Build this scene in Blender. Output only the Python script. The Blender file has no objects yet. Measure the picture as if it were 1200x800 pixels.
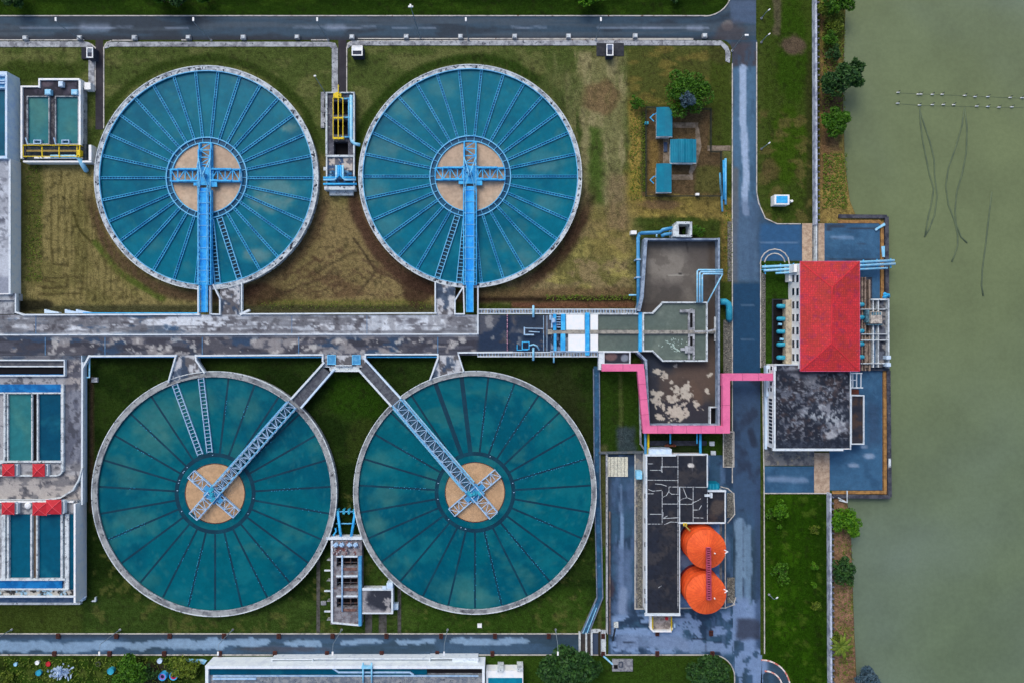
import bpy, bmesh, math, random
import numpy as np
from mathutils import Vector, Matrix
R = math.radians
sc = bpy.context.scene
C = sc.collection
H = 160.0                      # camera height; at ground level one photo pixel is 0.2 m

# ------------------------------------------------------------------ camera
cam_d = bpy.data.cameras.new('camera'); cam = bpy.data.objects.new('camera', cam_d); C.objects.link(cam)
cam.location = (0, 0, H); cam.rotation_euler = (0, 0, 0)
cam_d.sensor_width = 36.0; cam_d.sensor_fit = 'HORIZONTAL'; cam_d.lens = 24.0
cam_d.clip_start = 1.0; cam_d.clip_end = 9000.0
sc.camera = cam
# ------------------------------------------------------------------ sky, sun, exposure
SUN_EL, SUN_AZ = 50.0, -26.0    # sun stands in the north-west (photo's top left)
world = bpy.data.worlds.new('World'); sc.world = world; world.use_nodes = True
wn = world.node_tree.nodes; bg = wn['Background']
sky = wn.new('ShaderNodeTexSky'); sky.sky_type = 'NISHITA'; sky.sun_disc = False
sky.sun_elevation = R(SUN_EL); sky.sun_rotation = R(SUN_AZ)
sky.air_density = 1.0; sky.dust_density = 5.0; sky.ozone_density = 2.2
world.node_tree.links.new(sky.outputs[0], bg.inputs[0]); bg.inputs[1].default_value = 0.15
sun_d = bpy.data.lights.new('sun', 'SUN'); sun_d.energy = 0.75; sun_d.angle = R(32); sun_d.color = (1.0, 0.95, 0.88)
sun = bpy.data.objects.new('sun', sun_d); C.objects.link(sun)
sd = Vector((math.sin(R(SUN_AZ))*math.cos(R(SUN_EL)), math.cos(R(SUN_AZ))*math.cos(R(SUN_EL)), math.sin(R(SUN_EL))))
sun.rotation_euler = sd.to_track_quat('Z', 'Y').to_euler(); sun.location = (0, 0, 200)
sc.view_settings.view_transform = 'Standard'; sc.view_settings.look = 'None'
sc.view_settings.exposure = 0.16; sc.view_settings.gamma = 1.0

# ------------------------------------------------------------------ coordinates
def W(px, py, z=0.0):
    k = 0.2*(H - z)/H
    return Vector(((px-600)*k, (400-py)*k, z))
def lin(c):
    c = np.asarray(c, float)/255.0
    return np.where(c <= 0.04045, c/12.92, ((c+0.055)/1.055)**2.4)
GAIN = np.array([0.96, 0.99, 0.94])      # light is a touch blue: true surface colour behind what the eye reads
def alb(c):
    return tuple(np.clip(lin(c)*GAIN, 0, 0.86)) + (1.0,)

# ------------------------------------------------------------------ value noise for painted wear, soil, shade and reflection colours
_tab = np.random.RandomState(7).rand(256, 256)
def vn(x, y):
    xi = np.floor(x).astype(int); yi = np.floor(y).astype(int); fx = x-xi; fy = y-yi
    fx = fx*fx*(3-2*fx); fy = fy*fy*(3-2*fy)
    g = lambda a, b: _tab[a % 256, b % 256]
    return (g(xi, yi)*(1-fx)+g(xi+1, yi)*fx)*(1-fy)+(g(xi, yi+1)*(1-fx)+g(xi+1, yi+1)*fx)*fy
def fbm(x, y, o=4):
    s = 0; a = 0.5; t = 0
    for i in range(o):
        s = s+a*vn(x*2**i+17.3*i, y*2**i+9.1*i); t += a; a *= 0.55
    return s/t
def ss(a, b, x):
    t = np.clip((x-a)/(b-a), 0, 1); return t*t*(3-2*t)
class Paint:
    def __init__(s, X, Y, col):
        s.X, s.Y = X, Y; s.c = np.tile(np.array(col, float), (len(X), 1))
        s.n1 = fbm(X/23, Y/23)-.5; s.n2 = fbm(X/23+50, Y/23+80)-.5; s.n3 = fbm(X/6+9, Y/6+3)-.5
    def mix(s, m, col, a=1.0):
        m = np.clip(m*a, 0, 1)[:, None]; s.c = s.c*(1-m)+np.array(col, float)*m; return s
    def ell(s, cx, cy, rx, ry, col, a=1, soft=.5, nz=.8):
        d = np.sqrt(((s.X-cx)/rx)**2+((s.Y-cy)/ry)**2)+nz*(s.n1+s.n3*.6)
        return s.mix(ss(1+soft/2, 1-soft/2, d), col, a)
    def ring(s, cx, cy, r, w, col, a=1, nz=4, a0=None, a1=None):
        d = np.abs(np.hypot(s.X-cx, s.Y-cy)+nz*s.n1*2-r); m = ss(w, w*.3, d)
        if a0 is not None:
            t = np.degrees(np.arctan2(cy-s.Y, s.X-cx)) % 360
            m = m*ss(a0-12, a0+12, t)*ss(a1+12, a1-12, t)
        return s.mix(m, col, a)
    def rect(s, x0, y0, x1, y1, col, a=1, soft=3, nz=4):
        X = s.X+nz*2*(s.n1+s.n3*.7); Y = s.Y+nz*2*(s.n2+s.n3*.7)
        m = ss(x0-soft, x0+soft, X)*ss(x1+soft, x1-soft, X)*ss(y0-soft, y0+soft, Y)*ss(y1+soft, y1-soft, Y)
        return s.mix(m, col, a)
    def seg(s, pts, w, col, a=1, nz=1.0, soft=.5):
        X = s.X+nz*2*(s.n1+s.n3*.5); Y = s.Y+nz*2*(s.n2+s.n3*.5)
        d = np.full(len(X), 1e9)
        for (x0, y0), (x1, y1) in zip(pts[:-1], pts[1:]):
            dx, dy = x1-x0, y1-y0; t = np.clip(((X-x0)*dx+(Y-y0)*dy)/(dx*dx+dy*dy+1e-9), 0, 1)
            d = np.minimum(d, np.hypot(X-x0-t*dx, Y-y0-t*dy))
        return s.mix(ss(w/2*(1+soft), w/2*(1-soft), d), col, a)
    def noise(s, sx, sy, col, lo, hi, a=1, off=0, box=None):
        m = ss(lo, hi, fbm(s.X/sx+off, s.Y/sy+off*1.7, 5))
        if box: m = m*ss(box[0]-4, box[0]+4, s.X)*ss(box[2]+4, box[2]-4, s.X)*ss(box[1]-4, box[1]+4, s.Y)*ss(box[3]+4, box[3]-4, s.Y)
        return s.mix(m, col, a)
    def stripes(s, box, ang, per, col, a=.5, bend=0.0, soft=5):     # mower tracks
        c, q = math.cos(R(ang)), math.sin(R(ang)); u = s.X*c+s.Y*q+bend*s.n1*30+s.n3*2
        m = ss(.35, .95, np.sin(u*2*math.pi/per))*ss(.38, .55, fbm(s.X/14+3, s.Y/14+5))
        x0, y0, x1, y1 = box; m = m*ss(x0-soft, x0+soft, s.X)*ss(x1+soft, x1-soft, s.X)*ss(y0-soft, y0+soft, s.Y)*ss(y1+soft, y1-soft, s.Y)
        return s.mix(m, col, a)

# ------------------------------------------------------------------ materials
_m = {}
def nodes(name):
    m = bpy.data.materials.new(name); m.use_nodes = True
    nt = m.node_tree; return m, nt, nt.nodes['Principled BSDF']
def nnoise(nt, scale, detail=5, rough=.6, dist=0.0):
    g = nt.nodes.new('ShaderNodeNewGeometry'); n = nt.nodes.new('ShaderNodeTexNoise')
    n.inputs['Scale'].default_value = scale; n.inputs['Detail'].default_value = detail
    n.inputs['Roughness'].default_value = rough; n.inputs['Distortion'].default_value = dist
    nt.links.new(g.outputs['Position'], n.inputs['Vector']); return n.outputs['Fac']
def nramp(nt, f, lo, hi, a=0.0, b=1.0):
    r = nt.nodes.new('ShaderNodeMapRange'); r.interpolation_type = 'SMOOTHSTEP'
    for k, v in (('From Min', lo), ('From Max', hi), ('To Min', a), ('To Max', b)): r.inputs[k].default_value = v
    nt.links.new(f, r.inputs['Value']); return r.outputs['Result']
def nmix(nt, f, a, b, mode='MIX'):
    x = nt.nodes.new('ShaderNodeMix'); x.data_type = 'RGBA'; x.blend_type = mode
    if isinstance(f, float): x.inputs[0].default_value = f
    else: nt.links.new(f, x.inputs[0])
    for i, v in ((6, a), (7, b)):
        if isinstance(v, tuple): x.inputs[i].default_value = v
        else: nt.links.new(v, x.inputs[i])
    return x.outputs[2]
def nbump(nt, b, f, strength, dist=.1):
    u = nt.nodes.new('ShaderNodeBump'); u.inputs['Strength'].default_value = strength; u.inputs['Distance'].default_value = dist
    nt.links.new(f, u.inputs['Height']); nt.links.new(u.outputs[0], b.inputs['Normal'])
def fine(nt, col, scale, amt):      # fine grain
    f = nnoise(nt, scale, 3, .7)
    g = nramp(nt, f, .3, .7, 1-amt, 1+amt)
    cmb = nt.nodes.new('ShaderNodeCombineColor')
    for i in range(3): nt.links.new(g, cmb.inputs[i])
    return nmix(nt, 1.0, col, cmb.outputs[0], 'MULTIPLY')
def weather(name, c1, c2=None, scale=.6, lo=.45, hi=.6, rough=.7, c3=None, s3=2.5, lo3=.58, hi3=.66, grain=.12, gs=9, bump=0, metal=0, spec=.22):
    if name in _m: return _m[name]
    m, nt, b = nodes(name); col = alb(c1)
    if c2: col = nmix(nt, nramp(nt, nnoise(nt, scale, 6, .65), lo, hi), alb(c1), alb(c2))
    if c3: col = nmix(nt, nramp(nt, nnoise(nt, s3, 6, .7, .3), lo3, hi3), col, alb(c3))
    if grain: col = fine(nt, col, gs, grain)
    if isinstance(col, tuple): b.inputs['Base Color'].default_value = col
    else: nt.links.new(col, b.inputs['Base Color'])
    b.inputs['Roughness'].default_value = rough; b.inputs['Metallic'].default_value = metal
    b.inputs['Specular IOR Level'].default_value = spec
    if bump: nbump(nt, b, nnoise(nt, gs*.6, 4, .6), bump)
    _m[name] = m; return m
def painted(name, rough=.8, grain=.15, gs=6, bump=.3, g2=.12, gs2=1.2, spec=.3):      # per-vertex wear, soil, shade and reflection colour with grain on top
    if name in _m: return _m[name]
    m, nt, b = nodes(name); a = nt.nodes.new('ShaderNodeAttribute'); a.attribute_name = 'Col'
    col = fine(nt, a.outputs['Color'], gs, grain); col = fine(nt, col, gs2, g2)
    nt.links.new(col, b.inputs['Base Color']); b.inputs['Roughness'].default_value = rough
    b.inputs['Specular IOR Level'].default_value = spec
    if bump: nbump(nt, b, nnoise(nt, gs*.7, 5, .7), bump, .15)
    _m[name] = m; return m
def M_water(name, c1, c2, c3, scale, rough=.12, bump=.15, lo=.5, hi=.75, spec=.5):
    m, nt, b = nodes(name)
    col = nmix(nt, nramp(nt, nnoise(nt, scale*.35, 3, .5), .35, .65), alb(c1), alb(c2))
    col = nmix(nt, nramp(nt, nnoise(nt, scale, 4, .5, .4), lo, hi), col, alb(c3))
    col = fine(nt, col, scale*4.5, .10); col = fine(nt, col, .9, .05)
    nt.links.new(col, b.inputs['Base Color']); b.inputs['Roughness'].default_value = rough
    b.inputs['Specular IOR Level'].default_value = spec
    nbump(nt, b, nnoise(nt, 1.1, 5, .7), bump, .08)
    _m[name] = m; return m
conc = weather('pale concrete', (172, 176, 186), (120, 122, 132), .5, .42, .62, .85, (66, 68, 80), 1.6, .56, .64, .12)
concw = weather('whitewashed concrete', (206, 214, 224), (160, 168, 180), .7, .45, .65, .8, (70, 74, 88), 1.7, .58, .63, .10)
rimc = weather('tank rim concrete', (198, 206, 218), (140, 148, 162), .5, .42, .6, .85, (42, 46, 58), 1.1, .54, .58, .14)
rimg = weather('grey tank rim concrete', (156, 160, 166), (108, 111, 120), .35, .42, .62, .85, (62, 62, 70), .9, .56, .64, .14)
white = weather('white paint', (240, 246, 252), (218, 228, 246), .8, .45, .7, .6, None, grain=.04)
whiteb = weather('pale blue wall paint', (206, 224, 250), (180, 206, 242), .8, .4, .7, .6, (130, 160, 204), 2.2, .62, .72, .06)
line = weather('white parapet paint', (212, 221, 234), (170, 184, 206), 1.0, .5, .7, .7, grain=.06)
dark = weather('dark pit', (14, 14, 20), None, grain=.1, rough=.9)
steelb = weather('bright blue steel', (44, 158, 230), (76, 188, 244), .9, .4, .65, .45, grain=.08)
steell = weather('light blue steel', (112, 190, 236), (66, 152, 214), 1.3, .45, .7, .45, grain=.08)
steelt = weather('trough steel', (64, 170, 220), (24, 134, 188), .35, .4, .65, .5, (132, 204, 236), 1.1, .60, .70, .08)
deckb = weather('blue walkway plates', (20, 148, 240), (60, 178, 248), .5, .4, .65, .5, grain=.1)
steelw = weather('whitish blue steel', (168, 198, 232), (120, 160, 210), 1.3, .45, .7, .5, grain=.08)
pipeb = weather('blue pipe paint', (62, 140, 196), (104, 170, 216), .9, .45, .7, .4, grain=.06)
pipel = weather('pale blue pipe paint', (132, 200, 240), (186, 220, 246), 1.2, .45, .7, .4, grain=.05)
cyan = weather('turquoise paint', (44, 150, 184), (72, 176, 204), 1.2, .45, .7, .45, grain=.06)
yellow = weather('yellow rail paint', (222, 194, 34), (190, 160, 30), 1.5, .5, .7, .5, grain=.06)
yellowd = weather('faded ochre rail paint', (150, 128, 70), (110, 90, 50), 1.5, .5, .7, .6, grain=.06)
teal = weather('teal roof sheet', (0, 114, 146), (0, 130, 160), .5, .4, .7, .5, grain=.06)
orange = weather('orange silo paint', (236, 100, 50), (216, 84, 42), .5, .4, .65, .6, (168, 74, 48), 1.4, .58, .72, .10)
pink = weather('pink pipe paint', (230, 114, 162), (212, 100, 148), .35, .4, .7, .6, (176, 92, 128), 1.3, .62, .74, .08)
redg = weather('red cover sheet', (196, 44, 58), (176, 34, 48), .8, .4, .7, .6, grain=.06)
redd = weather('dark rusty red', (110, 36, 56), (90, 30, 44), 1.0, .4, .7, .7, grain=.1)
tealw = M_water('tank water', (0, 104, 130), (0, 92, 120), (64, 124, 134), .06, .3, .10, .56, .74, .06)
tealw2 = M_water('lower tank water', (0, 92, 110), (0, 82, 102), (50, 108, 114), .07, .3, .10, .52, .74, .06)
bluew = M_water('filter water', (0, 84, 112), (0, 68, 98), (24, 104, 126), .12, .25, .08, .5, .75, .15)
tealp = M_water('teal basin water', (30, 104, 118), (38, 112, 122), (60, 120, 120), .12, .25, .08, .5, .75, .15)
greyw = M_water('settling basin water', (84, 98, 94), (94, 106, 100), (116, 126, 118), .25, .2, .12, .5, .8)
brownw = M_water('brown well water', (184, 158, 136), (172, 148, 130), (190, 168, 148), .2, .35, .05)
brownw2 = M_water('ochre well water', (186, 150, 116), (176, 142, 110), (194, 160, 128), .2, .35, .05)
brownw.node_tree.nodes['Principled BSDF'].inputs['Specular IOR Level'].default_value = .3
troughd = weather('sunken trough steel', (0, 50, 72), (0, 64, 86), .3, .4, .7, .5, grain=.06)
ringd = weather('ring channel water', (0, 80, 116), (0, 68, 102), .3, .4, .7, .3, grain=.04)
asph_dark = weather('dark lane asphalt', (42, 40, 50), (54, 52, 62), .5, .4, .7, .75, grain=.12)
riverm = M_water('river water', (108, 119, 84), (97, 113, 90), (108, 122, 118), .008, .26, .6, .42, .74, .35)  # third tone puts the pale sky reflection into the water colour
shadeglass = weather('dark window glass', (34, 44, 66), None, grain=.05, rough=.25)
rust = weather('rusty brown metal', (96, 52, 44), (60, 36, 36), 2, .4, .7, .8, grain=.1)
soil = weather('brown soil', (112, 84, 58), (84, 66, 52), .9, .4, .65, .95, (132, 116, 66), .9, .55, .66, .2)
plank = weather('pale brown paving', (188, 166, 148), (156, 132, 116), .9, .4, .65, .85, (110, 84, 70), 2.5, .58, .66, .18)
barkm = weather('bark', (70, 56, 44), (50, 40, 34), 2, .4, .7, .9)
def leafm(name, c1, c2, c3):
    return weather(name, c1, c2, .9, .42, .58, .6, c3, 1.6, .56, .68, .25, 5)
leaf_bright = leafm('bright leaves', (78, 124, 14), (52, 98, 10), (108, 150, 26))
leaf_mid = leafm('mid green leaves', (66, 108, 18), (46, 86, 16), (86, 128, 26))
leaf_dark = leafm('dark leaves', (48, 84, 34), (34, 66, 34), (66, 100, 38))
leaf_blue = leafm('blue grey leaves', (70, 92, 108), (54, 78, 96), (92, 112, 122))
leaf_olive = leafm('olive leaves', (98, 116, 32), (76, 96, 28), (122, 134, 44))

# ------------------------------------------------------------------ mesh building
_k = [0]
class MB:
    def __init__(s): s.v = []; s.f = []
    def add(s, vs, fs):
        n = len(s.v); s.v += [tuple(v) for v in vs]; s.f += [tuple(i+n for i in f) for f in fs]; return s
    def _j(s):
        _k[0] = (_k[0]+1) % 19; return _k[0]*.0009
    def prism(s, pts, z0, z1):                 # pts: world xy, ccw or cw
        a = sum(p[0]*q[1]-q[0]*p[1] for p, q in zip(pts, list(pts[1:])+[pts[0]]))
        if a < 0: pts = list(pts)[::-1]
        n = len(pts); j = s._j(); z1 += j; z0 -= j
        return s.add([(p[0], p[1], z0) for p in pts]+[(p[0], p[1], z1) for p in pts],
                     [tuple(range(n-1, -1, -1)), tuple(range(n, 2*n))]+[(i, (i+1) % n, n+(i+1) % n, n+i) for i in range(n)])
    def box(s, x0, y0, x1, y1, z0, z1):
        if x0 > x1: x0, x1 = x1, x0
        if y0 > y1: y0, y1 = y1, y0
        j = s._j(); return s.prism([(x0-j, y0-j), (x1+j, y0-j), (x1+j, y1+j), (x0-j, y1+j)], z0, z1)
    def pbox(s, x0, y0, x1, y1, z0, z1, zr=None):   # photo pixels read at height zr (default the top)
        zr = z1 if zr is None else zr
        a = W(x0, y0, zr); b = W(x1, y1, zr); return s.box(a.x, a.y, b.x, b.y, z0, z1)
    def ppoly(s, pts, z0, z1, zr=None):
        zr = z1 if zr is None else zr
        return s.prism([tuple(W(x, y, zr).xy) for x, y in pts], z0, z1)
    def beam(s, p, q, w, h):                    # bar between world points, p and q on its centre line
        p = Vector(p); q = Vector(q); d = q-p; L = d.length
        if L < 1e-6: return s
        d /= L; up = Vector((0, 0, 1)) if abs(d.z) < .95 else Vector((1, 0, 0))
        sd_ = d.cross(up).normalized()*(w/2); u = sd_.cross(d).normalized()*(h/2); j = s._j()*.5
        sd_ *= 1+j/w; u *= 1+j/h
        vs = [p-sd_-u, p+sd_-u, p+sd_+u, p-sd_+u, q-sd_-u, q+sd_-u, q+sd_+u, q-sd_+u]
        return s.add(vs, [(0, 3, 2, 1)[::-1], (4, 5, 6, 7)[::-1], (0, 1, 5, 4)[::-1], (1, 2, 6, 5)[::-1], (2, 3, 7, 6)[::-1], (3, 0, 4, 7)[::-1]])
    def path(s, pts, w, z, h):                  # flat wall along pixel points read at height z, z is its top
        for a, b in zip(pts[:-1], pts[1:]):
            p = W(a[0], a[1], z); q = W(b[0], b[1], z); d = (q-p).normalized()*(w/2)
            p = p-d; q = q+d; p.z = q.z = z-h/2; s.beam(p, q, w, h)
        return s
    def tube(s, pts, r, n=10, caps=True):
        pts = [Vector(p) for p in pts]; rs = r if isinstance(r, (list, tuple)) else [r]*len(pts)
        rings = []; prev = None
        for i, p in enumerate(pts):
            d = (pts[min(i+1, len(pts)-1)]-pts[max(i-1, 0)]).normalized()
            a = prev if prev is not None else (Vector((0, 0, 1)) if abs(d.z) < .9 else Vector((1, 0, 0)))
            u = (a-d*a.dot(d)).normalized(); v = d.cross(u); prev = u
            rings.append([p+(u*math.cos(t)+v*math.sin(t))*rs[i] for t in [2*math.pi*k/n for k in range(n)]])
        vs = [v for r_ in rings for v in r_]; fs = []
        for i in range(len(rings)-1):
            for k in range(n): fs.append((i*n+k, i*n+(k+1) % n, (i+1)*n+(k+1) % n, (i+1)*n+k))
        if caps: fs += [tuple(range(n-1, -1, -1)), tuple(range((len(rings)-1)*n, len(rings)*n))]
        return s.add(vs, fs)
    def ring(s, c, ri, ro, z0, z1, n=128):
        vs = []; fs = []
        for k in range(n):
            t = 2*math.pi*k/n; cs, sn = math.cos(t), math.sin(t)
            vs += [(c[0]+ri*cs, c[1]+ri*sn, z0), (c[0]+ro*cs, c[1]+ro*sn, z0), (c[0]+ro*cs, c[1]+ro*sn, z1), (c[0]+ri*cs, c[1]+ri*sn, z1)]
        for k in range(n):
            a = 4*k; b = 4*((k+1) % n)
            fs += [(a+3, a+2, b+2, b+3), (a+1, b+1, b+2, a+2), (a, a+3, b+3, b), (a, b, b+1, a+1)]
        return s.add(vs, fs)
    def cyl(s, c, r, z0, z1, n=32, r1=None):
        r1 = r if r1 is None else r1
        vs = [(c[0]+r*math.cos(2*math.pi*k/n), c[1]+r*math.sin(2*math.pi*k/n), z0) for k in range(n)]
        vs += [(c[0]+r1*math.cos(2*math.pi*k/n), c[1]+r1*math.sin(2*math.pi*k/n), z1) for k in range(n)]
        return s.add(vs, [tuple(range(n-1, -1, -1)), tuple(range(n, 2*n))]+[(k, (k+1) % n, n+(k+1) % n, n+k) for k in range(n)])
    def frame(s, x0, y0, x1, y1, w, z0, z1, zr=None):   # rectangular parapet, px, outer edge; w in px
        for a in ((x0, y0, x1, y0+w), (x0, y1-w, x1, y1), (x0, y0+w, x0+w, y1-w), (x1-w, y0+w, x1, y1-w)): s.pbox(*a, z0, z1, zr)
        return s
    def rail(s, pts, z, h=1.0, t=.07, step=2.0, mid=True):   # handrail along world xy points standing on height z
        for a, b in zip(pts[:-1], pts[1:]):
            a = Vector((a[0], a[1], 0)); b = Vector((b[0], b[1], 0)); L = (b-a).length; n = max(1, round(L/step))
            for k in range(n+1):
                p = a+(b-a)*k/n; s.beam((p.x, p.y, z), (p.x, p.y, z+h), t, t)
            for hh in ((h, h*.5) if mid else (h,)): s.beam((a.x, a.y, z+hh), (b.x, b.y, z+hh), t*1.2, t*1.2)
        return s
    def build(s, name, mat, parent=None, smooth=False):
        if not s.v: return None
        org = Vector(parent['_o']) if parent else None
        V = np.array(s.v, float)
        if org is None: org = Vector(((V[:, 0].min()+V[:, 0].max())/2, (V[:, 1].min()+V[:, 1].max())/2, V[:, 2].min()))
        V -= np.array(org); me = bpy.data.meshes.new(name); me.from_pydata([tuple(v) for v in V], [], s.f); me.materials.append(mat)
        if smooth:
            for p in me.polygons: p.use_smooth = True
        o = bpy.data.objects.new(name, me); C.objects.link(o)
        if parent: o.parent = parent
        else: o.location = org
        o['_o'] = tuple(org); return o
def tag(o, label=None, cat=None, group=None, kind=None):
    for k, v in (('label', label), ('category', cat), ('group', group), ('kind', kind)):
        if v: o[k] = v
    return o
def thing(name, label, cat, loc=(0, 0, 0), group=None):
    o = bpy.data.objects.new(name, None); C.objects.link(o); o.location = loc; o.empty_display_size = .5
    o['_o'] = tuple(loc); return tag(o, label, cat, group)
def struct(o, label=None): return tag(o, label, None, None, 'structure')
def copy_tree(o, parent=None):
    c = o.copy(); C.objects.link(c)
    if parent: c.parent = parent
    for ch in list(o.children): copy_tree(ch, c)
    return c
def surf(name, pieces, z, paint, mat, parent=None, step=2.0, base=(100, 100, 100)):
    """sheet of convex pixel polygons at height z, finely divided, coloured per vertex by paint(P)"""
    AV = []; AF = []
    for poly in pieces:
        xs = [p[0] for p in poly]; ys = [p[1] for p in poly]; x0, x1, y0, y1 = min(xs), max(xs), min(ys), max(ys)
        nx = max(1, int(math.ceil((x1-x0)/step))); ny = max(1, int(math.ceil((y1-y0)/step)))
        bm = bmesh.new(); g = [[bm.verts.new((x0+(x1-x0)*i/nx, y0+(y1-y0)*j/ny, 0)) for i in range(nx+1)] for j in range(ny+1)]
        for j in range(ny):
            for i in range(nx): bm.faces.new((g[j][i], g[j+1][i], g[j+1][i+1], g[j][i+1]))
        cx, cy = sum(xs)/len(xs), sum(ys)/len(ys)
        for a, b in zip(poly, list(poly[1:])+[poly[0]]):
            nrm = Vector((b[1]-a[1], a[0]-b[0], 0))
            if nrm.length < 1e-6 or abs(nrm.x)*abs(nrm.y) < 1e-9: continue
            if nrm.dot(Vector((a[0]-cx, a[1]-cy, 0))) < 0: nrm = -nrm
            bmesh.ops.bisect_plane(bm, geom=bm.verts[:]+bm.edges[:]+bm.faces[:], plane_co=(a[0], a[1], 0), plane_no=nrm, clear_outer=True)
        n = len(AV); bm.verts.index_update()
        AV += [(v.co.x, v.co.y) for v in bm.verts]; AF += [tuple(v.index+n for v in f.verts) for f in bm.faces]; bm.free()
    A = np.array(AV); P = Paint(A[:, 0], A[:, 1], base); paint(P)
    k = 0.2*(H-z)/H; V = np.column_stack([(A[:, 0]-600)*k, (400-A[:, 1])*k, np.full(len(A), z)])
    org = np.array(parent['_o']) if parent else np.zeros(3)
    me = bpy.data.meshes.new(name); me.from_pydata([tuple(v) for v in V-org], [], AF); me.materials.append(mat)
    setcol(me, P.c)
    o = bpy.data.objects.new(name, me); C.objects.link(o)
    if parent: o.parent = parent
    o['_o'] = tuple(org); return o
def setcol(me, c):
    a = me.color_attributes.new('Col', 'FLOAT_COLOR', 'POINT')
    L = np.clip(lin(np.clip(c, 0, 255))*GAIN, 0, .86); L = np.column_stack([L, np.ones(len(L))]); a.data.foreach_set('color', L.ravel())
def rc(x0, y0, x1, y1): return [(x0, y0), (x1, y0), (x1, y1), (x0, y1)]
def fan(corner, cx, cy, r, a0, a1, n=6):        # fillet pieces between a corner and an arc (degrees, y down)
    pts = [(cx+r*math.cos(R(a0+(a1-a0)*i/n)), cy+r*math.sin(R(a0+(a1-a0)*i/n))) for i in range(n+1)]
    return [[corner, pts[i], pts[i+1]] for i in range(n)]
def arc(cx, cy, r, a0, a1, n=8): return [(cx+r*math.cos(R(a0+(a1-a0)*i/n)), cy+r*math.sin(R(a0+(a1-a0)*i/n))) for i in range(n+1)]
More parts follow.
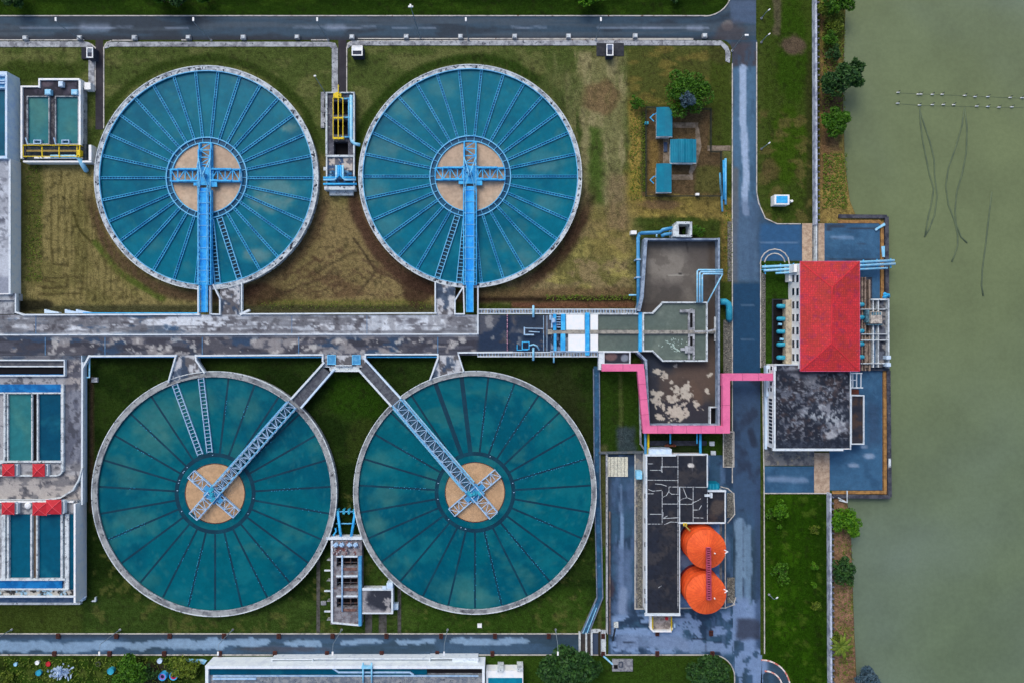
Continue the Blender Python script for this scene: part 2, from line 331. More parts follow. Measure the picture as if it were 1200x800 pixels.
# ================================================================== SETTING
# ---- ground: fine grid in view, coarse skirt to the horizon, slope into the river in the east
def shore(y):
    xs = np.interp(y, [-60, 0, 60, 120, 190, 235, 252, 254, 300, 580, 584, 620, 680, 740, 800, 860], [992, 991, 989, 988, 990, 996, 1003, 1040, 1040, 1042, 992, 997, 999, 1001, 1004, 1006])
    return xs
def paint_ground(P):
    X, Y = P.X, P.Y
    P.noise(60, 40, (52, 66, 22), .45, .6, .8)
    P.rect(-200, -200, 860, 20, (34, 58, 12), 1, 2, 0)
    P.rect(-200, -200, 860, 5, (22, 42, 8), .6, 5, 3); P.noise(30, 10, (48, 74, 16), .5, .65, .6, box=(-200, -200, 860, 18))
    # meadow by the upper tanks
    P.rect(-200, 50, 860, 195, (72, 86, 38), 1, 4, 2); P.noise(26, 18, (98, 102, 56), .46, .62, .8, box=(-200, 55, 860, 190))
    P.ell(40, 85, 60, 14, (48, 66, 20), .8)
    P.rect(-200, 182, 520, 372, (128, 116, 70), 1, 6, 3)
    P.rect(20, 190, 50, 330, (72, 76, 34), .8, 4, 3); P.noise(24, 30, (104, 98, 54), .48, .62, .7, 3, (20, 190, 520, 360))
    P.rect(270, 240, 520, 355, (126, 104, 72), .55, 12, 6); P.noise(16, 8, (92, 70, 50), .52, .66, .7, 9, (290, 270, 510, 350))
    for k in range(7): P.seg([(60+8*k, 215), (60+8*k, 300+6*(k % 2))], 2.2, (78, 72, 40), .45, 1)
    for k in range(9): P.seg([(88+7*k, 285+4*k), (88+7*k, 352)], 2.0, (80, 74, 42), .4, .8)
    P.seg([(86, 250), (92, 268), (106, 283), (118, 281)], 2.6, (62, 58, 28), .8); P.seg([(48, 327), (80, 324), (78, 336), (50, 338)], 2.5, (66, 58, 34), .7)
    P.seg([(62, 292), (62, 310), (80, 311)], 2.5, (66, 58, 34), .6); P.seg([(46, 346), (90, 344)], 2.2, (66, 58, 34), .6)
    P.seg([(112, 285), (140, 320), (190, 350)], 8, (78, 94, 34), .9); P.seg([(118, 300), (160, 345)], 6, (104, 100, 52), .5)
    P.ring(243, 210, 139, 9, (78, 58, 46), .75, 3, 190, 350); P.ring(552, 210, 138, 11, (70, 48, 40), .85, 3, 182, 350)  # brown soil rings with the tanks' south-side shade painted in
    P.ring(241, 208, 139, 7, (44, 62, 20), .8, 3, 15, 160); P.ring(552, 208, 139, 9, (40, 62, 18), .9, 3, -10, 178)  # dark green grass rims with shade beside the tank walls painted in
    P.rect(300, 200, 375, 400, (96, 86, 50), .35, 10, 5)
    P.seg([(415, 280), (440, 318), (432, 330), (418, 345)], 3, (70, 58, 42), .8); P.seg([(370, 320), (405, 300), (415, 296)], 2.6, (72, 62, 42), .8)
    P.seg([(425, 305), (468, 330)], 3, (74, 58, 44), .6); P.seg([(330, 345), (400, 318)], 2.6, (74, 60, 44), .6); P.seg([(388, 340), (420, 315)], 2.6, (74, 58, 44), .5)
    P.stripes((55, 200, 165, 350), 0, 8.5, (84, 76, 42), .75, .5); P.stripes((45, 320, 100, 352), 90, 7, (76, 66, 40), .7, .4); P.stripes((120, 300, 200, 360), 40, 8, (86, 76, 44), .6, .5)
    P.stripes((320, 290, 415, 352), 62, 9, (78, 60, 44), .7, .8); P.stripes((415, 300, 480, 352), -60, 8, (80, 62, 46), .65, .8); P.stripes((340, 245, 410, 290), 90, 8, (92, 80, 50), .5, .6)
    P.rect(300, 352, 505, 362, (100, 100, 44), .6, 2, 2)
    P.rect(20, 358, 512, 368, (46, 50, 34), .7, 2, 1); P.ell(40, 358, 24, 7, (30, 30, 22), .8)  # shadow at the deck's north foot painted as a dark strip
    P.ell(310, 345, 30, 12, (52, 34, 28), .6); P.ell(490, 338, 20, 20, (58, 40, 32), .7)  # dark brown patches: shade south of the tanks painted into the soil
    # big dry meadow right of the second tank
    P.rect(680, 60, 732, 250, (122, 118, 78), .8, 8, 7); P.noise(9, 40, (142, 132, 94), .5, .64, .7, 5, (650, 60, 735, 260))
    P.ell(702, 115, 22, 18, (112, 86, 60), .7); P.ell(655, 110, 30, 30, (84, 92, 50), .6)
    P.rect(690, 150, 706, 240, (56, 84, 24), .8, 5, 5); P.rect(736, 55, 856, 130, (74, 80, 34), .9, 3, 3); P.noise(20, 9, (112, 100, 46), .5, .65, .8, 11, (736, 50, 856, 130))
    P.rect(738, 122, 752, 235, (150, 126, 58), .95, 4, 3); P.rect(732, 200, 752, 250, (140, 124, 50), .8, 6, 4)
    P.rect(752, 128, 846, 232, (92, 74, 52), 1, 3, 2); P.rect(760, 165, 772, 225, (122, 98, 50), .8, 3, 2); P.rect(815, 195, 845, 228, (84, 84, 40), .9, 3, 3)
    P.rect(752, 130, 757, 225, (62, 72, 34), .9, 2, 1); P.rect(833, 55, 858, 175, (58, 74, 22), .85, 4, 3); P.ell(845, 65, 16, 12, (70, 70, 36), .7)
    P.rect(736, 232, 858, 255, (120, 104, 52), 1, 4, 4); P.ell(770, 240, 24, 6, (108, 82, 64), .7); P.rect(845, 236, 860, 330, (118, 100, 48), .9, 3, 3); P.noise(10, 5, (148, 130, 62), .52, .64, .8, 2, (736, 228, 858, 262))
    P.rect(560, 255, 745, 352, (134, 116, 80), .95, 16, 10); P.noise(20, 14, (104, 100, 52), .48, .6, .9, 8, (570, 250, 745, 350)); P.noise(15, 8, (150, 140, 74), .55, .66, .8, 4, (640, 270, 745, 360))
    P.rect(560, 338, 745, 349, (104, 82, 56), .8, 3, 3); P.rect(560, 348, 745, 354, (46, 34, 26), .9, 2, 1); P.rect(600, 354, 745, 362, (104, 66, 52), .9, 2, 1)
    P.ring(551, 206, 141, 12, (62, 44, 34), .9, 4, 295, 350)  # brown soil with the second tank's south-east shade painted in
    P.rect(690, 240, 745, 300, (128, 112, 60), .5, 8, 6); P.rect(713, 205, 735, 270, (128, 104, 80), .6, 5, 4)
    # lower lawns
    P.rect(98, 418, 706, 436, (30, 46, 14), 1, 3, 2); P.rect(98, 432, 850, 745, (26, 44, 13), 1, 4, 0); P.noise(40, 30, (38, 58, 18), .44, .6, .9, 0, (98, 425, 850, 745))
    P.ell(420, 465, 40, 26, (36, 66, 10), .8); P.ell(424, 520, 18, 30, (46, 60, 20), .8); P.ell(425, 560, 10, 30, (24, 46, 6), .8)
    P.rect(98, 700, 385, 745, (52, 74, 26), .9, 8, 4); P.rect(470, 690, 695, 745, (48, 76, 20), .9, 10, 4); P.rect(380, 650, 470, 745, (50, 74, 24), .9, 5, 3); P.noise(30, 12, (66, 88, 32), .5, .66, .6, 3, (100, 700, 700, 745))
    P.rect(104, 440, 110, 600, (78, 60, 46), .9, 2, 1); P.ell(640, 470, 50, 40, (40, 48, 24), .7); P.ell(670, 520, 30, 50, (34, 40, 20), .6)
    P.rect(700, 425, 756, 545, (38, 62, 16), 1, 2, 1); P.seg([(727, 440), (728, 520)], 5, (80, 90, 44), .7, 1.5); P.rect(723, 500, 745, 530, (54, 66, 84), .8, 3, 3)
    P.rect(700, 520, 712, 740, (74, 78, 44), .9, 2, 1); P.rect(705, 640, 712, 735, (48, 78, 22), .9, 2, 1)
    P.rect(755, 505, 848, 533, (34, 48, 22), 1, 2, 1); P.rect(825, 508, 847, 533, (40, 66, 16), 1, 2, 1)
    # south verge
    P.rect(-200, 768, 900, 900, (46, 72, 18), 1, 2, 0); P.noise(20, 14, (74, 86, 34), .5, .64, .8, 1, (-200, 768, 240, 900)); P.noise(9, 9, (34, 50, 14), .52, .6, .8, 6, (-200, 768, 240, 900))
    P.ell(180, 790, 22, 16, (56, 50, 46), .8)
    # strip east of the road
    P.rect(886, -200, 962, 262, (56, 74, 22), 1, 2, 0); P.rect(886, -200, 897, 262, (64, 78, 28), .8, 3, 2); P.ell(930, 60, 20, 60, (44, 72, 12), .9); P.ell(930, 52, 17, 12, (90, 74, 62), .95); P.rect(906, -200, 915, 42, (92, 82, 68), .8, 2, 2)
    P.ell(925, 170, 20, 40, (52, 80, 12), .8); P.rect(945, 60, 958, 262, (48, 50, 26), .7, 3, 3); P.noise(14, 12, (92, 84, 44), .52, .64, .8, 6, (888, 130, 955, 262)); P.ell(902, 200, 10, 12, (96, 74, 50), .6)
    P.rect(890, 295, 926, 440, (40, 70, 14), 1, 2, 1)
    P.rect(896, 577, 975, 900, (34, 66, 6), 1, 2, 0); P.noise(22, 22, (48, 86, 8), .46, .62, .8, 2, (896, 577, 975, 900)); P.rect(955, 577, 973, 800, (28, 52, 8), .6, 6, 4)
    P.stripes((100, 690, 700, 745), 90, 9, (40, 62, 18), .35, .6); P.stripes((900, 580, 975, 900), 0, 9, (28, 54, 8), .45, .4); P.noise(10, 10, (92, 92, 44), .62, .7, .6, 17, (100, 560, 850, 745)); P.noise(8, 8, (74, 96, 26), .6, .7, .6, 27, (896, 577, 975, 900))
    P.stripes((560, 55, 735, 345), 12, 11, (86, 84, 46), .35, .8); P.stripes((120, 60, 390, 190), 80, 10, (60, 74, 30), .35, .8)
    # river banks
    P.rect(961, -200, 1060, 262, (112, 88, 58), 1, 1.5, 0); P.noise(7, 7, (138, 122, 60), .46, .58, .9, 2, (961, -200, 1060, 262)); P.rect(961, 180, 1060, 262, (150, 128, 64), .7, 6, 3); P.rect(961, 150, 975, 220, (124, 92, 62), .8, 4, 3)
    P.rect(966, 10, 990, 60, (58, 78, 24), .8, 4, 4); P.rect(962, 110, 992, 130, (86, 66, 56), .8, 3, 3)
    P.rect(977, 580, 1060, 900, (142, 106, 82), 1, 1.5, 0); P.noise(8, 12, (118, 112, 56), .5, .62, .8, 8, (985, 580, 1060, 900)); P.noise(4, 4, (108, 80, 62), .5, .64, .6, 5, (977, 580, 1060, 900))
    P.rect(1030, 262, 1044, 582, (118, 88, 54), 1, 1, 1)
    P.noise(5, 5, (30, 30, 20), .6, .75, .35)
    g = P.c.mean(axis=1, keepdims=True); P.c = P.c*.86+g*.14
def build_ground():
    st = 2.0; xs = np.arange(-60, 986, st); ys = np.arange(-60, 862, st)
    n = len(ys); sh = shore(ys)
    cols = [np.full(n, -15000.0)] + [np.full(n, x) for x in xs]
    zc = [np.zeros(n)]*(len(xs)+1)
    for k in range(1, 9): cols.append(986+(sh-986)*k/8); zc.append(np.zeros(n)-0.25*(k/8)**2)
    for dx, z in ((1.5, -.75), (5, -1.6), (14, -3.0), (60, -4.0), (14000, -4.0)): cols.append(sh+dx); zc.append(np.full(n, z))
    X = np.array(cols).T; Z = np.array(zc).T; Y = np.tile(ys[:, None], (1, X.shape[1]))
    X = np.vstack([X[:1], X, X[-1:]]); Z = np.vstack([Z[:1], Z, Z[-1:]]); Y = np.vstack([Y[:1]*0-15000, Y, Y[-1:]*0+15000])
    m, q = X.shape; x = X.ravel(); y = Y.ravel(); z = Z.ravel()
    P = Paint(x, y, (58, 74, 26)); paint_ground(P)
    V = np.column_stack([(x-600)*.2, (400-y)*.2, z])
    i = np.arange(m*q).reshape(m, q); F = np.stack([i[:-1, :-1], i[1:, :-1], i[1:, 1:], i[:-1, 1:]], -1).reshape(-1, 4)
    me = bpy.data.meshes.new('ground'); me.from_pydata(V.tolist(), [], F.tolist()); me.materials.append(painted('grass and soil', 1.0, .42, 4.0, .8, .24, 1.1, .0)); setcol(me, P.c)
    o = bpy.data.objects.new('ground', me); C.objects.link(o); struct(o)
build_ground()
mb = MB(); mb.add([(60, -3000, -1.0), (3000, -3000, -1.0), (3000, 3000, -1.0), (60, 3000, -1.0)], [(0, 1, 2, 3)])
struct(mb.build('river', riverm))

# ---- roads
asph = painted('asphalt', .7, .12, 5, .25, .10, .8, .22)
A1, A2, AW = (48, 70, 90), (36, 56, 74), (124, 142, 174)
def p_north(P):
    P.noise(60, 12, (40, 52, 66), .45, .62, .9); P.noise(160, 5, (68, 80, 94), .5, .6, .7, 3)
    P.rect(-80, 43, 850, 49, (34, 36, 46), .6, 2, 1)
    for x0, x1, w in ((25, 155, 2), (98, 125, 9), (195, 220, 2), (345, 440, 2), (385, 402, 7), (460, 510, 1.6), (600, 640, 2), (700, 830, 2), (755, 775, 3), (808, 822, 5)):
        P.seg([(x0, 32.5), (x1, 32.5)], w, (140, 152, 178), .55, 1.6, .9)
    P.rect(856, 0, 888, 28, (74, 92, 122), .8, 3, 2); P.ell(853, 30, 6, 6, (150, 140, 136), .7); P.ell(860, 50, 20, 24, (66, 60, 66), .7)
def p_east(P):
    P.noise(30, 60, A2, .45, .62, .8); P.rect(856, 50, 890, 78, (66, 62, 72), .9, 3, 2)
    P.rect(858, 78, 888, 330, (72, 106, 138), .9, 3, 3); P.noise(8, 30, (50, 78, 106), .54, .64, .6, 51); P.seg([(871, 80), (870, 140), (873, 165), (874, 195), (873, 250)], 8, (158, 176, 208), .9, 2.4, .25); P.seg([(862, 200), (861, 330)], 7, (92, 90, 92), .7, 1.5)  # broad pale reflection on the wet road painted into the asphalt colour
    P.rect(858, 332, 895, 440, (24, 64, 98), 1, 1.2, 0); P.rect(858, 440, 900, 600, (42, 56, 80), 1, 6, 3); P.noise(25, 30, (58, 86, 120), .46, .62, .7, 4, (858, 440, 900, 820))
    for y in (358, 398): P.seg([(868, y), (884, y)], 1.2, (90, 112, 140), .6, .6)
    P.seg([(867, 612), (868, 650), (867, 700)], 12, (114, 142, 172), .9, 2.5, .2); P.seg([(877, 618), (877, 735)], 7, (108, 136, 166), .85, 2.5, .3); P.seg([(871.5, 608), (871.5, 735)], 1.0, (40, 52, 76), .8, .5)
    P.noise(12, 20, (118, 142, 184), .47, .51, .9, 6, (855, 700, 900, 840)); P.rect(885, 560, 897, 760, (50, 70, 102), .7, 3, 2); P.rect(864, 725, 892, 748, (46, 52, 70), .8, 3, 3)
    P.rect(890, 262, 940, 306, (42, 84, 126), 1, 3, 1); P.seg([(892, 285), (938, 284)], 2, (110, 134, 168), .6, 2); P.rect(860, 232, 892, 330, (74, 94, 124), .5, 6, 4)
    P.seg([(880, 505), (884, 520)], 8, (34, 44, 64), .8)
def p_south(P):
    P.noise(60, 10, (58, 84, 112), .42, .58, .9); P.rect(-80, 741, 700, 747, (50, 54, 68), .5, 2, 1)
    for x0, x1, y, w in ((-60, 66, 757, 13), (76, 130, 758, 12), (115, 260, 755, 9), (200, 310, 752, 8), (335, 375, 752, 6), (400, 445, 752, 6), (465, 508, 752, 6), (530, 600, 752, 8), (600, 616, 752, 8)):
        P.seg([(x0, y), (x1, y)], w, (128, 156, 188), .9, 5.0, .2)
    P.ell(330, 760, 60, 3, (70, 62, 70), .5)
def p_yard(P):
    P.rect(700, 530, 900, 800, (48, 78, 106), 1, 1, 0); P.noise(20, 20, (34, 54, 80), .48, .62, .9); P.noise(6, 30, (84, 108, 146), .56, .64, .6, 41); P.rect(712, 560, 716, 740, (50, 54, 62), .7, 1.5, 1)
    P.seg([(728, 570), (728, 640), (728, 690)], 4, (124, 150, 188), .85, 2.6, .3); P.rect(722, 640, 738, 722, (84, 104, 140), .75, 5, 4); P.seg([(730, 692), (730, 716)], 9, (124, 142, 176), .8, 2)
    P.ell(713, 688, 6, 16, (66, 50, 58), .7)
    P.noise(13, 8, (122, 148, 190), .47, .50, .95, 12, (716, 720, 800, 766)); P.noise(12, 9, (118, 142, 184), .49, .52, .92, 7, (790, 716, 862, 766)); P.rect(722, 744, 806, 760, (112, 132, 168), .8, 3, 3)
    P.rect(712, 560, 744, 600, (58, 80, 112), .5, 4, 4)
    for a in (((812, 748), (828, 748), (828, 762)), ((776, 722), (800, 722)), ((730, 752), (745, 753))): P.seg(list(a), 1.6, (30, 40, 60), .8, .6)
Z1 = .03
def road(name, pcs, paint, z=Z1, base=A1): return struct(surf(name, pcs, z, paint, asph, None, 2.0, base))
road('north_road', [rc(-400, 19, 858, 47), rc(858, -400, 886, 47), [(-15000, 19), (-400, 19), (-400, 47), (-15000, 47)]] + fan((858, 19), 826, -13, 32, 90, 0, 8), p_north)
road('east_road', [rc(858, 47, 887, 240), rc(859, 240, 891, 767), rc(891, 263, 940, 306), rc(861, 767, 893, 1500)] + fan((858, 47), 845, 60, 13, -90, 0) + [[(887, 225), (891, 240), (887, 240)], [(891, 263), (891, 240), (893, 249)], [(891, 263), (893, 249), (897, 256)], [(891, 263), (897, 256), (904, 261)], [(891, 263), (904, 261), (912, 263)]]+[[(891, 806)]+[(893+33*math.cos(R(a)), 806+33*math.sin(R(a))) for a in (u, u+12)] for u in range(-90, 0, 12)], p_east)
road('south_road', [rc(-400, 743, 680, 766), rc(-15000, 743, -400, 766)], p_south)
road('yard', [rc(712, 532, 744, 742), rc(713, 742, 859, 766), rc(744, 713, 829, 742), rc(829, 713, 859, 742), rc(829, 533, 859, 713)] + fan((861, 766), 835, 792, 26, -90, 0), p_yard, .035)
tops = lambda P: (P.noise(30, 30, (44, 80, 114), .45, .6, .9), P.noise(5, 5, (66, 104, 140), .55, .68, .5, 8), P.seg([(975, 278), (1000, 279)], 3, (120, 146, 182), .7, 2, .9), P.noise(60, 5, (44, 50, 66), .56, .66, .8, 4, (968, 262, 1031, 310)),
    P.ell(1018, 534, 9, 4, (130, 150, 180), .9), P.ell(1001, 545, 8, 3, (130, 150, 180), .9), P.ell(1012, 523, 5, 2, (130, 150, 180), .8), P.seg([(902, 560), (942, 562)], 7, (120, 142, 176), .75, 3, .7), P.rect(1016, 470, 1030, 520, (44, 60, 88), .5, 5, 5))
road('north_forecourt', [rc(966, 262, 1031, 350)], tops, Z1, (54, 94, 130))
road('south_forecourt', [rc(972, 434, 1034, 574), rc(1000, 350, 1031, 434), rc(896, 546, 955, 577)], tops, Z1, (54, 94, 130))
mb = MB(); mb.pbox(112, 47, 121, 152, -.05, .034, 0); mb.pbox(396.5, 47, 406, 110, -.05, .036, 0); struct(mb.build('service_lane', asph_dark))
mb = MB(); mb.pbox(940, 262, 952, 306, -.05, .05, 0); mb.pbox(959, 262, 966, 306, -.05, .052, 0); mb.pbox(954, 530, 972, 577, -.05, .05, 0); struct(mb.build('brown_paving', plank))
mb = MB(); mb.pbox(896, 524, 954, 545, -.05, .06, 0); mb.pbox(951.5, 262, 959, 306, -.05, .045, 0)
mb.pbox(796, 612, 846, 713, -.05, .056, 0); mb.pbox(744.3, 530, 757, 713, -.05, .05, 0)
struct(mb.build('concrete_apron', weather('stained concrete', (124, 124, 128), (84, 86, 96), .5, .42, .6, .85, (146, 138, 124), .8, .54, .62, .15)))
mb = MB(); mb.pbox(797, 613.5, 843, 711, -.05, .10, 0); struct(mb.build('silo_yard', weather('wet blue concrete', (104, 134, 178), (72, 100, 144), .4, .42, .6, .6, None, grain=.1)))
# sheds' plot paths
mb = MB(); mb.pbox(788, 144, 818, 150, -.05, .05, 0); mb.pbox(787, 205, 812, 211, -.05, .05, 0); mb.pbox(777, 160, 784, 192, -.05, .05, 0); mb.ppoly([(815, 150), (819, 150), (822, 172), (816, 196), (810, 206), (807, 203), (815, 172)], -.05, .054, 0); mb.pbox(829, 171, 856, 177, -.05, .05, 0)
struct(mb.build('garden_path', weather('worn path', (138, 124, 112), (104, 92, 80), .8, .42, .6, .9, grain=.15)))
mb = MB(); mb.pbox(428, 718, 436, 741, -.05, .05, 0); mb.pbox(444, 718, 453, 741, -.05, .05, 0); mb.pbox(371, 640, 375, 741, -.05, .03, 0); mb.pbox(466, 690, 470, 741, -.05, .03, 0)
struct(mb.build('slab_path', weather('mossy path slabs', (84, 82, 82), (60, 60, 56), .8, .42, .6, .9, grain=.15)))

# ---- kerbs and pavements
kb = weather('kerb paint', (196, 192, 190), (150, 148, 150), .8, .45, .65, .8, (110, 78, 62), 1.2, .6, .66, .1)
mb = MB()
mb.pbox(-400, 49, 98, 55.5, -.05, .12, 0); mb.ppoly([(98, 49), (104, 50), (109, 53), (111, 57), (104, 57), (98, 55.5)], -.05, .118, 0); mb.pbox(104, 57, 111, 106, -.05, .122, 0)
mb.pbox(130, 49.5, 386, 55, -.05, .12, 0); mb.ppoly([(121.5, 57), (123, 52), (130, 49.5), (130, 55), (125, 57)], -.05, .118, 0)
mb.ppoly([(386, 49.5), (393, 51), (396, 57), (389, 57), (386, 55)], -.05, .118, 0); mb.pbox(389, 57, 396, 109, -.05, .122, 0)
mb.pbox(412, 48, 845, 53.5, -.05, .12, 0); mb.ppoly([(406, 57), (407, 51), (412, 48), (412, 53.5), (408, 57)], -.05, .118, 0); mb.ppoly([(841, 50), (845, 48), (853, 55), (856, 63), (855, 74), (850, 72), (850, 60), (845, 54)], -.05, .116, 0)
struct(mb.build('pavement', conc))
mb = MB()
def kerb(pts, w=.22, h=.14): mb.path(pts, w, h, h+.05)
for a in ((-400, 47, 98), (132, 47.4, 157), (213, 47, 218), (365, 47, 385), (420, 45.5, 812)): kerb([(a[0], a[1]), (a[2], a[1])])
kerb([(421, 48), (812, 46.6)], .16); kerb([(107, 52), (111.5, 56), (111.5, 106)]); kerb([(121.5, 150), (121.5, 56), (125, 50), (130, 48)]); kerb([(406.3, 108), (406.3, 56), (409, 50), (414, 48)])
kerb([(-400, 742.2), (706, 742.2)]); kerb([(-400, 767), (835, 767)]+arc(835, 793, 26, -90, 0)+[(861, 830)]); kerb([(886.8, 50), (886.8, 225), (889, 238), (897, 256), (911, 262.5), (938, 262.5)])
kerb([(858.3, 75), (858.3, 565)]); kerb([(712, 532), (712, 742)]); kerb([(744.2, 532), (744.2, 713), (756, 713)]); kerb([(891.5, 310), (891.5, 430)]); kerb([(893.5, 440), (895.5, 560), (896, 765)]); kerb([(896, 577.6), (972, 577.6)])
kerb(arc(893, 806, 33, -90, -10)); kerb([(-400, 18.6), (826, 18.6)]+arc(826, -13, 32, 90, 0))
kerb([(845, 570), (853, 572), (860, 578), (861, 602), (853, 612)]); kerb([(850, 612), (850, 712), (796, 712)]); kerb([(862, 700), (860, 708), (850, 712)])
kerb([(854, 700), (861, 708)]); kerb(arc(908, 309, 17, 180, 360)+[(925, 312)]); kerb(arc(908, 309, 12, 190, 350))
struct(mb.build('kerb', kb))
mb = MB(); 
for cx, cy, rr, n in ((893, 806, 33, 26), (897, 806, 20, 15)):
    for k in range(n):
        a0 = -90+90*k/n; mb.path([(cx+rr*math.cos(R(a0)), cy+rr*math.sin(R(a0))), (cx+rr*math.cos(R(a0+45/n)), cy+rr*math.sin(R(a0+45/n)))], .3, .2, .22)
struct(mb.build('kerb_marking', weather('kerb marking', (200, 120, 110), (230, 220, 220), 1.2, .45, .55)))
# ================================================================== CLARIFIER TANKS
ZR = 2.0; ZW = 1.5; PX = 0.2*(H-ZR)/H       # rim height, water level, metres per pixel at the rim
G_TANK = 'round settling tanks'
def pool(c, r, upper, t):       # water disc with its own silt and scum clouds, coloured per vertex
    nr, na = 60, 200; X = [c.x]; Y = [c.y]; F = []
    for i in range(1, nr+1):
        for k in range(na): X.append(c.x+r*i/nr*math.cos(2*math.pi*k/na)); Y.append(c.y+r*i/nr*math.sin(2*math.pi*k/na))
    for k in range(na): F.append((0, 1+k, 1+(k+1) % na))
    for i in range(nr-1):
        a = 1+i*na; b = a+na
        for k in range(na): k2 = (k+1) % na; F.append((a+k, b+k, b+k2, a+k2))
    X = np.array(X); Y = np.array(Y); q = 0.2*(H-ZW)/H; P = Paint(X/q+600, 400-Y/q, (0, 102, 128) if upper else (0, 91, 109))
    if upper:
        P.noise(50, 50, (0, 90, 118), .42, .62, .9); P.noise(22, 18, (16, 112, 136), .5, .66, .6, 5); P.noise(30, 26, (58, 112, 126), .58, .72, .55, 17)
        if c.x < -50:
            for e in ((323, 222, 22, 11), (318, 238, 24, 9), (338, 150, 9, 5), (300, 300, 16, 8)): P.ell(*e, (122, 138, 138), .62, .9, 1.3)
        else:
            for e in ((470, 125, 14, 12), (452, 172, 22, 12), (440, 220, 16, 16), (520, 105, 14, 10), (640, 190, 18, 16), (645, 240, 20, 14), (590, 320, 14, 8), (455, 265, 16, 10), (620, 300, 16, 9)): P.ell(*e, (88, 126, 134), .5, 1.0, 1.3)
    else:
        P.noise(50, 50, (0, 80, 102), .42, .62, .9); P.noise(24, 20, (18, 104, 118), .5, .66, .6, 9); P.noise(34, 26, (56, 108, 110), .60, .74, .5, 29)
        for e in ((190, 490, 28, 22), (180, 520, 26, 20), (150, 560, 18, 16), (160, 610, 20, 14), (230, 470, 18, 12), (290, 480, 16, 14)) if c.x < -50 and c.x < -60 else ((445, 540, 16, 12), (450, 580, 20, 12), (440, 615, 14, 8), (540, 690, 28, 14), (560, 705, 30, 10)): P.ell(*e, (74, 118, 116), .5, 1.0, 1.3)
    P.noise(5, 5, (60, 112, 120), .62, .74, .35, 3)
    me = bpy.data.meshes.new('water_surface'); org = np.array(t['_o']); me.from_pydata((np.column_stack([X, Y, np.full(len(X), ZW)])-org).tolist(), [], F); me.materials.append(poolm); setcol(me, P.c)
    o = bpy.data.objects.new('water_surface', me); C.objects.link(o); o.parent = t; o['_o'] = tuple(org)
poolm = painted('murky pool water', .28, .05, 1.6, .12, .08, .35, .08)
def radial(mb, c, a, r0, r1, off, w, z0, z1):   # bar along a radius, shifted sideways
    d = Vector((math.cos(a), math.sin(a), 0)); s = Vector((-d.y, d.x, 0))*off; zc = (z0+z1)/2
    mb.beam((c.x+d.x*r0+s.x, c.y+d.y*r0+s.y, zc), (c.x+d.x*r1+s.x, c.y+d.y*r1+s.y, zc), w, z1-z0)
bedm = weather('trough bed', (0, 92, 142), (0, 104, 156), .5, .4, .6, .5)
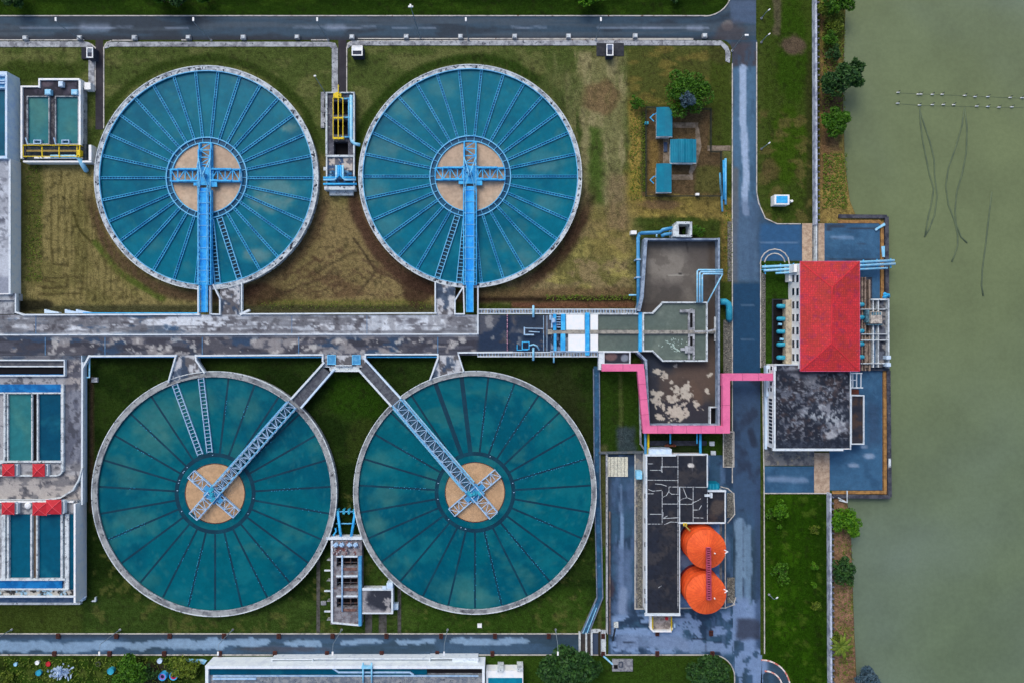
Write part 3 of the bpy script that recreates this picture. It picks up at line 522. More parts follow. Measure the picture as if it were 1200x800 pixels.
def make_tank(cx, cy, rin, rout, label, upper, phase, nsp, rwell, ladders=(), specks=()):
    c = W(cx, cy, ZR); t = thing('settling_tank', label, 'tank', (c.x, c.y, 0), G_TANK)
    ri, ro = rin*PX, rout*PX
    m = MB().ring(c, ri, ro, 0, ZR, 160); m.build('tank_wall', rimc if upper else rimg, t)
    MB().ring(c, ro-.02, ro+.18, ZR-.4, ZR+.10, 160).build('coping', concw, t)
    MB().ring(c, ri-.12, ri+.05, ZR-.25, ZR+.06, 160).build('inner_lip', steell if upper else conc, t)
    pool(c, ri+.01, upper, t)
    rw = rwell*PX; r2 = 47.3*PX
    disc = MB().cyl(c, rw, ZW-.3, ZW+.05, 96); disc.build('feed_well', brownw if upper else brownw2, t)
    if upper:
        MB().ring(c, rw, r2, ZW-.3, ZW+.03, 96).build('ring_channel', ringd, t)
        h = MB().ring(c, rw-.05, rw+.16, ZW-.1, ZW+.42, 96).ring(c, r2-.1, r2+.12, ZW-.1, ZW+.42, 96)
        for k in range(nsp): radial(h, c, R(phase+360/nsp*k), rw, r2, 0, .10, ZW+.1, ZW+.3)
        h.build('ring_weir', steell, t)
    else:
        MB().ring(c, rw+.02, rw+.16, ZW-.1, ZW+.10, 96).build('well_lip', rust, t)
        q = MB().ring(c, 43*PX, 47.5*PX, ZW-.3, ZW+.012, 96); q.build('ring_channel', troughd, t)
        q = MB(); rng = random.Random(int(cx))
        for k in range(10):
            a = rng.uniform(0, 6.28); rr = 45*PX; q.box(c.x+rr*math.cos(a), c.y+rr*math.sin(a), c.x+rr*math.cos(a)+.25, c.y+rr*math.sin(a)+.12, ZW, ZW+.08)
        q.build('weir_bracket', steelw, t)
    r0 = (47.3 if upper else 47)*PX
    for k in range(nsp):
        a = R(phase+360/nsp*k)
        if k in ladders:       # wide trough of open rungs
            q = MB(); s0, s1 = (.62, .62)
            for s in (-1, 1): radial(q, c, a, r0+.3, ri, s*.62, .16, ZW-.1, ZW+.42)
            L = ri-r0; nn = int(L/.85)
            for i in range(nn):
                rr = r0+.5+L*i/nn; d = Vector((math.cos(a), math.sin(a), 0)); sx = Vector((-d.y, d.x, 0))*.62
                p = Vector((c.x, c.y, ZW+.25))+d*rr; q.beam(p-sx, p+sx, .13, .13)
            q.build('rung_trough', steell if upper else steelw, t)
            if upper: e = MB(); radial(e, c, a, r0+.3, ri, 0, 1.0, ZW-.3, ZW+.02); e.build('trough_bed', troughd, t)
            continue
        if upper:
            q = MB(); rs = random.Random(k*7+int(cx))
            for s in (-1, 1): radial(q, c, a, r0, ri, s*.25, .11, ZW-.2, ZW+.30+rs.uniform(-.02, .02))
            for i in range(24):
                rr = r0+(ri-r0)*(i+.5)/24; d = Vector((math.cos(a), math.sin(a), 0)); sx = Vector((-d.y, d.x, 0))*.25; p = Vector((c.x, c.y, ZW+.22))+d*rr; q.beam(p-sx, p+sx, .09, .1)
            o = q.build('radial_trough', steelt, t); e = MB(); radial(e, c, a, r0, ri, 0, .42, ZW-.2, ZW+.05); e.build('trough_bed', bedm, o)
        else:
            q = MB(); wd = 1.0 if k in specks and specks[k] == 'w' else .44
            radial(q, c, a, r0, ri-.2, 0, wd, ZW-.3, ZW+.015)
            o = q.build('radial_trough', troughd, t)
            if k in specks and specks[k] != 'w':
                f0, f1, nn = specks[k]; q = MB(); rng = random.Random(k)
                for i in range(nn):
                    rr = r0+(ri-r0)*(f0+(f1-f0)*(i+rng.uniform(.2, .8))/nn); d = Vector((math.cos(a), math.sin(a), 0)); s = rng.choice((-1, 1))*.22
                    p = Vector((c.x-d.y*s, c.y+d.x*s, ZW+.05))+d*rr; q.beam(p, p+d*.24, .07, .07)
                q.build('weir_edge', steelt, o)
    return t, c, ri, ro
T1 = make_tank(241.7, 208.3, 125.5, 130.6, 'round tank with light blue troughs and a big cloudy patch, left of the pipe gallery', True, 0, 30, 41, (23, 24))
T2 = make_tank(551, 206.5, 126, 130.2, 'round tank with light blue troughs beside the broad dry meadow', True, 0, 30, 41, (21, 22))
T3 = make_tank(251, 578.3, 137.5, 143, 'round tank with dark sunken troughs and two pale ladder troughs near its top edge', False, -90, 27, 34.6, (14, 15),
     {3: (.3, .9, 10), 10: (.1, .5, 8), 7: (.2, .6, 12), 12: (.5, .7, 6), 13: (.5, .7, 6), 18: (.4, .7, 6), 17: (.5, .8, 7), 20: (.5, .6, 4), 22: (.45, 1, 26), 26: (.2, 1, 34), 25: (.2, .6, 7), 1: (.1, .7, 9), 2: (.5, .9, 7), 6: (.6, .9, 6)})
T4 = make_tank(556.5, 576.8, 137.3, 141.8, 'round tank with dark sunken troughs and no ladder troughs, beside the narrow blue channel', False, -90, 27, 34.6, (),
     {14: 'w', 15: 'w', 8: (.05, .95, 30), 1: (.0, 1, 34), 3: (.1, .9, 26), 0: (.2, .9, 8), 11: (.2, .8, 12), 12: (.1, .9, 24), 13: (.2, .6, 16), 20: (.1, .6, 16), 10: (.5, .8, 6), 5: (.3, .6, 8), 18: (.2, .6, 7)})

def truss(mb, p, q, w, z0, z1, ch=.22, step=2.0, lower=True, zig=True):     # box truss between world points
    p = Vector((p[0], p[1], 0)); q = Vector((q[0], q[1], 0)); d = (q-p); L = d.length; d /= L; s = Vector((-d.y, d.x, 0))*(w/2)
    for z in ((z1, z0) if lower else (z1,)):
        for g in (-1, 1): mb.beam(p+s*g+Vector((0, 0, z)), q+s*g+Vector((0, 0, z)), ch, ch)
    n = max(2, round(L/step))
    for i in range(n+1):
        a = p+d*L*i/n+Vector((0, 0, z1)); mb.beam(a-s, a+s, ch*.7, ch*.7)
        if lower:
            for g in (-1, 1): mb.beam(a+s*g, a+s*g+Vector((0, 0, z0-z1)), ch*.6, ch*.6)
        if i < n and zig:
            b = a+d*L/n; g = 1 if i % 2 else -1; mb.beam(a+s*g, b-s*g, ch*.6, ch*.6)
            if lower: mb.beam(a+s, b+s+Vector((0, 0, z0-z1)), ch*.5, ch*.5); mb.beam(a-s, b-s+Vector((0, 0, z0-z1)), ch*.5, ch*.5)
    return mb
# ---- bright blue bridges of the two upper tanks
def upper_bridge(T, yend, dx, label, sx):
    t_, c, ri, ro = T; t = thing('tank_bridge', label, 'bridge', (c.x, c.y, 2.0), 'bridges over the settling tanks')
    ye = W(0, yend, 2.6).y; rw = 41*PX
    MB().box(c.x-.95, ye+6.2, c.x+.95, c.y-2.6, 2.75, 2.95).box(c.x-.75, ye, c.x+.75, ye+6.2, 2.70, 2.9).build('walkway', deckb, t)
    for s in (-1, 1):
        g = MB(); x = c.x+s*1.45
        g.beam((x, c.y-3, 2.9), (x, ye+6.3, 2.9), .26, .3); g.beam((x, c.y-3, 2.15), (x, ye+6.3, 2.15), .3, .3)
        n = 16
        for i in range(n+1):
            y = c.y-3+(ye+6.3-c.y+3)*i/n; g.beam((x, y, 2.2), (x, y, 2.9), .12, .12); g.beam((c.x+s*.98, y, 2.8), (x, y, 2.8), .14, .12)
            if i < n: g.beam((x, y, 2.2), (x, y+(ye+6.3-c.y+3)/n, 2.9), .12, .12)
        g.build('side_girder', steelb, t)
        h = MB().rail([(c.x+s*1.0, c.y-2.6), (c.x+s*1.0, ye+6.3)], 2.95, 1.1, .09, 1.9); h.rail([(c.x+s*.8, ye+6.1), (c.x+s*.8, ye)], 2.9, 1.0, .09, 1.6); h.build('handrail', steell, t)
    for i in range(9): y = c.y-3.5+(ye+7-c.y+3.5)*i/8; m = MB().beam((c.x-1.5, y, 3.0), (c.x+1.5, y, 3.0), .16, .12); m.build('cross_rail', steell, t)
    # scraper arms across the brown well
    for (ax, ay) in ((-1, 0), (1, 0), (0, 1)):
        a = MB(); p = (c.x+ax*1.2, c.y+ay*1.2+(.4 if ax else 0)); q = (c.x+ax*rw*.99, c.y+ay*rw*.97+(.4 if ax else 0))
        truss(a, p, q, 2.7, 1.75, 2.5, .30, 1.7, True); d = Vector((ax, ay, 0)); s = Vector((-ay, ax, 0))
        for g in (-1, 1):
            b0 = Vector((p[0], p[1], 2.9))+s*1.35*g; a.beam(b0, b0+d*rw*.62, .34, .3)
        a.build('scraper_arm', steelb, t)
    f = MB().box(c.x-1.9, c.y-1.9, c.x+1.9, c.y+2.2, 2.35, 2.6); f.box(c.x-2.6, c.y-2.0, c.x-1.6, c.y-1.2, 2.4, 2.75); f.box(c.x+1.3, c.y-2.3, c.x+2.8, c.y-.6, 2.4, 2.85); f.build('centre_platform', steelb, t)
    f = MB().cyl((c.x, c.y+.2), .55, 2.6, 3.4, 20); f.cyl((c.x+.2, c.y+.2), .35, 3.4, 3.9, 16); f.box(c.x-.9, c.y+.6, c.x-.2, c.y+1.5, 2.6, 3.2); f.build('drive_motor', pipeb, t)
    f = MB()
    for s in (-1, 1):
        for e in (-1, 1):
            f.beam((c.x+s*1.35, c.y+.2+e*4.0, 2.9), (c.x+s*.2, c.y+.2, 4.3), .2, .2)
            f.beam((c.x+s*1.35, c.y+.2+e*4.0, 2.9), (c.x+s*1.35, c.y+.2+e*1.6, 3.8), .16, .16)
        f.beam((c.x+s*1.4, c.y+4.2, 2.95), (c.x+s*1.4, c.y-4.2, 2.95), .22, .22)
    f.build('brace', steell, t); return t
upper_bridge(T1, 366, 0, 'bright blue walkway bridge over the round tank left of the pipe gallery', 1)
upper_bridge(T2, 366, 0, 'bright blue walkway bridge over the round tank beside the dry meadow', -1)
# ---- whitish truss bridges of the two lower tanks
def lower_bridge(T, px, py, rimpx, label, grated):
    t_, c, ri, ro = T; t = thing('tank_bridge', label, 'bridge', (c.x, c.y, 2.0), 'bridges over the settling tanks')
    e = W(*rimpx, 3.0); d = Vector((e.x-c.x, e.y-c.y, 0)).normalized(); s = Vector((-d.y, d.x, 0)); c0 = Vector((c.x, c.y, 0))
    L = (Vector((e.x, e.y, 0))-c0).length; t0 = c0-d*1.2
    g = MB(); truss(g, c0-d*(34*PX), e, 2.35, 2.0, 3.0, .20, 1.55, True)
    if not grated: truss(g, c0, e, 2.3, 2.5, 3.05, .12, 1.55, False)
    g.build('truss', steelw, t)
    gr = MB()
    p = c0+d*1.5+Vector((0, 0, 2.72)); q = c0+d*(L-.3)+Vector((0, 0, 2.72)); gr.beam(p, q, 1.5 if grated else .9, .06)
    gr.build('grating', weather('steel grating', (52, 66, 84) if grated else (52, 92, 120), (76, 92, 110), 2, .4, .7, .8, gs=20, grain=.3), t)
    for g_ in (-1, 1):
        a = c0+d*1.6+s*(1.22*g_); b = c0+d*L+s*(1.22*g_); h = MB().rail([(a.x, a.y), (b.x, b.y)], 3.0, 1.05, .09, 2.0); h.build('handrail', steell, t)
        if grated:
            k = MB(); a2 = c0+d*2+s*(1.75*g_ if g_ > 0 else -1.5); b2 = c0+d*(L-.5)+s*(1.75*g_ if g_ > 0 else -1.5)
            k.beam(a2+Vector((0, 0, 2.2)), b2+Vector((0, 0, 2.2)), .28, .2); k.build('side_pipe', pipel, t)
    for g_ in (-1, 1):
        a = MB(); p = c0+s*(1.3*g_); q = c0+s*(35.5*PX*g_); truss(a, p, q, 2.15, 1.8, 2.35, .2, 1.6, True); a.build('scraper_arm', steelw, t)
    f = MB(); w = Vector((0, 0, 2.55)); f.beam(c0-d*1.6+w, c0+d*1.6+w, 3.4, .12); f.beam(c0-s*2.6+Vector((0, 0, 2.45)), c0+s*2.6+Vector((0, 0, 2.45)), 1.2, .12); f.build('centre_platform', pipeb, t)
    f = MB().cyl(c0, .55, 2.6, 3.3, 20).cyl(c0+d*.2, .3, 3.3, 3.8, 16); f.beam(c0+s*.9+Vector((0, 0, 2.9)), c0+s*.9+d*1.4+Vector((0, 0, 2.9)), .7, .6); f.beam(c0-s*.8-d*1.2+Vector((0, 0, 2.9)), c0-s*.8+Vector((0, 0, 2.9)), .6, .6); f.build('drive_motor', cyan, t)
    return t
lower_bridge(T3, 0, 0, (342, 474), 'pale lattice bridge of white crossed bars running up right over a round tank', False)
lower_bridge(T4, 0, 0, (465, 471), 'pale bridge with dark grating floor running up left over a round tank', True)
# fixed ramps from the hub to the rims
def ramp_(pts, pr, label):
    m = MB().ppoly(pts, 0, 2.35); t = thing('ramp', label, 'ramp', tuple(W(sum(p[0] for p in pts)/4, sum(p[1] for p in pts)/4, 0).xy)+(0,), 'ramps from the hub to the lower tanks')
    m.build('ramp_slab', weather('ramp concrete', (92, 96, 106), (70, 72, 84), .8, .42, .6, .85, (120, 122, 130), 2, .6, .7), t)
    for a, b, mt in pr: q = MB(); q.path([a, b], .42, 2.9, .6); q.build('side_wall', mt, t)
ramp_([(341, 467), (378, 430), (388, 438), (352, 477)], (((341, 467), (379, 425), line), ((353, 477), (391, 433), whiteb)), 'concrete ramp running down left from the hub to a round tank')
ramp_([(421, 433), (429, 425), (469, 467), (458, 476)], (((421, 434), (458, 475), line), ((427, 420), (469, 466), whiteb)), 'concrete ramp running down right from the hub to a round tank')

# ================================================================== LONG RAISED DECK
ZD = 2.0
def p_deck(P):
    P.rect(-80, 394, 700, 420, (74, 76, 90), 1, 1.0, 0); P.rect(561, 360, 700, 420, (74, 78, 92), 1, 1, 0)
    P.noise(20, 12, (206, 212, 226), .44, .56, .9, 0, (-80, 369, 559, 391)); P.noise(30, 12, (92, 92, 102), .50, .60, .85, 5, (-80, 369, 559, 391)); P.noise(40, 9, (40, 74, 112), .56, .62, .8, 9, (-80, 369, 240, 391))
    P.noise(12, 7, (66, 64, 72), .58, .64, .75, 14, (-80, 369, 559, 391)); P.noise(7, 5, (210, 212, 222), .56, .66, .5, 3, (-80, 369, 559, 391))
    P.noise(60, 3.5, (96, 98, 108), .5, .6, .7, 31, (-80, 369, 559, 391)); P.noise(5, 14, (122, 124, 134), .55, .66, .6, 33, (-80, 369, 559, 391)); P.seg([(-80, 389.5), (560, 388)], 2.4, (90, 92, 102), .6, 1.2); P.noise(70, 3, (44, 46, 58), .5, .6, .7, 35, (-80, 395, 600, 416))
    P.noise(26, 10, (40, 66, 98), .50, .56, .85, 2, (-80, 395, 500, 416)); P.noise(18, 10, (146, 142, 146), .50, .58, .85, 7, (-80, 395, 600, 416)); P.noise(30, 12, (54, 54, 66), .52, .6, .7, 21, (-80, 395, 600, 416))
    P.noise(22, 14, (24, 44, 72), .44, .5, .9, 4, (560, 368, 650, 412)); P.noise(18, 13, (140, 140, 146), .56, .6, .8, 10, (561, 368, 610, 412)); P.noise(10, 10, (110, 96, 92), .6, .66, .7, 15, (600, 368, 642, 412))
    P.rect(604, 370, 640, 386, (24, 42, 66), .8, 3, 3)
    P.noise(9, 9, (190, 188, 190), .62, .66, .7, 4, (-80, 395, 560, 416))
dk = thing('raised_deck', 'long stained concrete deck with white parapets running between the upper and lower tanks', 'deck', (W(300, 392, 0).x, W(300, 392, 0).y, 0))
slab = MB()
slab.pbox(-300, 369, 645, 416, 0, ZD-.02); slab.ppoly([(258, 337), (281, 334), (281, 369), (258, 369)], 0, ZD); slab.ppoly([(511, 331), (533, 337), (533, 369), (511, 369)], 0, ZD); slab.ppoly([(206, 416), (229, 416), (231, 424), (239, 437), (197, 448)], 0, ZD)
slab.ppoly([(513, 416), (537, 416), (544, 435), (503, 444)], 0, ZD); slab.pbox(378, 416, 428, 430, 0, ZD); slab.pbox(386, 430, 421, 434, 0, ZD-.05)
slab.build('slab', concw, dk)
PD = painted('deck concrete', .8, .14, 6, .3, .1, 1.5)
surf('deck_paving', [rc(-300, 369, 559, 416), rc(559, 369, 645, 413)], ZD+.02, p_deck, PD, dk, 1.5, (172, 178, 192))
link = lambda P: (P.noise(8, 8, (68, 66, 72), .5, .58, .8), P.noise(9, 14, (44, 62, 88), .55, .62, .8, 5))
for pc in ([(258, 337), (281, 334), (281, 369), (258, 369)], [(511, 331), (533, 337), (533, 369), (511, 369)], [(206, 416), (229, 416), (239, 437), (197, 448)], [(513, 416), (537, 416), (544, 435), (503, 444)], rc(378, 416, 428, 429)): surf('link_paving', [pc], ZD+.03, link, PD, dk, 1.5, (182, 184, 194))
wl = MB()
def wall(pts, w=.3, z=ZD+.55, h=.8, m=None): (m or wl).path(pts, w, z, h)
wall([(18, 345), (18, 366), (27, 369), (233, 368.5)], .34); wall([(232, 369), (232, 336)]); wall([(246, 336), (246, 368), (257.5, 368.5), (257.5, 350), (249.5, 334)]); wall([(283, 332), (283, 368), (511, 367)]); wall([(282, 368), (291, 364)], .5)
wall([(510, 367), (510, 331)]); wall([(533, 368), (533, 352), (543, 336), (544, 368), (533, 368)]); wall([(560, 336), (560, 391)]); wall([(-300, 393), (560, 391.5)], .26, ZD+.35, .5)
wall([(97, 430), (104, 417), (206, 416.5)], .4); wall([(206, 416), (197, 447)], .3); wall([(229, 416), (229.5, 422), (239, 436)], .34); wall([(229, 416.5), (378, 415.5), (378, 423)], .36); wall([(428, 423), (428, 415), (513, 415), (513, 420), (504, 444)], .34); wall([(537, 415), (543, 434)], .3); wall([(537, 413), (600, 412.5)], .36)
wall([(388, 434.5), (421, 434.5)], .25); wall([(393, 428), (412, 428)], .2)
wl.build('parapet', line, dk)
m = MB()
for x in (53, 123, 237, 350, 513): m.pbox(x-.4, 395, x+.4, 416, ZD+.03, ZD+.06)
for x in (42, 342, 430): m.pbox(x-.3, 370, x+.3, 391, ZD+.03, ZD+.06)
m.build('joint_strip', weather('joint', (60, 110, 160), (120, 150, 180), 1, .4, .7), dk)
m = MB(); m.pbox(105, 417.5, 205, 418.6, ZD-.5, ZD-.2); m.pbox(230, 417.5, 377, 418.8, ZD-.5, ZD-.2); m.pbox(430, 417.2, 512, 418.6, ZD-.5, ZD-.2); m.pbox(97, 366.4, 231, 367.4, ZD-.5, ZD-.2)
m.build('edge_pipe', steelb, dk)
# small blue hatch covers on the hub
for x, lab in ((388.5, 'square blue hatch cover at the top of the left ramp'), (417.5, 'square blue hatch cover at the top of the right ramp')):
    t = thing('hatch_cover', lab, 'hatch cover', tuple(W(x, 421, ZD+.03)), 'blue hatch covers on the hub')
    MB().pbox(x-5, 415.5, x+5, 427, ZD+.03, ZD+.2).build('plate', pipeb, t); q = MB().frame(x-5, 415.6, x+5, 426.9, .9, ZD+.2, ZD+.3); q.build('frame', steell, t)
# support brackets at the deck's north foot
for i, x in enumerate((52, 76, 89)):
    t = MB(); t.ppoly([(x, 363), (x+17, 366), (x+17, 367.2), (x, 367.2)], .6, 1.5, 1.5); t.ppoly([(x, 362.6), (x+2.5, 362.6), (x+2.5, 367), (x, 367)], .3, 1.52, 1.5)
    tag(t.build('bracket', whiteb), ('leftmost', 'middle', 'rightmost')[i]+' of three white wedge brackets along the deck edge below the mown field', 'bracket', 'wedge brackets at the deck edge')
# pale fences of the deck's east half
def grate_walk(x0, y0, x1, y1, label, z=2.2):
    t = thing('catwalk', label, 'catwalk', tuple(W((x0+x1)/2, (y0+y1)/2, 0)))
    MB().pbox(x0, y0, x1, y1, z-.15, z).build('grating', weather('catwalk grating', (86, 92, 106), (150, 146, 140), 1.4, .46, .56, .8, (44, 50, 66), 1.2, .56, .62, gs=14, grain=.35), t)
    for y in (y0, y1): q = MB(); q.path([(x0, y), (x1, y)], .22, z+.1, .3); q.build('edge_beam', line, t)
    q = MB(); n = int((x1-x0)/3.4)
    for i in range(n+1): x = x0+(x1-x0)*i/n; q.pbox(x-.25, y0, x+.25, y1, z, z+.07)
    q.build('cross_bar', steelw, t); return t
grate_walk(561, 362.5, 745, 367.5, 'narrow grating catwalk with white edges along the meadow side of the inlet channels')
grate_walk(560, 412.5, 700, 417.5, 'narrow rusty grating catwalk with white edges beside the dark lawn')
# ================================================================== TREES, BUSHES
rt = np.random.RandomState(3)
def leafcloud(cx, cy, z0, rx, ry, rz, n, size, rng, lobes=14, gap=.55):
    """leaf-sized quads in clumps through an uneven crown volume; world metres"""
    m = MB(); cl = []
    for i in range(lobes):
        u = rng.normal(size=3); u /= np.linalg.norm(u); r = rng.uniform(.35, .9)
        cl.append((u*r*np.array([1, 1, .8]), rng.uniform(.22, .42)))
    cl.append((np.zeros(3), .5)); V = []; F = []
    for i in range(n):
        c, s = cl[rng.randint(len(cl))]; u = rng.normal(size=3); u /= np.linalg.norm(u); p = c+u*s*rng.uniform(.5, 1.0)**.5
        P = np.array([cx+p[0]*rx, cy+p[1]*ry, z0+max(p[2], -1.0)*rz])
        a = rng.normal(size=3); a[2] = abs(a[2])+.5; a /= np.linalg.norm(a); b = np.cross(a, rng.normal(size=3)); b /= np.linalg.norm(b); c2 = np.cross(a, b); q = size*rng.uniform(.6, 1.3)
        k = len(V); V += [P-b*q, P-c2*q*.5, P+b*q, P+c2*q*.5]; F.append((k, k+1, k+2, k+3))
    m.v = [tuple(v) for v in V]; m.f = F; return m
def tree(px, py, rpx, h, mat, label, name='tree', group=None, n=None, rpy=None, size=.38, lobes=16, seed=None, cat='tree'):
    rng = np.random.RandomState(seed if seed is not None else int(px*7+py*3) % 9999)
    zc = h*.62; c = W(px, py, zc); r = rpx*.2*(H-zc)/H; ry = (rpy or rpx)*.2*(H-zc)/H
    r *= 1.14; ry *= 1.14; t = thing(name, label, cat, (c.x, c.y, 0), group); rz = min(h*.36, r*.85+.3)
    leafcloud(c.x, c.y, zc, r*.95, ry*.95, rz, n or int(130*r*ry+150), size, rng, lobes).build('crown', mat, t)
    q = MB().tube([(c.x, c.y, 0), (c.x+.1, c.y, zc*.5), (c.x, c.y, zc)], [max(.06, r*.06), max(.05, r*.045), .04], 8)
    for k in range(5):
        a = rng.uniform(0, 6.28); q.tube([(c.x, c.y, zc*.45+k*.15), (c.x+math.cos(a)*r*.35, c.y+math.sin(a)*r*.35, zc*.9), (c.x+math.cos(a)*r*.65, c.y+math.sin(a)*ry*.65, zc+rz*.3)], [r*.03+.02, r*.02+.015, .01], 6)
    q.build('trunk', barkm, t); return t
tree(806, 110, 27, 6, leaf_mid, 'broad bright green tree above the teal roofed sheds', n=5200, size=.32, lobes=26)
tree(805, 116, 10, 8.5, leaf_blue, 'blue grey tree rising through the middle of a broad green tree', n=900, size=.25)
tree(747, 121, 9, 2.6, leaf_mid, 'small loose bush at the corner of the shed plot', 'bush', cat='bush', size=.22)
tree(988, 92, 22, 7, leaf_dark, 'large dark green tree leaning over the river bank', n=3800, lobes=20, rpy=20)
tree(1004, 78, 8, 7, leaf_dark, 'small dark tree crown jutting out over the river beside the large bank tree', n=700)
tree(979, 142, 16.5, 5, leaf_mid, 'rounded bright green bush on the bare river bank', 'bush', cat='bush', n=2600, lobes=20, rpy=14.5)
tree(983, 3, 16, 6, leaf_mid, 'green bank tree cut by the top edge beside the river', n=2000)
tree(968, 8, 8, 5, leaf_olive, 'loose olive bush between the boundary wall and the top bank tree', 'bush', cat='bush')
tree(978, 28, 9, 3, leaf_olive, 'olive bank bush just below the top bank tree', 'bush', 'bushes on the upper river bank', cat='bush', size=.25)
tree(975, 45, 9, 3, leaf_mid, 'green bank bush midway between the top tree and the large dark tree', 'bush', 'bushes on the upper river bank', cat='bush', size=.25)
tree(978, 62, 9, 3.5, leaf_dark, 'dark bank bush touching the large dark tree', 'bush', 'bushes on the upper river bank', cat='bush', size=.25)
tree(993, 612, 17, 5, leaf_bright, 'round bright green tree on the brown lower bank', n=2600, lobes=22, rpy=15)
tree(990, 669, 15, 5, leaf_dark, 'dark feathery tree in the middle of the brown lower bank', n=1300, lobes=18)
def palm(px, py, h, label):
    c = W(px, py, h); t = thing('banana_plant', label, 'plant', (c.x, c.y, 0)); q = MB(); rng = random.Random(5)
    for k in range(11):
        a = 2*math.pi*k/11+rng.uniform(-.2, .2); L = rng.uniform(2.2, 3.6); d = Vector((math.cos(a), math.sin(a), 0)); s = Vector((-d.y, d.x, 0)); pr = None; vs = []
        for i in range(7):
            u = i/6; p = c+d*L*u+Vector((0, 0, .9*math.sin(u*2.6)-.5*u)); w = .45*math.sin(math.pi*(u*.85+.12)); vs += [p-s*w+Vector((0, 0, -.1)), p+Vector((0, 0, .06)), p+s*w+Vector((0, 0, -.1))]
        fs = []
        for i in range(6): fs += [(3*i, 3*i+1, 3*i+4, 3*i+3), (3*i+1, 3*i+2, 3*i+5, 3*i+4)]
        q.add(vs, fs)
    q.build('frond', leaf_olive, t); MB().tube([(c.x, c.y, 0), (c.x, c.y, h)], [.22, .14], 8).build('stem', barkm, t)
palm(985, 757, 3.0, 'yellow green banana plant with drooping leaves on the lower bank')
tree(981, 745, 6, 2.5, leaf_olive, 'olive bush just above the banana plant', 'bush', cat='bush', size=.22)
tree(1015, 794, 17, 4, leaf_blue, 'dark blue green bush standing in the river edge at the bottom', 'bush', n=1800, rpy=13, cat='bush')
tree(665, 783, 34, 9, leaf_dark, 'large dark tree beside the lower road and slab bridge', n=7000, lobes=34, size=.42, rpy=24)
tree(700, 784, 11, 5, leaf_dark, 'smaller dark tree against the right side of the large bottom tree', n=800)
tree(831, 790, 25, 7, leaf_dark, 'pale dark green tree on the bottom corner lawn', n=4000, lobes=26, rpy=20)
tree(151, 787, 19, 4.5, leaf_mid, 'broad green bush left of the two ringed drums', 'bush', cat='bush', n=2600, lobes=20, rpy=18)
tree(176, 786, 9, 3, leaf_dark, 'dark scrubby bush right behind the two ringed drums', 'bush', cat='bush', size=.25)
tree(216, 785, 18, 3, leaf_olive, 'loose olive bush beside the white bottom basin', 'bush', cat='bush', n=1100, rpy=14)
tree(5, 796, 10, 2, leaf_olive, 'pale scrubby bush in the bottom left corner', 'bush', cat='bush', size=.22)
tree(203, -4, 18, 6, leaf_dark, 'dark tree at the top edge above the left road', n=1500, rpy=12)
tree(185, -5, 10, 5, leaf_mid, 'small green tree left against the dark tree at the top edge', n=700)
tree(238, -4, 9, 4, leaf_mid, 'small green tree right of the dark tree at the top edge', n=600)
tree(14, -4, 13, 5, leaf_dark, 'dark tree in the top left corner', n=900)
tree(688, -5, 18, 5, leaf_bright, 'bright green tree at the top edge above the middle of the road', n=1500, rpy=10)
tree(792, -5, 7, 3, leaf_dark, 'small dark bush at the top edge near the road junction', 'bush', cat='bush')
tree(812, 270, 0.1+13, 1.6, leaf_mid, 'low green bush beside the open concrete shaft', 'bush', cat='bush', rpy=8, size=.2)
tree(914, 597, 11, 3, leaf_bright, 'bright bush at the top of the riverside lawn', 'bush', cat='bush', size=.25, n=900)
tree(903, 602, 6, 2, leaf_mid, 'small ragged bush by the road edge of the riverside lawn', 'bush', cat='bush', size=.2)
tree(914, 672, 12, 3, leaf_mid, 'sparse dark bush near the road in the riverside lawn', 'bush', cat='bush', size=.25, n=600, rpy=16)
for x, y, r, l in ((955, 619, 6, 'roundest of the small bushes down the middle of the riverside lawn'), (954, 663, 5, 'small bright bush level with the dark feathery tree'), (955, 685, 4.5, 'small ragged bush just below the bright small bush on the riverside lawn'), (955, 709, 6, 'lowest small bush in the riverside lawn row'), (914, 617, 3.2, 'tiny bush below the bright bush on the riverside lawn')):
    tree(x, y, r, 1.4, leaf_bright if r < 6 else leaf_olive, l, 'bush', 'small bushes on the riverside lawn', cat='bush', size=.16)
# weeds: nobody could count them
rng = np.random.RandomState(11); V = []; F = []
def weeds(x0, y0, x1, y1, n, s, h):
    for i in range(n):
        p = W(rng.uniform(x0, x1), rng.uniform(y0, y1), 0); a = rng.uniform(0, 6.28); q = s*rng.uniform(.5, 1.4); k = len(V); dx, dy = math.cos(a)*q, math.sin(a)*q; z = h*rng.uniform(.3, 1)
        V.extend([(p.x-dx, p.y-dy, z*.3), (p.x+dy*.4, p.y-dx*.4, z), (p.x+dx, p.y+dy, z*.5), (p.x-dy*.4, p.y+dx*.4, z*.8)]); F.append((k, k+1, k+2, k+3))
weeds(303, 353, 505, 362, 260, .18, .3); weeds(964, 180, 992, 245, 700, .3, .4); weeds(964, 15, 990, 130, 600, .3, .5); weeds(738, 125, 752, 235, 400, .22, .4); weeds(640, 346, 745, 352, 250, .25, .4)
weeds(753, 132, 757, 225, 300, .2, .5); weeds(980, 600, 1000, 798, 500, .25, .3); weeds(4, 770, 235, 799, 900, .3, .5); weeds(30, 195, 50, 330, 300, .25, .3); weeds(848, 240, 858, 330, 200, .2, .3)
m = MB(); m.v = V; m.f = F; tag(m.build('weeds', leaf_olive), 'tufts of yellow green weeds along walls and banks', 'weeds', kind='stuff')
# ================================================================== FILTER BLOCKS, WEST
def base(px, py): p = W(px, py, 0); return (p.x, p.y, 0)
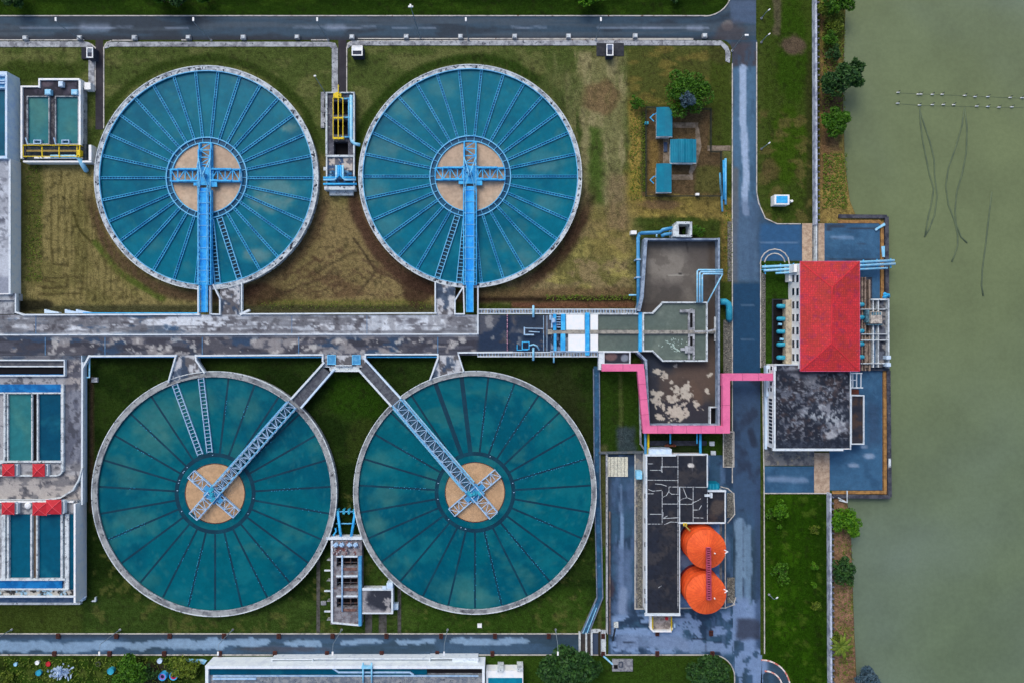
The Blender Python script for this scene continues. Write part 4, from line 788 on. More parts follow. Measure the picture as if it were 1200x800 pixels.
# ---- tall white basin building, top left
t = thing('basin_building', 'tall white walled basin building with deep blue pool above the stained roof walk', 'building', base(-40, 200))
m = MB(); Z4 = 4.1
m.pbox(-300, 84, 8, 88, 0, Z4); m.pbox(6, 88, 8.4, 186, 0, Z4); m.pbox(-300, 183, 6, 186, 0, Z4); m.pbox(-300, 88, 6, 104, 0, Z4-.5, Z4); m.pbox(-300, 104, 6, 183, 0, 2.2, Z4); m.build('wall', whiteb, t)
m = MB(); m.pbox(-300, 104.5, 5.5, 182.5, 2.2, 3.4, Z4); m.build('water_surface', bluew, t)
m = MB()
for y in (88.5, 94, 97, 102.5): m.pbox(-300, y, 6, y+1.3, Z4-.5, Z4+.1, Z4)
m.build('beam', steelw, t); m = MB(); m.pbox(-300, 90, 6, 94, Z4-.5, Z4-.35, Z4); m.pbox(-300, 98, 6, 102, Z4-.5, Z4-.35, Z4); m.build('channel_cover', pipeb, t)
t = thing('roof_walk', 'long pale stained roof walk with a tall white side wall below the blue pool', 'platform', base(-20, 270))
Z3 = 3.3; m = MB(); m.pbox(-300, 186.5, 12.4, 345, 0, Z3); m.build('wall', white, t)
surf('roof_paving', [rc(-300, 187, 10, 344)], Z3+.02, lambda P: (P.noise(14, 12, (80, 84, 100), .47, .53, .9, 2, (-300, 187, 10, 262)), P.noise(20, 20, (140, 144, 158), .5, .6, .6, 4), P.rect(-10, 325, 12, 345, (130, 136, 156), .8, 2, 1), P.noise(4, 4, (100, 104, 118), .6, .66, .6, 7, (-300, 187, 10, 300))), PD, t, 1.5, (182, 188, 204))
m = MB(); m.pbox(10, 187, 12.4, 345, Z3, Z3+.25); m.build('parapet', line, t); m = MB(); m.pbox(-300, 344, 17, 352, 0, 2.6); m.pbox(-300, 352, 16, 368, 0, ZD+.015); m.build('side_slab', conc, t)
# ---- twin-pool filter basin with yellow rails
t = thing('filter_basin', 'twin pool filter basin with grey green water and white side wall beside the dark lane', 'basin', base(62, 140)); ZF = 2.3
m = MB(); m.pbox(24, 101, 95, 186, 0, 1.4, ZF); m.pbox(45, 92.5, 93, 101, 0, 1.4, ZF); m.build('foundation', conc, t)
m = MB(); m.pbox(45, 92, 93, 94, 0, ZF); m.pbox(45, 94, 46.6, 103, 0, ZF); m.pbox(24, 100.7, 45, 102.3, 0, ZF); m.pbox(92.2, 94, 94.5, 170, 0, ZF); m.pbox(24, 102.3, 26, 186, 0, ZF)
m.build('wall', white, t)
surf('dark_slab', [rc(46.6, 94, 91, 112), rc(26, 102.3, 46.6, 112)], 1.9, lambda P: (P.ell(54, 99, 8, 4, (96, 84, 96), .8), P.ell(83, 106, 6, 5, (84, 78, 92), .8), P.noise(6, 6, (70, 66, 82), .52, .6, .7)), PD, t, 1.5, (38, 38, 50))
m = MB(); m.frame(31.2, 112.6, 57.8, 169.6, 1.0, 1.4, ZF-.1); m.frame(64.3, 112.6, 92.2, 169.6, 1.0, 1.4, ZF-.1); m.build('pool_rim', conc, t)
m = MB(); m.pbox(32, 113.5, 57, 168.5, 1.4, 1.75, 2.0); m.pbox(65, 113.5, 91.5, 168.5, 1.4, 1.76, 2.0); m.build('water_surface', tealp, t)
m = MB(); m.pbox(58.6, 112, 63.4, 170, 1.4, 1.8); m.pbox(26, 112, 30.4, 186, 1.4, 1.82); m.build('gutter', weather('dark wet concrete', (52, 52, 62), (84, 84, 92), 1.5, .45, .6, .8, (150, 140, 130), 3, .6, .68), t)
m = MB(); m.pbox(27, 169, 101, 188, 0, 1.6); m.build('lower_slab', weather('dark teal slab', (34, 52, 66), (64, 70, 78), 1.2, .45, .6, .8, (104, 90, 76), 2, .58, .66), t)
m = MB(); m.pbox(27, 188.5, 107, 190.5, 0, 2.0); m.pbox(104, 170, 107, 188, 0, 2.0); m.pbox(40, 184, 96, 186, 1.7, 2.1); m.build('channel_wall', white, t)
for i, (x, y) in enumerate(((71, 98.5), (56, 108), (87, 108))):
    q = MB(); w = 2.6 if i == 0 else 3.5; q.pbox(x-w, y-3, x+w, y+3, 1.9, 2.7); q.pbox(x-w+.6, y-2.2, x+w-.6, y+2.2, 2.7, 2.8); q.build('inspection_box', pipel if i else whiteb, t)
for x in (42, 75):
    q = MB(); q.frame(x-3, 164, x+6, 169, 1, 1.8, 2.3); q.path([(x-12, 162), (x-10, 169)], .2, 2.3, .3); q.build('weir_frame', steelw, t)
t = thing('yellow_railing', 'yellow pipe railing around the outlet walk of the twin pool filter basin', 'railing', base(62, 178))
q = MB(); A = [W(x, y, 1.7) for x, y in ((31, 172), (97, 172), (97, 185), (31, 185), (31, 172))]; q.rail([(p.x, p.y) for p in A], 1.65, 1.1, .13, 3.6, False)
for x in (49, 69, 90, 93): q.pbox(x-.4, 172, x+.6, 185, 2.3, 2.5)
q.build('rail', yellow, t); q = MB(); q.pbox(90, 176, 94, 182, 1.7, 2.7); q.build('gate_box', yellow, t); q = MB(); q.pbox(31, 176, 90, 178, 2.2, 2.4); q.build('middle_rail', yellowd, t)
q = MB().tube([W(60, 184, 1.9), W(88, 184, 1.9), W(93, 186, 1.9), W(96, 192, 1.6), W(101, 200, .8), W(101, 200, .1)], [.45, .45, .5, .55, .55, .55], 14)
tag(q.build('elbow_pipe', pipel, smooth=True), 'pale blue elbow pipe dropping into the mown field from the yellow railed walk', 'pipe')
t = thing('control_box', 'white topped control box on the pavement strip beside the twin pool basin', 'box', base(104, 101)); MB().pbox(99, 97, 106, 105, 0, 1.6).build('body', white, t); MB().pbox(102, 98, 107, 106, 0, .9).build('step', conc, t)

# ---- lower left filter block
t = thing('filter_block', 'pale concrete filter block with paired pools and a curved railing, left of the lower tanks', 'basin', base(40, 500))
m = MB(); m.pbox(-300, 416.3, 96, 590, 0, ZD-.04); m.build('platform', whiteb, t)
def p_fb(P):
    P.rect(-300, 416, 97, 422, (96, 98, 110), 1, 2, 1); P.noise(20, 12, (44, 62, 88), .5, .58, .8, 3, (-300, 416, 97, 424)); P.rect(78, 455, 96, 541, (118, 122, 138), .95, 3, 1); P.noise(10, 20, (84, 88, 106), .48, .6, .8, 2, (76, 440, 96, 545)); P.rect(76, 421, 96, 455, (154, 148, 150), .8, 4, 3)
    P.noise(9, 7, (70, 72, 88), .52, .58, .85, 6, (76, 416, 97, 455)); P.rect(-300, 556, 96, 590, (168, 162, 162), .9, 2, 2); P.noise(14, 8, (104, 104, 112), .53, .6, .8, 9, (-300, 542, 96, 592)); P.noise(6, 6, (60, 62, 74), .6, .66, .7, 4)
surf('platform_paving', [rc(-300, 416.3, 95, 590)], ZD+.01, p_fb, PD, t, 1.5, (160, 160, 168))
m = MB(); m.path([(96.3, 425), (95.8, 590)], .42, ZD+.6, .9); m.path([(99, 424), (99, 590)], .12, ZD-.2, .3); m.build('parapet', line, t)
m = MB(); m.pbox(97.2, 440, 98.8, 589, 1.2, 1.5); m.pbox(101, 421, 105, 422.4, 1.5, 1.7); m.pbox(101, 441, 105, 442.4, 1.5, 1.7); m.pbox(104, 421, 105.2, 442, 1.5, 1.72); m.build('side_pipe', pipel, t)
m = MB(); m.frame(-300, 421, 76, 440.5, 1.4, ZD, ZD+.7); m.pbox(-300, 428.3, 75, 429.7, ZD, ZD+.6); m.build('pit_rail', line, t)
m = MB(); m.pbox(-300, 429.7, 75, 439, ZD, ZD+.05); m.build('pit', dark, t); m = MB(); m.pbox(-300, 422.4, 74.6, 428.3, ZD, ZD+.07); m.build('pit_cover', weather('grey cover', (92, 92, 100), (66, 70, 84), .8, .4, .6), t)
m = MB(); m.pbox(-300, 438.2, 74, 439, ZD+.1, ZD+.35); m.pbox(-300, 450, 72.5, 459.5, ZD, ZD+.2); m.build('blue_channel', weather('blue channel paint', (0, 92, 160), (20, 116, 186), .6, .42, .6, .4, (84, 160, 210), 1.4, .62, .7), t)
m = MB(); m.pbox(-300, 459.5, 73, 461, ZD, ZD+.6); m.pbox(71.4, 450, 74.3, 552, ZD, ZD+.6); m.pbox(43.2, 461, 44.8, 541, ZD, ZD+.6); m.pbox(36.5, 461, 38, 541, ZD, ZD+.5); m.pbox(8.2, 461, 9.6, 541, ZD, ZD+.5); m.pbox(4, 461, 6.2, 535, ZD, ZD+.6); m.pbox(-300, 539.6, 72, 541.6, ZD, ZD+.6)
m.path([(5, 534), (4, 541), (-10, 546)], .35, ZD+.6, .6); m.path(arc(65, 549, 8, 0, 90)+[(-300, 557.5)], .3, ZD+.6, .6); m.path([(-300, 586), (52, 586)]+[(70, 583), (85, 574), (92, 562), (96, 548)], .34, ZD+.8, .8)
m.build('pool_wall', concw, t)
m = MB(); m.pbox(9.7, 461.2, 36.4, 539.4, ZD, ZD+.12); m.build('teal_pool', tealp, t); m = MB(); m.pbox(44.9, 461.2, 71.3, 539.4, ZD, ZD+.13); m.build('blue_pool', bluew, t)
m = MB(); m.pbox(38.1, 461.2, 43.1, 539.4, ZD, ZD+.06); m.pbox(6.3, 461.2, 8.1, 539.4, ZD, ZD+.06); m.build('gap', dark, t)
def red_cover(x0, y0, x1, y1, z, lab, split=False):
    t = thing('valve_shelter', lab, 'shelter', tuple(W((x0+x1)/2, (y0+y1)/2, z-1.2)), 'red topped valve shelters'); q = MB(); a = W(x0, y0, z); b = W(x1, y1, z); c = (a+b)/2
    for (u, v) in (((a.x, a.y), (b.x, a.y)), ((b.x, a.y), (b.x, b.y)), ((b.x, b.y), (a.x, b.y)), ((a.x, b.y), (a.x, a.y))):
        k = len(q.v); q.v += [(u[0], u[1], z), (v[0], v[1], z), (c.x, c.y, z+.45)]; q.f.append((k+1, k, k+2))
    k = len(q.v); q.v += [(a.x, a.y, z), (b.x, a.y, z), (b.x, b.y, z), (a.x, b.y, z)]; q.f.append((k, k+1, k+2, k+3)); q.build('roof', redg, t)
    q = MB()
    for (u, v) in ((a.x, a.y), (b.x, a.y), (b.x, b.y), (a.x, b.y)): q.beam((u, v, z+.06), (c.x, c.y, z+.5), .12, .08)
    q.build('ridge', weather('ridge red', (224, 84, 96), None), t)
    q = MB()
    for (u, v) in ((a.x+.2, a.y-.2), (b.x-.2, a.y-.2), (b.x-.2, b.y+.2), (a.x+.2, b.y+.2)): q.beam((u, v, z-1.2), (u, v, z), .14, .14)
    q.build('post', steelw, t); q = MB(); q.frame(x1+.3, y0+1, x1+3.4, y1-1, .9, z-1.2, z-.3); q.build('side_frame', line, t)
red_cover(2.5, 543, 17, 557.5, ZD+1.3, 'small red shelter roof left of its twin, just under the teal pool'); red_cover(38, 543, 52.5, 558, ZD+1.3, 'small red shelter roof under the dark gap between the two pools')
red_cover(2, 588, 17, 602.5, Z4+1.0, 'small red shelter roof left of the white dome'); red_cover(38, 588, 55, 603.5, Z4+1.0, 'small red shelter roof right of the white dome'); red_cover(54, 585, 72, 602, Z4+1.15, 'larger red shelter roof nearest the wide white wall')
t = thing('filter_block', 'tall lower filter block with wide white side wall and deep blue pools, bottom left', 'basin', base(40, 650))
m = MB(); m.pbox(-300, 587, 10, 699, 0, 3.3, Z4); m.pbox(10, 587, 88, 699, 0, 3.3, Z4); m.build('body', conc, t)
m = MB(); m.pbox(86.3, 590, 88.5, 706, 0, Z4); m.pbox(-300, 587, 86, 588.5, 3.3, Z4-.2); m.build('side_wall', white, t)
m = MB(); m.pbox(-300, 587.5, 86, 602.5, 3.3, 3.62, Z4); m.build('top_slab', weather('top slab', (156, 156, 162), (100, 104, 116), 1, .45, .58, .8), t)
m = MB()
for x0, x1 in ((8.2, 10.2), (35.6, 37.4), (42.4, 44), (71, 73.4), (2, 6)): m.pbox(x0, 602, x1, 677.5, 3.3, Z4)
m.pbox(-300, 677.5, 76, 679.8, 3.3, Z4); m.pbox(76, 602, 80.5, 690, 3.3, 3.9); m.pbox(-300, 689.5, 80, 691, 3.3, Z4); m.build('pool_wall', concw, t)
m = MB(); m.pbox(10.3, 602, 35.5, 677.4, 3.3, 3.5); m.pbox(44.1, 602, 70.9, 677.4, 3.3, 3.51); m.pbox(80.6, 590, 86.2, 690, 3.3, 3.52); m.build('water_surface', bluew, t)
m = MB(); m.pbox(37.5, 602, 42.3, 677.4, 3.3, 3.45); m.build('gutter', weather('brown gutter', (132, 112, 96), (108, 92, 80), 1, .4, .6), t)
m = MB(); m.pbox(-300, 679.9, 72.5, 689.4, 3.3, 3.7); m.build('blue_channel', _m['blue channel paint'], t)
surf('debris_strip', [rc(-300, 691, 86, 697.6)], 3.75, lambda P: (P.noise(3, 4, (40, 42, 46), .48, .54, .95), P.noise(4, 4, (150, 190, 220), .58, .62, .9, 5)), PD, t, .8, (180, 176, 172))
m = MB(); m.pbox(-300, 697.8, 88, 699.6, 3.3, Z4); m.build('edge_line', line, t)
m = MB(); m.pbox(-300, 699, 89, 705.5, 0, .8); m.build('foot_slab', weather('blue foot slab', (60, 92, 130), (96, 116, 148), .8, .4, .6), t); m = MB(); m.pbox(-300, 705.5, 94, 708, 0, .84, .8); m.build('foot_edge', concw, t)
m = MB(); m.pbox(88, 696, 97, 704, 0, 1.2); m.path([(93, 703), (100, 699)], .3, 1.4, .3); tag(m.build('corner_step', whiteb), 'pale corner step at the foot of the wide white wall', 'step')
m = MB(); c = W(32.5, 592, 3.9); m.cyl(c, .75, 3.6, 3.9, 20).cyl(c, .75, 3.9, 4.15, 20, .35); tag(m.build('dome_cover', white, smooth=False), 'round white dome cover between two red shelter roofs', 'cover')
m = MB(); m.pbox(107, 442, 114, 447.5, 0, .5); tag(m.build('manhole_box', conc), 'small grey manhole box on the dark lawn below the deck corner', 'box')
m = MB(); m.path([(108, 704), (111.5, 704), (111.5, 700)], .25, .5, .5); tag(m.build('kerb_corner', line), 'tiny white corner kerb on the lawn beside the wide white wall', 'kerb')

# ================================================================== PIPE GALLERIES
def pit_frame(x0, x1, y0, y1, pits, z, mat, t, inner):
    """slab with real holes: pits are (xa, xb, ya, yb) in px, stacked vertically"""
    m = MB(); xa, xb = pits[0][0], pits[0][1]; m.pbox(x0, y0, xa, y1, 0, z); m.pbox(xb, y0, x1, y1, 0, z); y = y0
    for p in pits: m.pbox(xa, y, xb, p[2], 0, z); y = p[3]
    m.pbox(xa, y, xb, y1, 0, z); m.build('frame', mat, t); m = MB(); m.pbox(x0+1, y0+1, x1-1, y1-1, 0, .12, z); m.build('pit_floor', inner, t)
t = thing('pipe_gallery', 'grey valve gallery with black pits and a yellow rail between the upper tanks', 'gallery', base(398, 165)); ZG = 1.7
pit_frame(382, 415, 108, 222, [(391, 408, 119, 135), (391, 408, 141, 158), (391, 408, 166, 182)], ZG, weather('gallery concrete', (90, 92, 104), (60, 62, 76), .9, .42, .6, .85, (150, 152, 160), 1.6, .58, .66, .15), t, dark)
m = MB(); m.frame(381.5, 108, 415.5, 183, 1.2, ZG, ZG+.5); m.pbox(382, 182, 415, 184, ZG, ZG+.5); m.pbox(382, 108, 383.4, 222, ZG, ZG+.45); m.pbox(414, 108, 415.3, 222, ZG, ZG+.45); m.build('parapet', concw, t)
surf('valve_slab', [rc(384, 184.5, 413, 200)], ZG+.03, lambda P: (P.noise(5, 5, (196, 186, 180), .5, .56, .9), P.noise(5, 5, (40, 70, 110), .56, .6, .9, 4)), PD, t, 1, (96, 98, 110))
surf('valve_floor', [rc(384, 200, 413, 218)], ZG+.02, lambda P: (P.noise(4, 4, (30, 96, 150), .52, .56, .9), P.noise(4, 4, (120, 160, 190), .6, .64, .9, 4)), PD, t, 1, (30, 44, 62))
m = MB(); m.pbox(380, 218.5, 416, 222.5, 0, ZG+.4); m.pbox(386, 222, 414, 229, 0, .8); m.build('end_wall', concw, t); m = MB(); m.pbox(379, 196, 384, 200, .8, 1.4); m.build('side_bracket', concw, t)
m = MB()
for y in (110, 126, 138): m.pbox(376, y, 381, y+6, 0, .5)
m.pbox(376, 108, 380, 150, 0, .4); m.build('side_step', conc, t)
t = thing('yellow_railing', 'yellow pipe railing above the black pits between the upper tanks', 'railing', base(396, 137))
q = MB(); f = lambda pts: [tuple(W(x, y, ZG+.9).xy) for x, y in pts]
q.rail(f([(390.5, 115), (390.5, 163), (402, 163), (402, 115), (390.5, 115)]), ZG, 1.0, .13, 3, False); q.rail(f([(396.5, 100), (396.5, 163)]), ZG, 1.0, .15, 3, False); q.pbox(391, 137.4, 402, 139, ZG+.8, ZG+1.05); q.pbox(391, 161, 403, 162.6, ZG+.8, ZG+1.05); q.build('rail', yellow, t)
q = MB(); c = W(396, 113, ZG); q.cyl(c, .65, ZG, ZG+.9, 16); q.box(c.x-.9, c.y-.4, c.x+.9, c.y+.4, ZG, ZG+.7); q.build('valve_drum', yellow, t)
t = thing('pipe_run', 'pale blue pipe down the right side of the upper gallery, bending to the tank', 'pipe', base(411, 140))
z = ZG+.45; m = MB().tube([W(411.5, 112, z), W(411.5, 163, z), W(412.5, 166, z), W(416, 169, z), W(422, 170, z)], .38, 12); m.build('main_pipe', pipel, t, True)
for y in (116, 138, 161): q = MB().tube([W(400, y, z-.1), W(411, y, z-.1)], .2, 8); q.build('branch_pipe', steell, t, True)
q = MB().tube([W(408.5, 115, z-.1), W(408.5, 161, z-.1)], .14, 8); q.build('side_pipe', steell, t, True)
t = thing('pipe_bends', 'mirrored sets of blue pipes bending from the upper gallery towards both tanks', 'pipe', base(398, 210)); z = ZG+.8
for i, (dx, y) in enumerate(((1.2, 208.5), (3.8, 211))):
    for s in (-1, 1): q = MB().tube([W(398+s*dx, 194, z), W(398+s*dx, y-2, z), W(398+s*(dx+2), y, z), W(398+s*19, y, z)], .24, 10); q.build('pipe', pipel if i else steelb, t, True)
q = MB().tube([W(379, 216, z-.2), W(418, 216, z-.2)], .26, 10); q.build('cross_pipe', steelb, t, True)
# lower gallery
t = thing('pipe_gallery', 'rusty concrete valve gallery with three black pits between the lower tanks', 'gallery', base(405, 680))
gc = weather('rusty gallery concrete', (138, 138, 148), (100, 98, 108), .9, .42, .6, .85, (110, 72, 62), 1.5, .57, .64, .12)
pit_frame(387.5, 424, 633, 731, [(394.5, 419, 653, 663.5), (394.5, 419, 677, 687), (394.5, 419, 700.5, 711.5)], 1.9, gc, t, dark)
m = MB(); m.pbox(388, 633, 390, 729, 1.9, 2.3); m.path([(390, 729.5), (421, 732.5)], .3, 2.3, .6); m.pbox(394, 651, 419, 652.6, 1.9, 2.3); m.pbox(394, 674, 419, 675.8, 1.9, 2.3); m.pbox(394, 697.6, 419, 699.2, 1.9, 2.3); m.pbox(382, 629, 424, 632, 0, 2.3)
for y in (668, 692, 716): m.pbox(380, y-.6, 401, y+.8, 1.0, 1.4)
m.build('parapet', line, t)
m = MB(); m.pbox(420, 652, 423.5, 733, 1.9, 2.8); m.build('blue_duct', pipeb, t); m = MB().tube([W(401, 650, 2.4), W(401, 716, 2.4)], .2, 8); m.build('rail_pipe', steelw, t, True)
for y in (665, 689, 713):
    m = MB(); m.pbox(400, y, 418, y+3, 1.9, 2.15)
    m.build('rusty_plate', weather('rusty plate', (130, 98, 92), (92, 70, 70), 1.5, .4, .6, .8), t)
surf('valve_slab', [rc(390, 637, 419, 650)], 1.95, lambda P: (P.noise(4, 4, (112, 60, 56), .5, .56, .8), P.noise(4, 4, (70, 74, 90), .55, .6, .8, 6)), PD, t, 1, (146, 142, 150))
for x in (394, 401, 410, 417):
    q = MB(); c = W(x, 637.5, 2.2); q.cyl(c, .5, 1.95, 2.7, 12); q.cyl(c, .28, 2.7, 3.1, 10); q.beam(c+Vector((-.6, 0, .5)), c+Vector((.6, 0, .5)), .3, .3); q.build('valve', steelw, t)
q = MB(); rg = random.Random(9)
for k in range(26):
    x = rg.uniform(391, 418); y = rg.uniform(633, 650); c = W(x, y, 2.0); q.box(c.x-rg.uniform(.1, .35), c.y-rg.uniform(.1, .3), c.x+.15, c.y+.12, 1.9, 2.0+rg.uniform(.1, .7))
q.build('valve_fitting', weather('reddish fittings', (120, 70, 72), (170, 176, 190), 3, .48, .52), t)
for y0, y1 in ((653, 663.5), (677, 687), (700.5, 711.5)):
    q = MB()
    for x in (411,): q.tube([W(x, y0, .9), W(x, y1, .9)], .16, 8)
    q.tube([W(395, (y0+y1)/2, 1.3), W(419, (y0+y1)/2, 1.3)], .12, 6)
    q.build('pit_pipe', weather('dull pit pipe', (60, 70, 84), (96, 74, 70), 2, .45, .55), t)
for y in (656, 680, 704, 726): q = MB(); q.pbox(383, y-.4, 388, y+.4, 0, 1.6); q.build('side_bracket', conc, t)
t = thing('pipe_run', 'blue pipes running down to the rusty gallery in the gap between the lower tanks', 'pipe', base(405, 615))
for i, a in enumerate((((395.5, 598), (400, 632)), ((416.5, 598), (411, 632)))): q = MB().tube([W(*a[0], 1.2), W(*a[1], 1.6)], .32, 12); q.build('main_pipe', steelb, t, True)
for a in (((394, 613), (417, 613)), ((394, 599), (417, 599))): q = MB().tube([W(*a[0], .9), W(*a[1], .9)], .16, 8); q.build('cross_pipe', steell, t, True)
q = MB().tube([W(391, 633, 1.2), W(391, 626, 1.2), W(394, 622, 1.2), W(393, 618, 1.2)], .22, 8); q.build('bent_pipe', steelb, t, True)
q = MB(); [q.cyl(W(x, y, 1), .3, 0, 1.2, 10) for x in (396, 403, 409, 415) for y in (597, 600.5)]; q.build('pipe_stub', cyan, t)
# annex hut beside it
t = thing('pump_hut', 'low hut with a stained flat roof attached to the rusty gallery', 'hut', base(442, 704)); m = MB(); m.pbox(424.5, 690, 460, 718.5, 0, 2.4); m.build('wall', concw, t)
surf('roof', [rc(424.5, 691, 459, 718)], 2.42, lambda P: (P.ell(446, 703, 17, 12, (36, 40, 54), .95), P.noise(8, 8, (176, 172, 176), .56, .62, .8, 3)), PD, t, 1.2, (140, 138, 146))
m = MB(); m.pbox(424.5, 688.8, 460.5, 691.4, 2.4, 2.75); m.pbox(458.6, 691.4, 460.5, 718.8, 2.4, 2.75); m.pbox(424.5, 717.6, 458.6, 718.8, 2.4, 2.6); m.build('parapet', line, t)
m = MB(); m.pbox(448, 686.5, 452.5, 690.3, 2.7, 3.0); m.build('roof_box', whiteb, t); m = MB(); m.pbox(453, 683, 460, 689.5, 0, 2.9); m.build('corner_box', whiteb, t); m = MB(); m.pbox(461, 707, 466.5, 714, 0, 1.2); m.build('side_box', whiteb, t)
tag(MB().pbox(376, 704, 382, 708.5, 0, .3).build('cover_slab', conc), 'small grey cover slab on the lawn left of the rusty gallery', 'slab')
c = W(562, 732.5, .3); tag(MB().pbox(559.5, 730.5, 564.5, 735, 0, .35).build('marker_block', white), 'small white marker block on the grass near the lower road', 'block')
# ================================================================== INLET WORKS
t = thing('inlet_channel', 'double inlet channel with white covers, blue gates and grey green water right of the deck', 'channel', base(700, 390)); ZI = 2.4
m = MB(); m.pbox(645.5, 368, 754, 412, 0, 1.5, ZI); m.build('channel_bed', conc, t)
m = MB(); m.pbox(701.5, 368.5, 753.5, 386.6, 1.5, 1.85, 2.1); m.pbox(701.5, 391.4, 753.5, 411.5, 1.5, 1.86, 2.1); m.build('water_surface', greyw, t)
m = MB(); m.pbox(642, 387, 838, 391, 1.5, ZI+.1); m.pbox(642, 386.2, 647, 391.8, 1.5, ZI+.2); m.build('centre_wall', weather('beige wall concrete', (160, 156, 150), (124, 122, 122), 1, .45, .6, .8, (84, 70, 60), 2, .6, .68), t)
m = MB(); m.pbox(645.5, 366.8, 752, 368.6, 0, ZI); m.pbox(700, 410.8, 752, 412.6, 0, ZI); m.build('side_wall', concw, t)
for a in ((663.5, 368.8, 685, 386.6), (691.8, 368.8, 700.8, 386.6), (666, 391.4, 685.5, 411), (691.8, 391.4, 700.8, 411)): q = MB(); q.pbox(*a, 1.5, ZI); q.build('white_cover', weather('bright white cover', (240, 246, 255), (228, 236, 250), .8, .4, .7, .5, grain=.02), t)
for a in ((648.3, 368, 651.8, 387), (657.5, 368, 662.6, 387), (649, 391, 652, 411.5), (657, 391, 662.5, 411.5), (685.8, 366.5, 690.8, 416), (748.5, 366, 752.3, 411.8)): q = MB(); q.pbox(*a, 1.6, ZI+.25); q.build('gate', steelb, t)
surf('machine_floor', [rc(645.5, 368.8, 648, 387), rc(652, 368.8, 657.3, 387), rc(645.5, 391.6, 648.8, 411), rc(652.2, 391.6, 656.8, 411)], 1.62, lambda P: P.noise(4, 4, (140, 150, 170), .5, .56, .9), PD, t, 1, (34, 50, 70))
m = MB()
for y in (371, 374, 377, 380, 383): m.pbox(652, y, 657, y+.8, ZI-.3, ZI)
m.pbox(645.8, 370, 647.5, 384, ZI-.3, ZI+.1); m.build('ladder_rung', steelw, t)
m = MB(); m.tube([W(645, 369, ZI+.5), W(645, 375, ZI+.5)], .25, 8).tube([W(648, 373, ZI+.7), W(649, 378, ZI+.7)], .5, 10); m.build('motor', steelw, t)
for i, (a, b) in enumerate((((625, 359), (625, 372)), ((625, 407), (625, 421)))):
    q = MB().tube([W(*a, 2.6), W(*b, 2.6)], .26, 12); q.tube([W(*a, 2.6)-Vector((0, 0, 2.4)), W(*a, 2.6)], .24, 10) if i == 0 else q.tube([W(*b, 2.6)-Vector((0, 0, 2.4)), W(*b, 2.6)], .26, 10)
    tag(q.build('crossing_pipe', pipel, smooth=True), ('pale blue pipe crossing the upper catwalk onto the dark slab', 'pale blue pipe crossing the lower rusty catwalk and dropping to the lawn')[i], 'pipe')
tag(MB().tube([W(649, 412, 2.2), W(649, 424, 1.8), W(649, 424, .1)], .2, 10).build('drain_pipe', pipel, smooth=True), 'short thin blue drain pipe under the lower catwalk beside the gates', 'pipe')
t = thing('steel_stand', 'low light blue steel stand on the dark slab before the blue gates', 'stand', tuple(W(625, 392, ZD)))
m = MB(); m.path([(614, 384.5), (637, 385)], .14, ZD+.9, .12).path([(614.5, 384), (614.5, 392)], .3, ZD+.9, .2).path([(616, 392.2), (625, 392.2)], .28, ZD+.9, .2).path([(620, 388.5), (632, 389.3)], .18, ZD+.9, .15); m.build('top_frame', steelw, t)
m = MB(); [m.beam(W(x, y, ZD), W(x, y, ZD+.9), .12, .12) for x, y in ((614.5, 384.5), (614.5, 392), (637, 385), (625, 392), (632, 389))]; m.build('leg', steell, t)
t = thing('gate_winch', 'light blue gate winch with a curved arm at the lower edge of the dark slab', 'winch', tuple(W(618, 404, ZD)))
m = MB(); [m.beam(W(x, y, ZD), W(x, y, ZD+1.1), .14, .14) for x in (612, 619.5) for y in (400.5, 409)]; m.path([(612, 400.5), (620, 400.5), (620, 409), (612, 409), (612, 400.5)], .2, ZD+1.15, .2); m.path([(606, 404), (606, 410), (618, 410)], .16, ZD+.4, .3); m.build('frame', steelb, t)
m = MB().tube([W(620, 405, ZD+1.2), W(625, 403.5, ZD+1.4), W(629, 405, ZD+1.2), W(632, 410, ZD+.4)], .17, 8); m.build('curved_arm', pipel, t, True)
m = MB(); m.pbox(594, 368.5, 594.9, 413, ZD+.02, ZD+.5, ZD+.5); q = tag(m.build('chain_barrier', weather('barrier stripes', (196, 150, 176), (80, 60, 80), 3, .48, .52)), 'thin pinkish barrier line across the dark slab right of the upper right tank bridge', 'barrier')
m = MB(); m.path([(645, 411), (700, 411.5)], .15, ZD+.7, .15); m.path([(637, 370), (637, 411)], .1, ZD+.3, .3); m.path([(641, 370), (641, 411)], .1, ZD+.3, .3); tag(m.build('slab_rail', steelw), 'thin pale rails closing the dark slab before the blue gates', 'rail')
# ---- settling basin with chamfered pool
ZB = 3.6
t = thing('sludge_basin', 'large grey brown basin with pale walls around a chamfered pool beside the east road', 'basin', base(798, 390))
m = MB(); wp = [(756.5, 279), (841, 279), (843, 279), (843, 499), (758, 499)]
m.path([(756.5, 280.5), (842, 280.5)], .34, ZB, ZB); m.path([(842.6, 280), (842.6, 498)], .38, ZB, ZB); m.path([(757, 281), (752.5, 348), (749, 363)], .7, ZB, ZB); m.path([(749, 414), (757, 422), (760.5, 498)], .5, ZB, ZB); m.path([(759, 498), (843, 498)], .4, ZB, ZB); m.build('wall', weather('grey blue basin wall', (150, 166, 190), (112, 128, 154), .8, .42, .62, .8, (70, 84, 108), 1.8, .58, .68), t)
m = MB(); m.pbox(754, 387, 828, 391, ZB-.8, ZB+.06); m.pbox(754, 391, 806, 392, ZB-.8, ZB-.3); m.build('centre_wall', _m['beige wall concrete'], t)
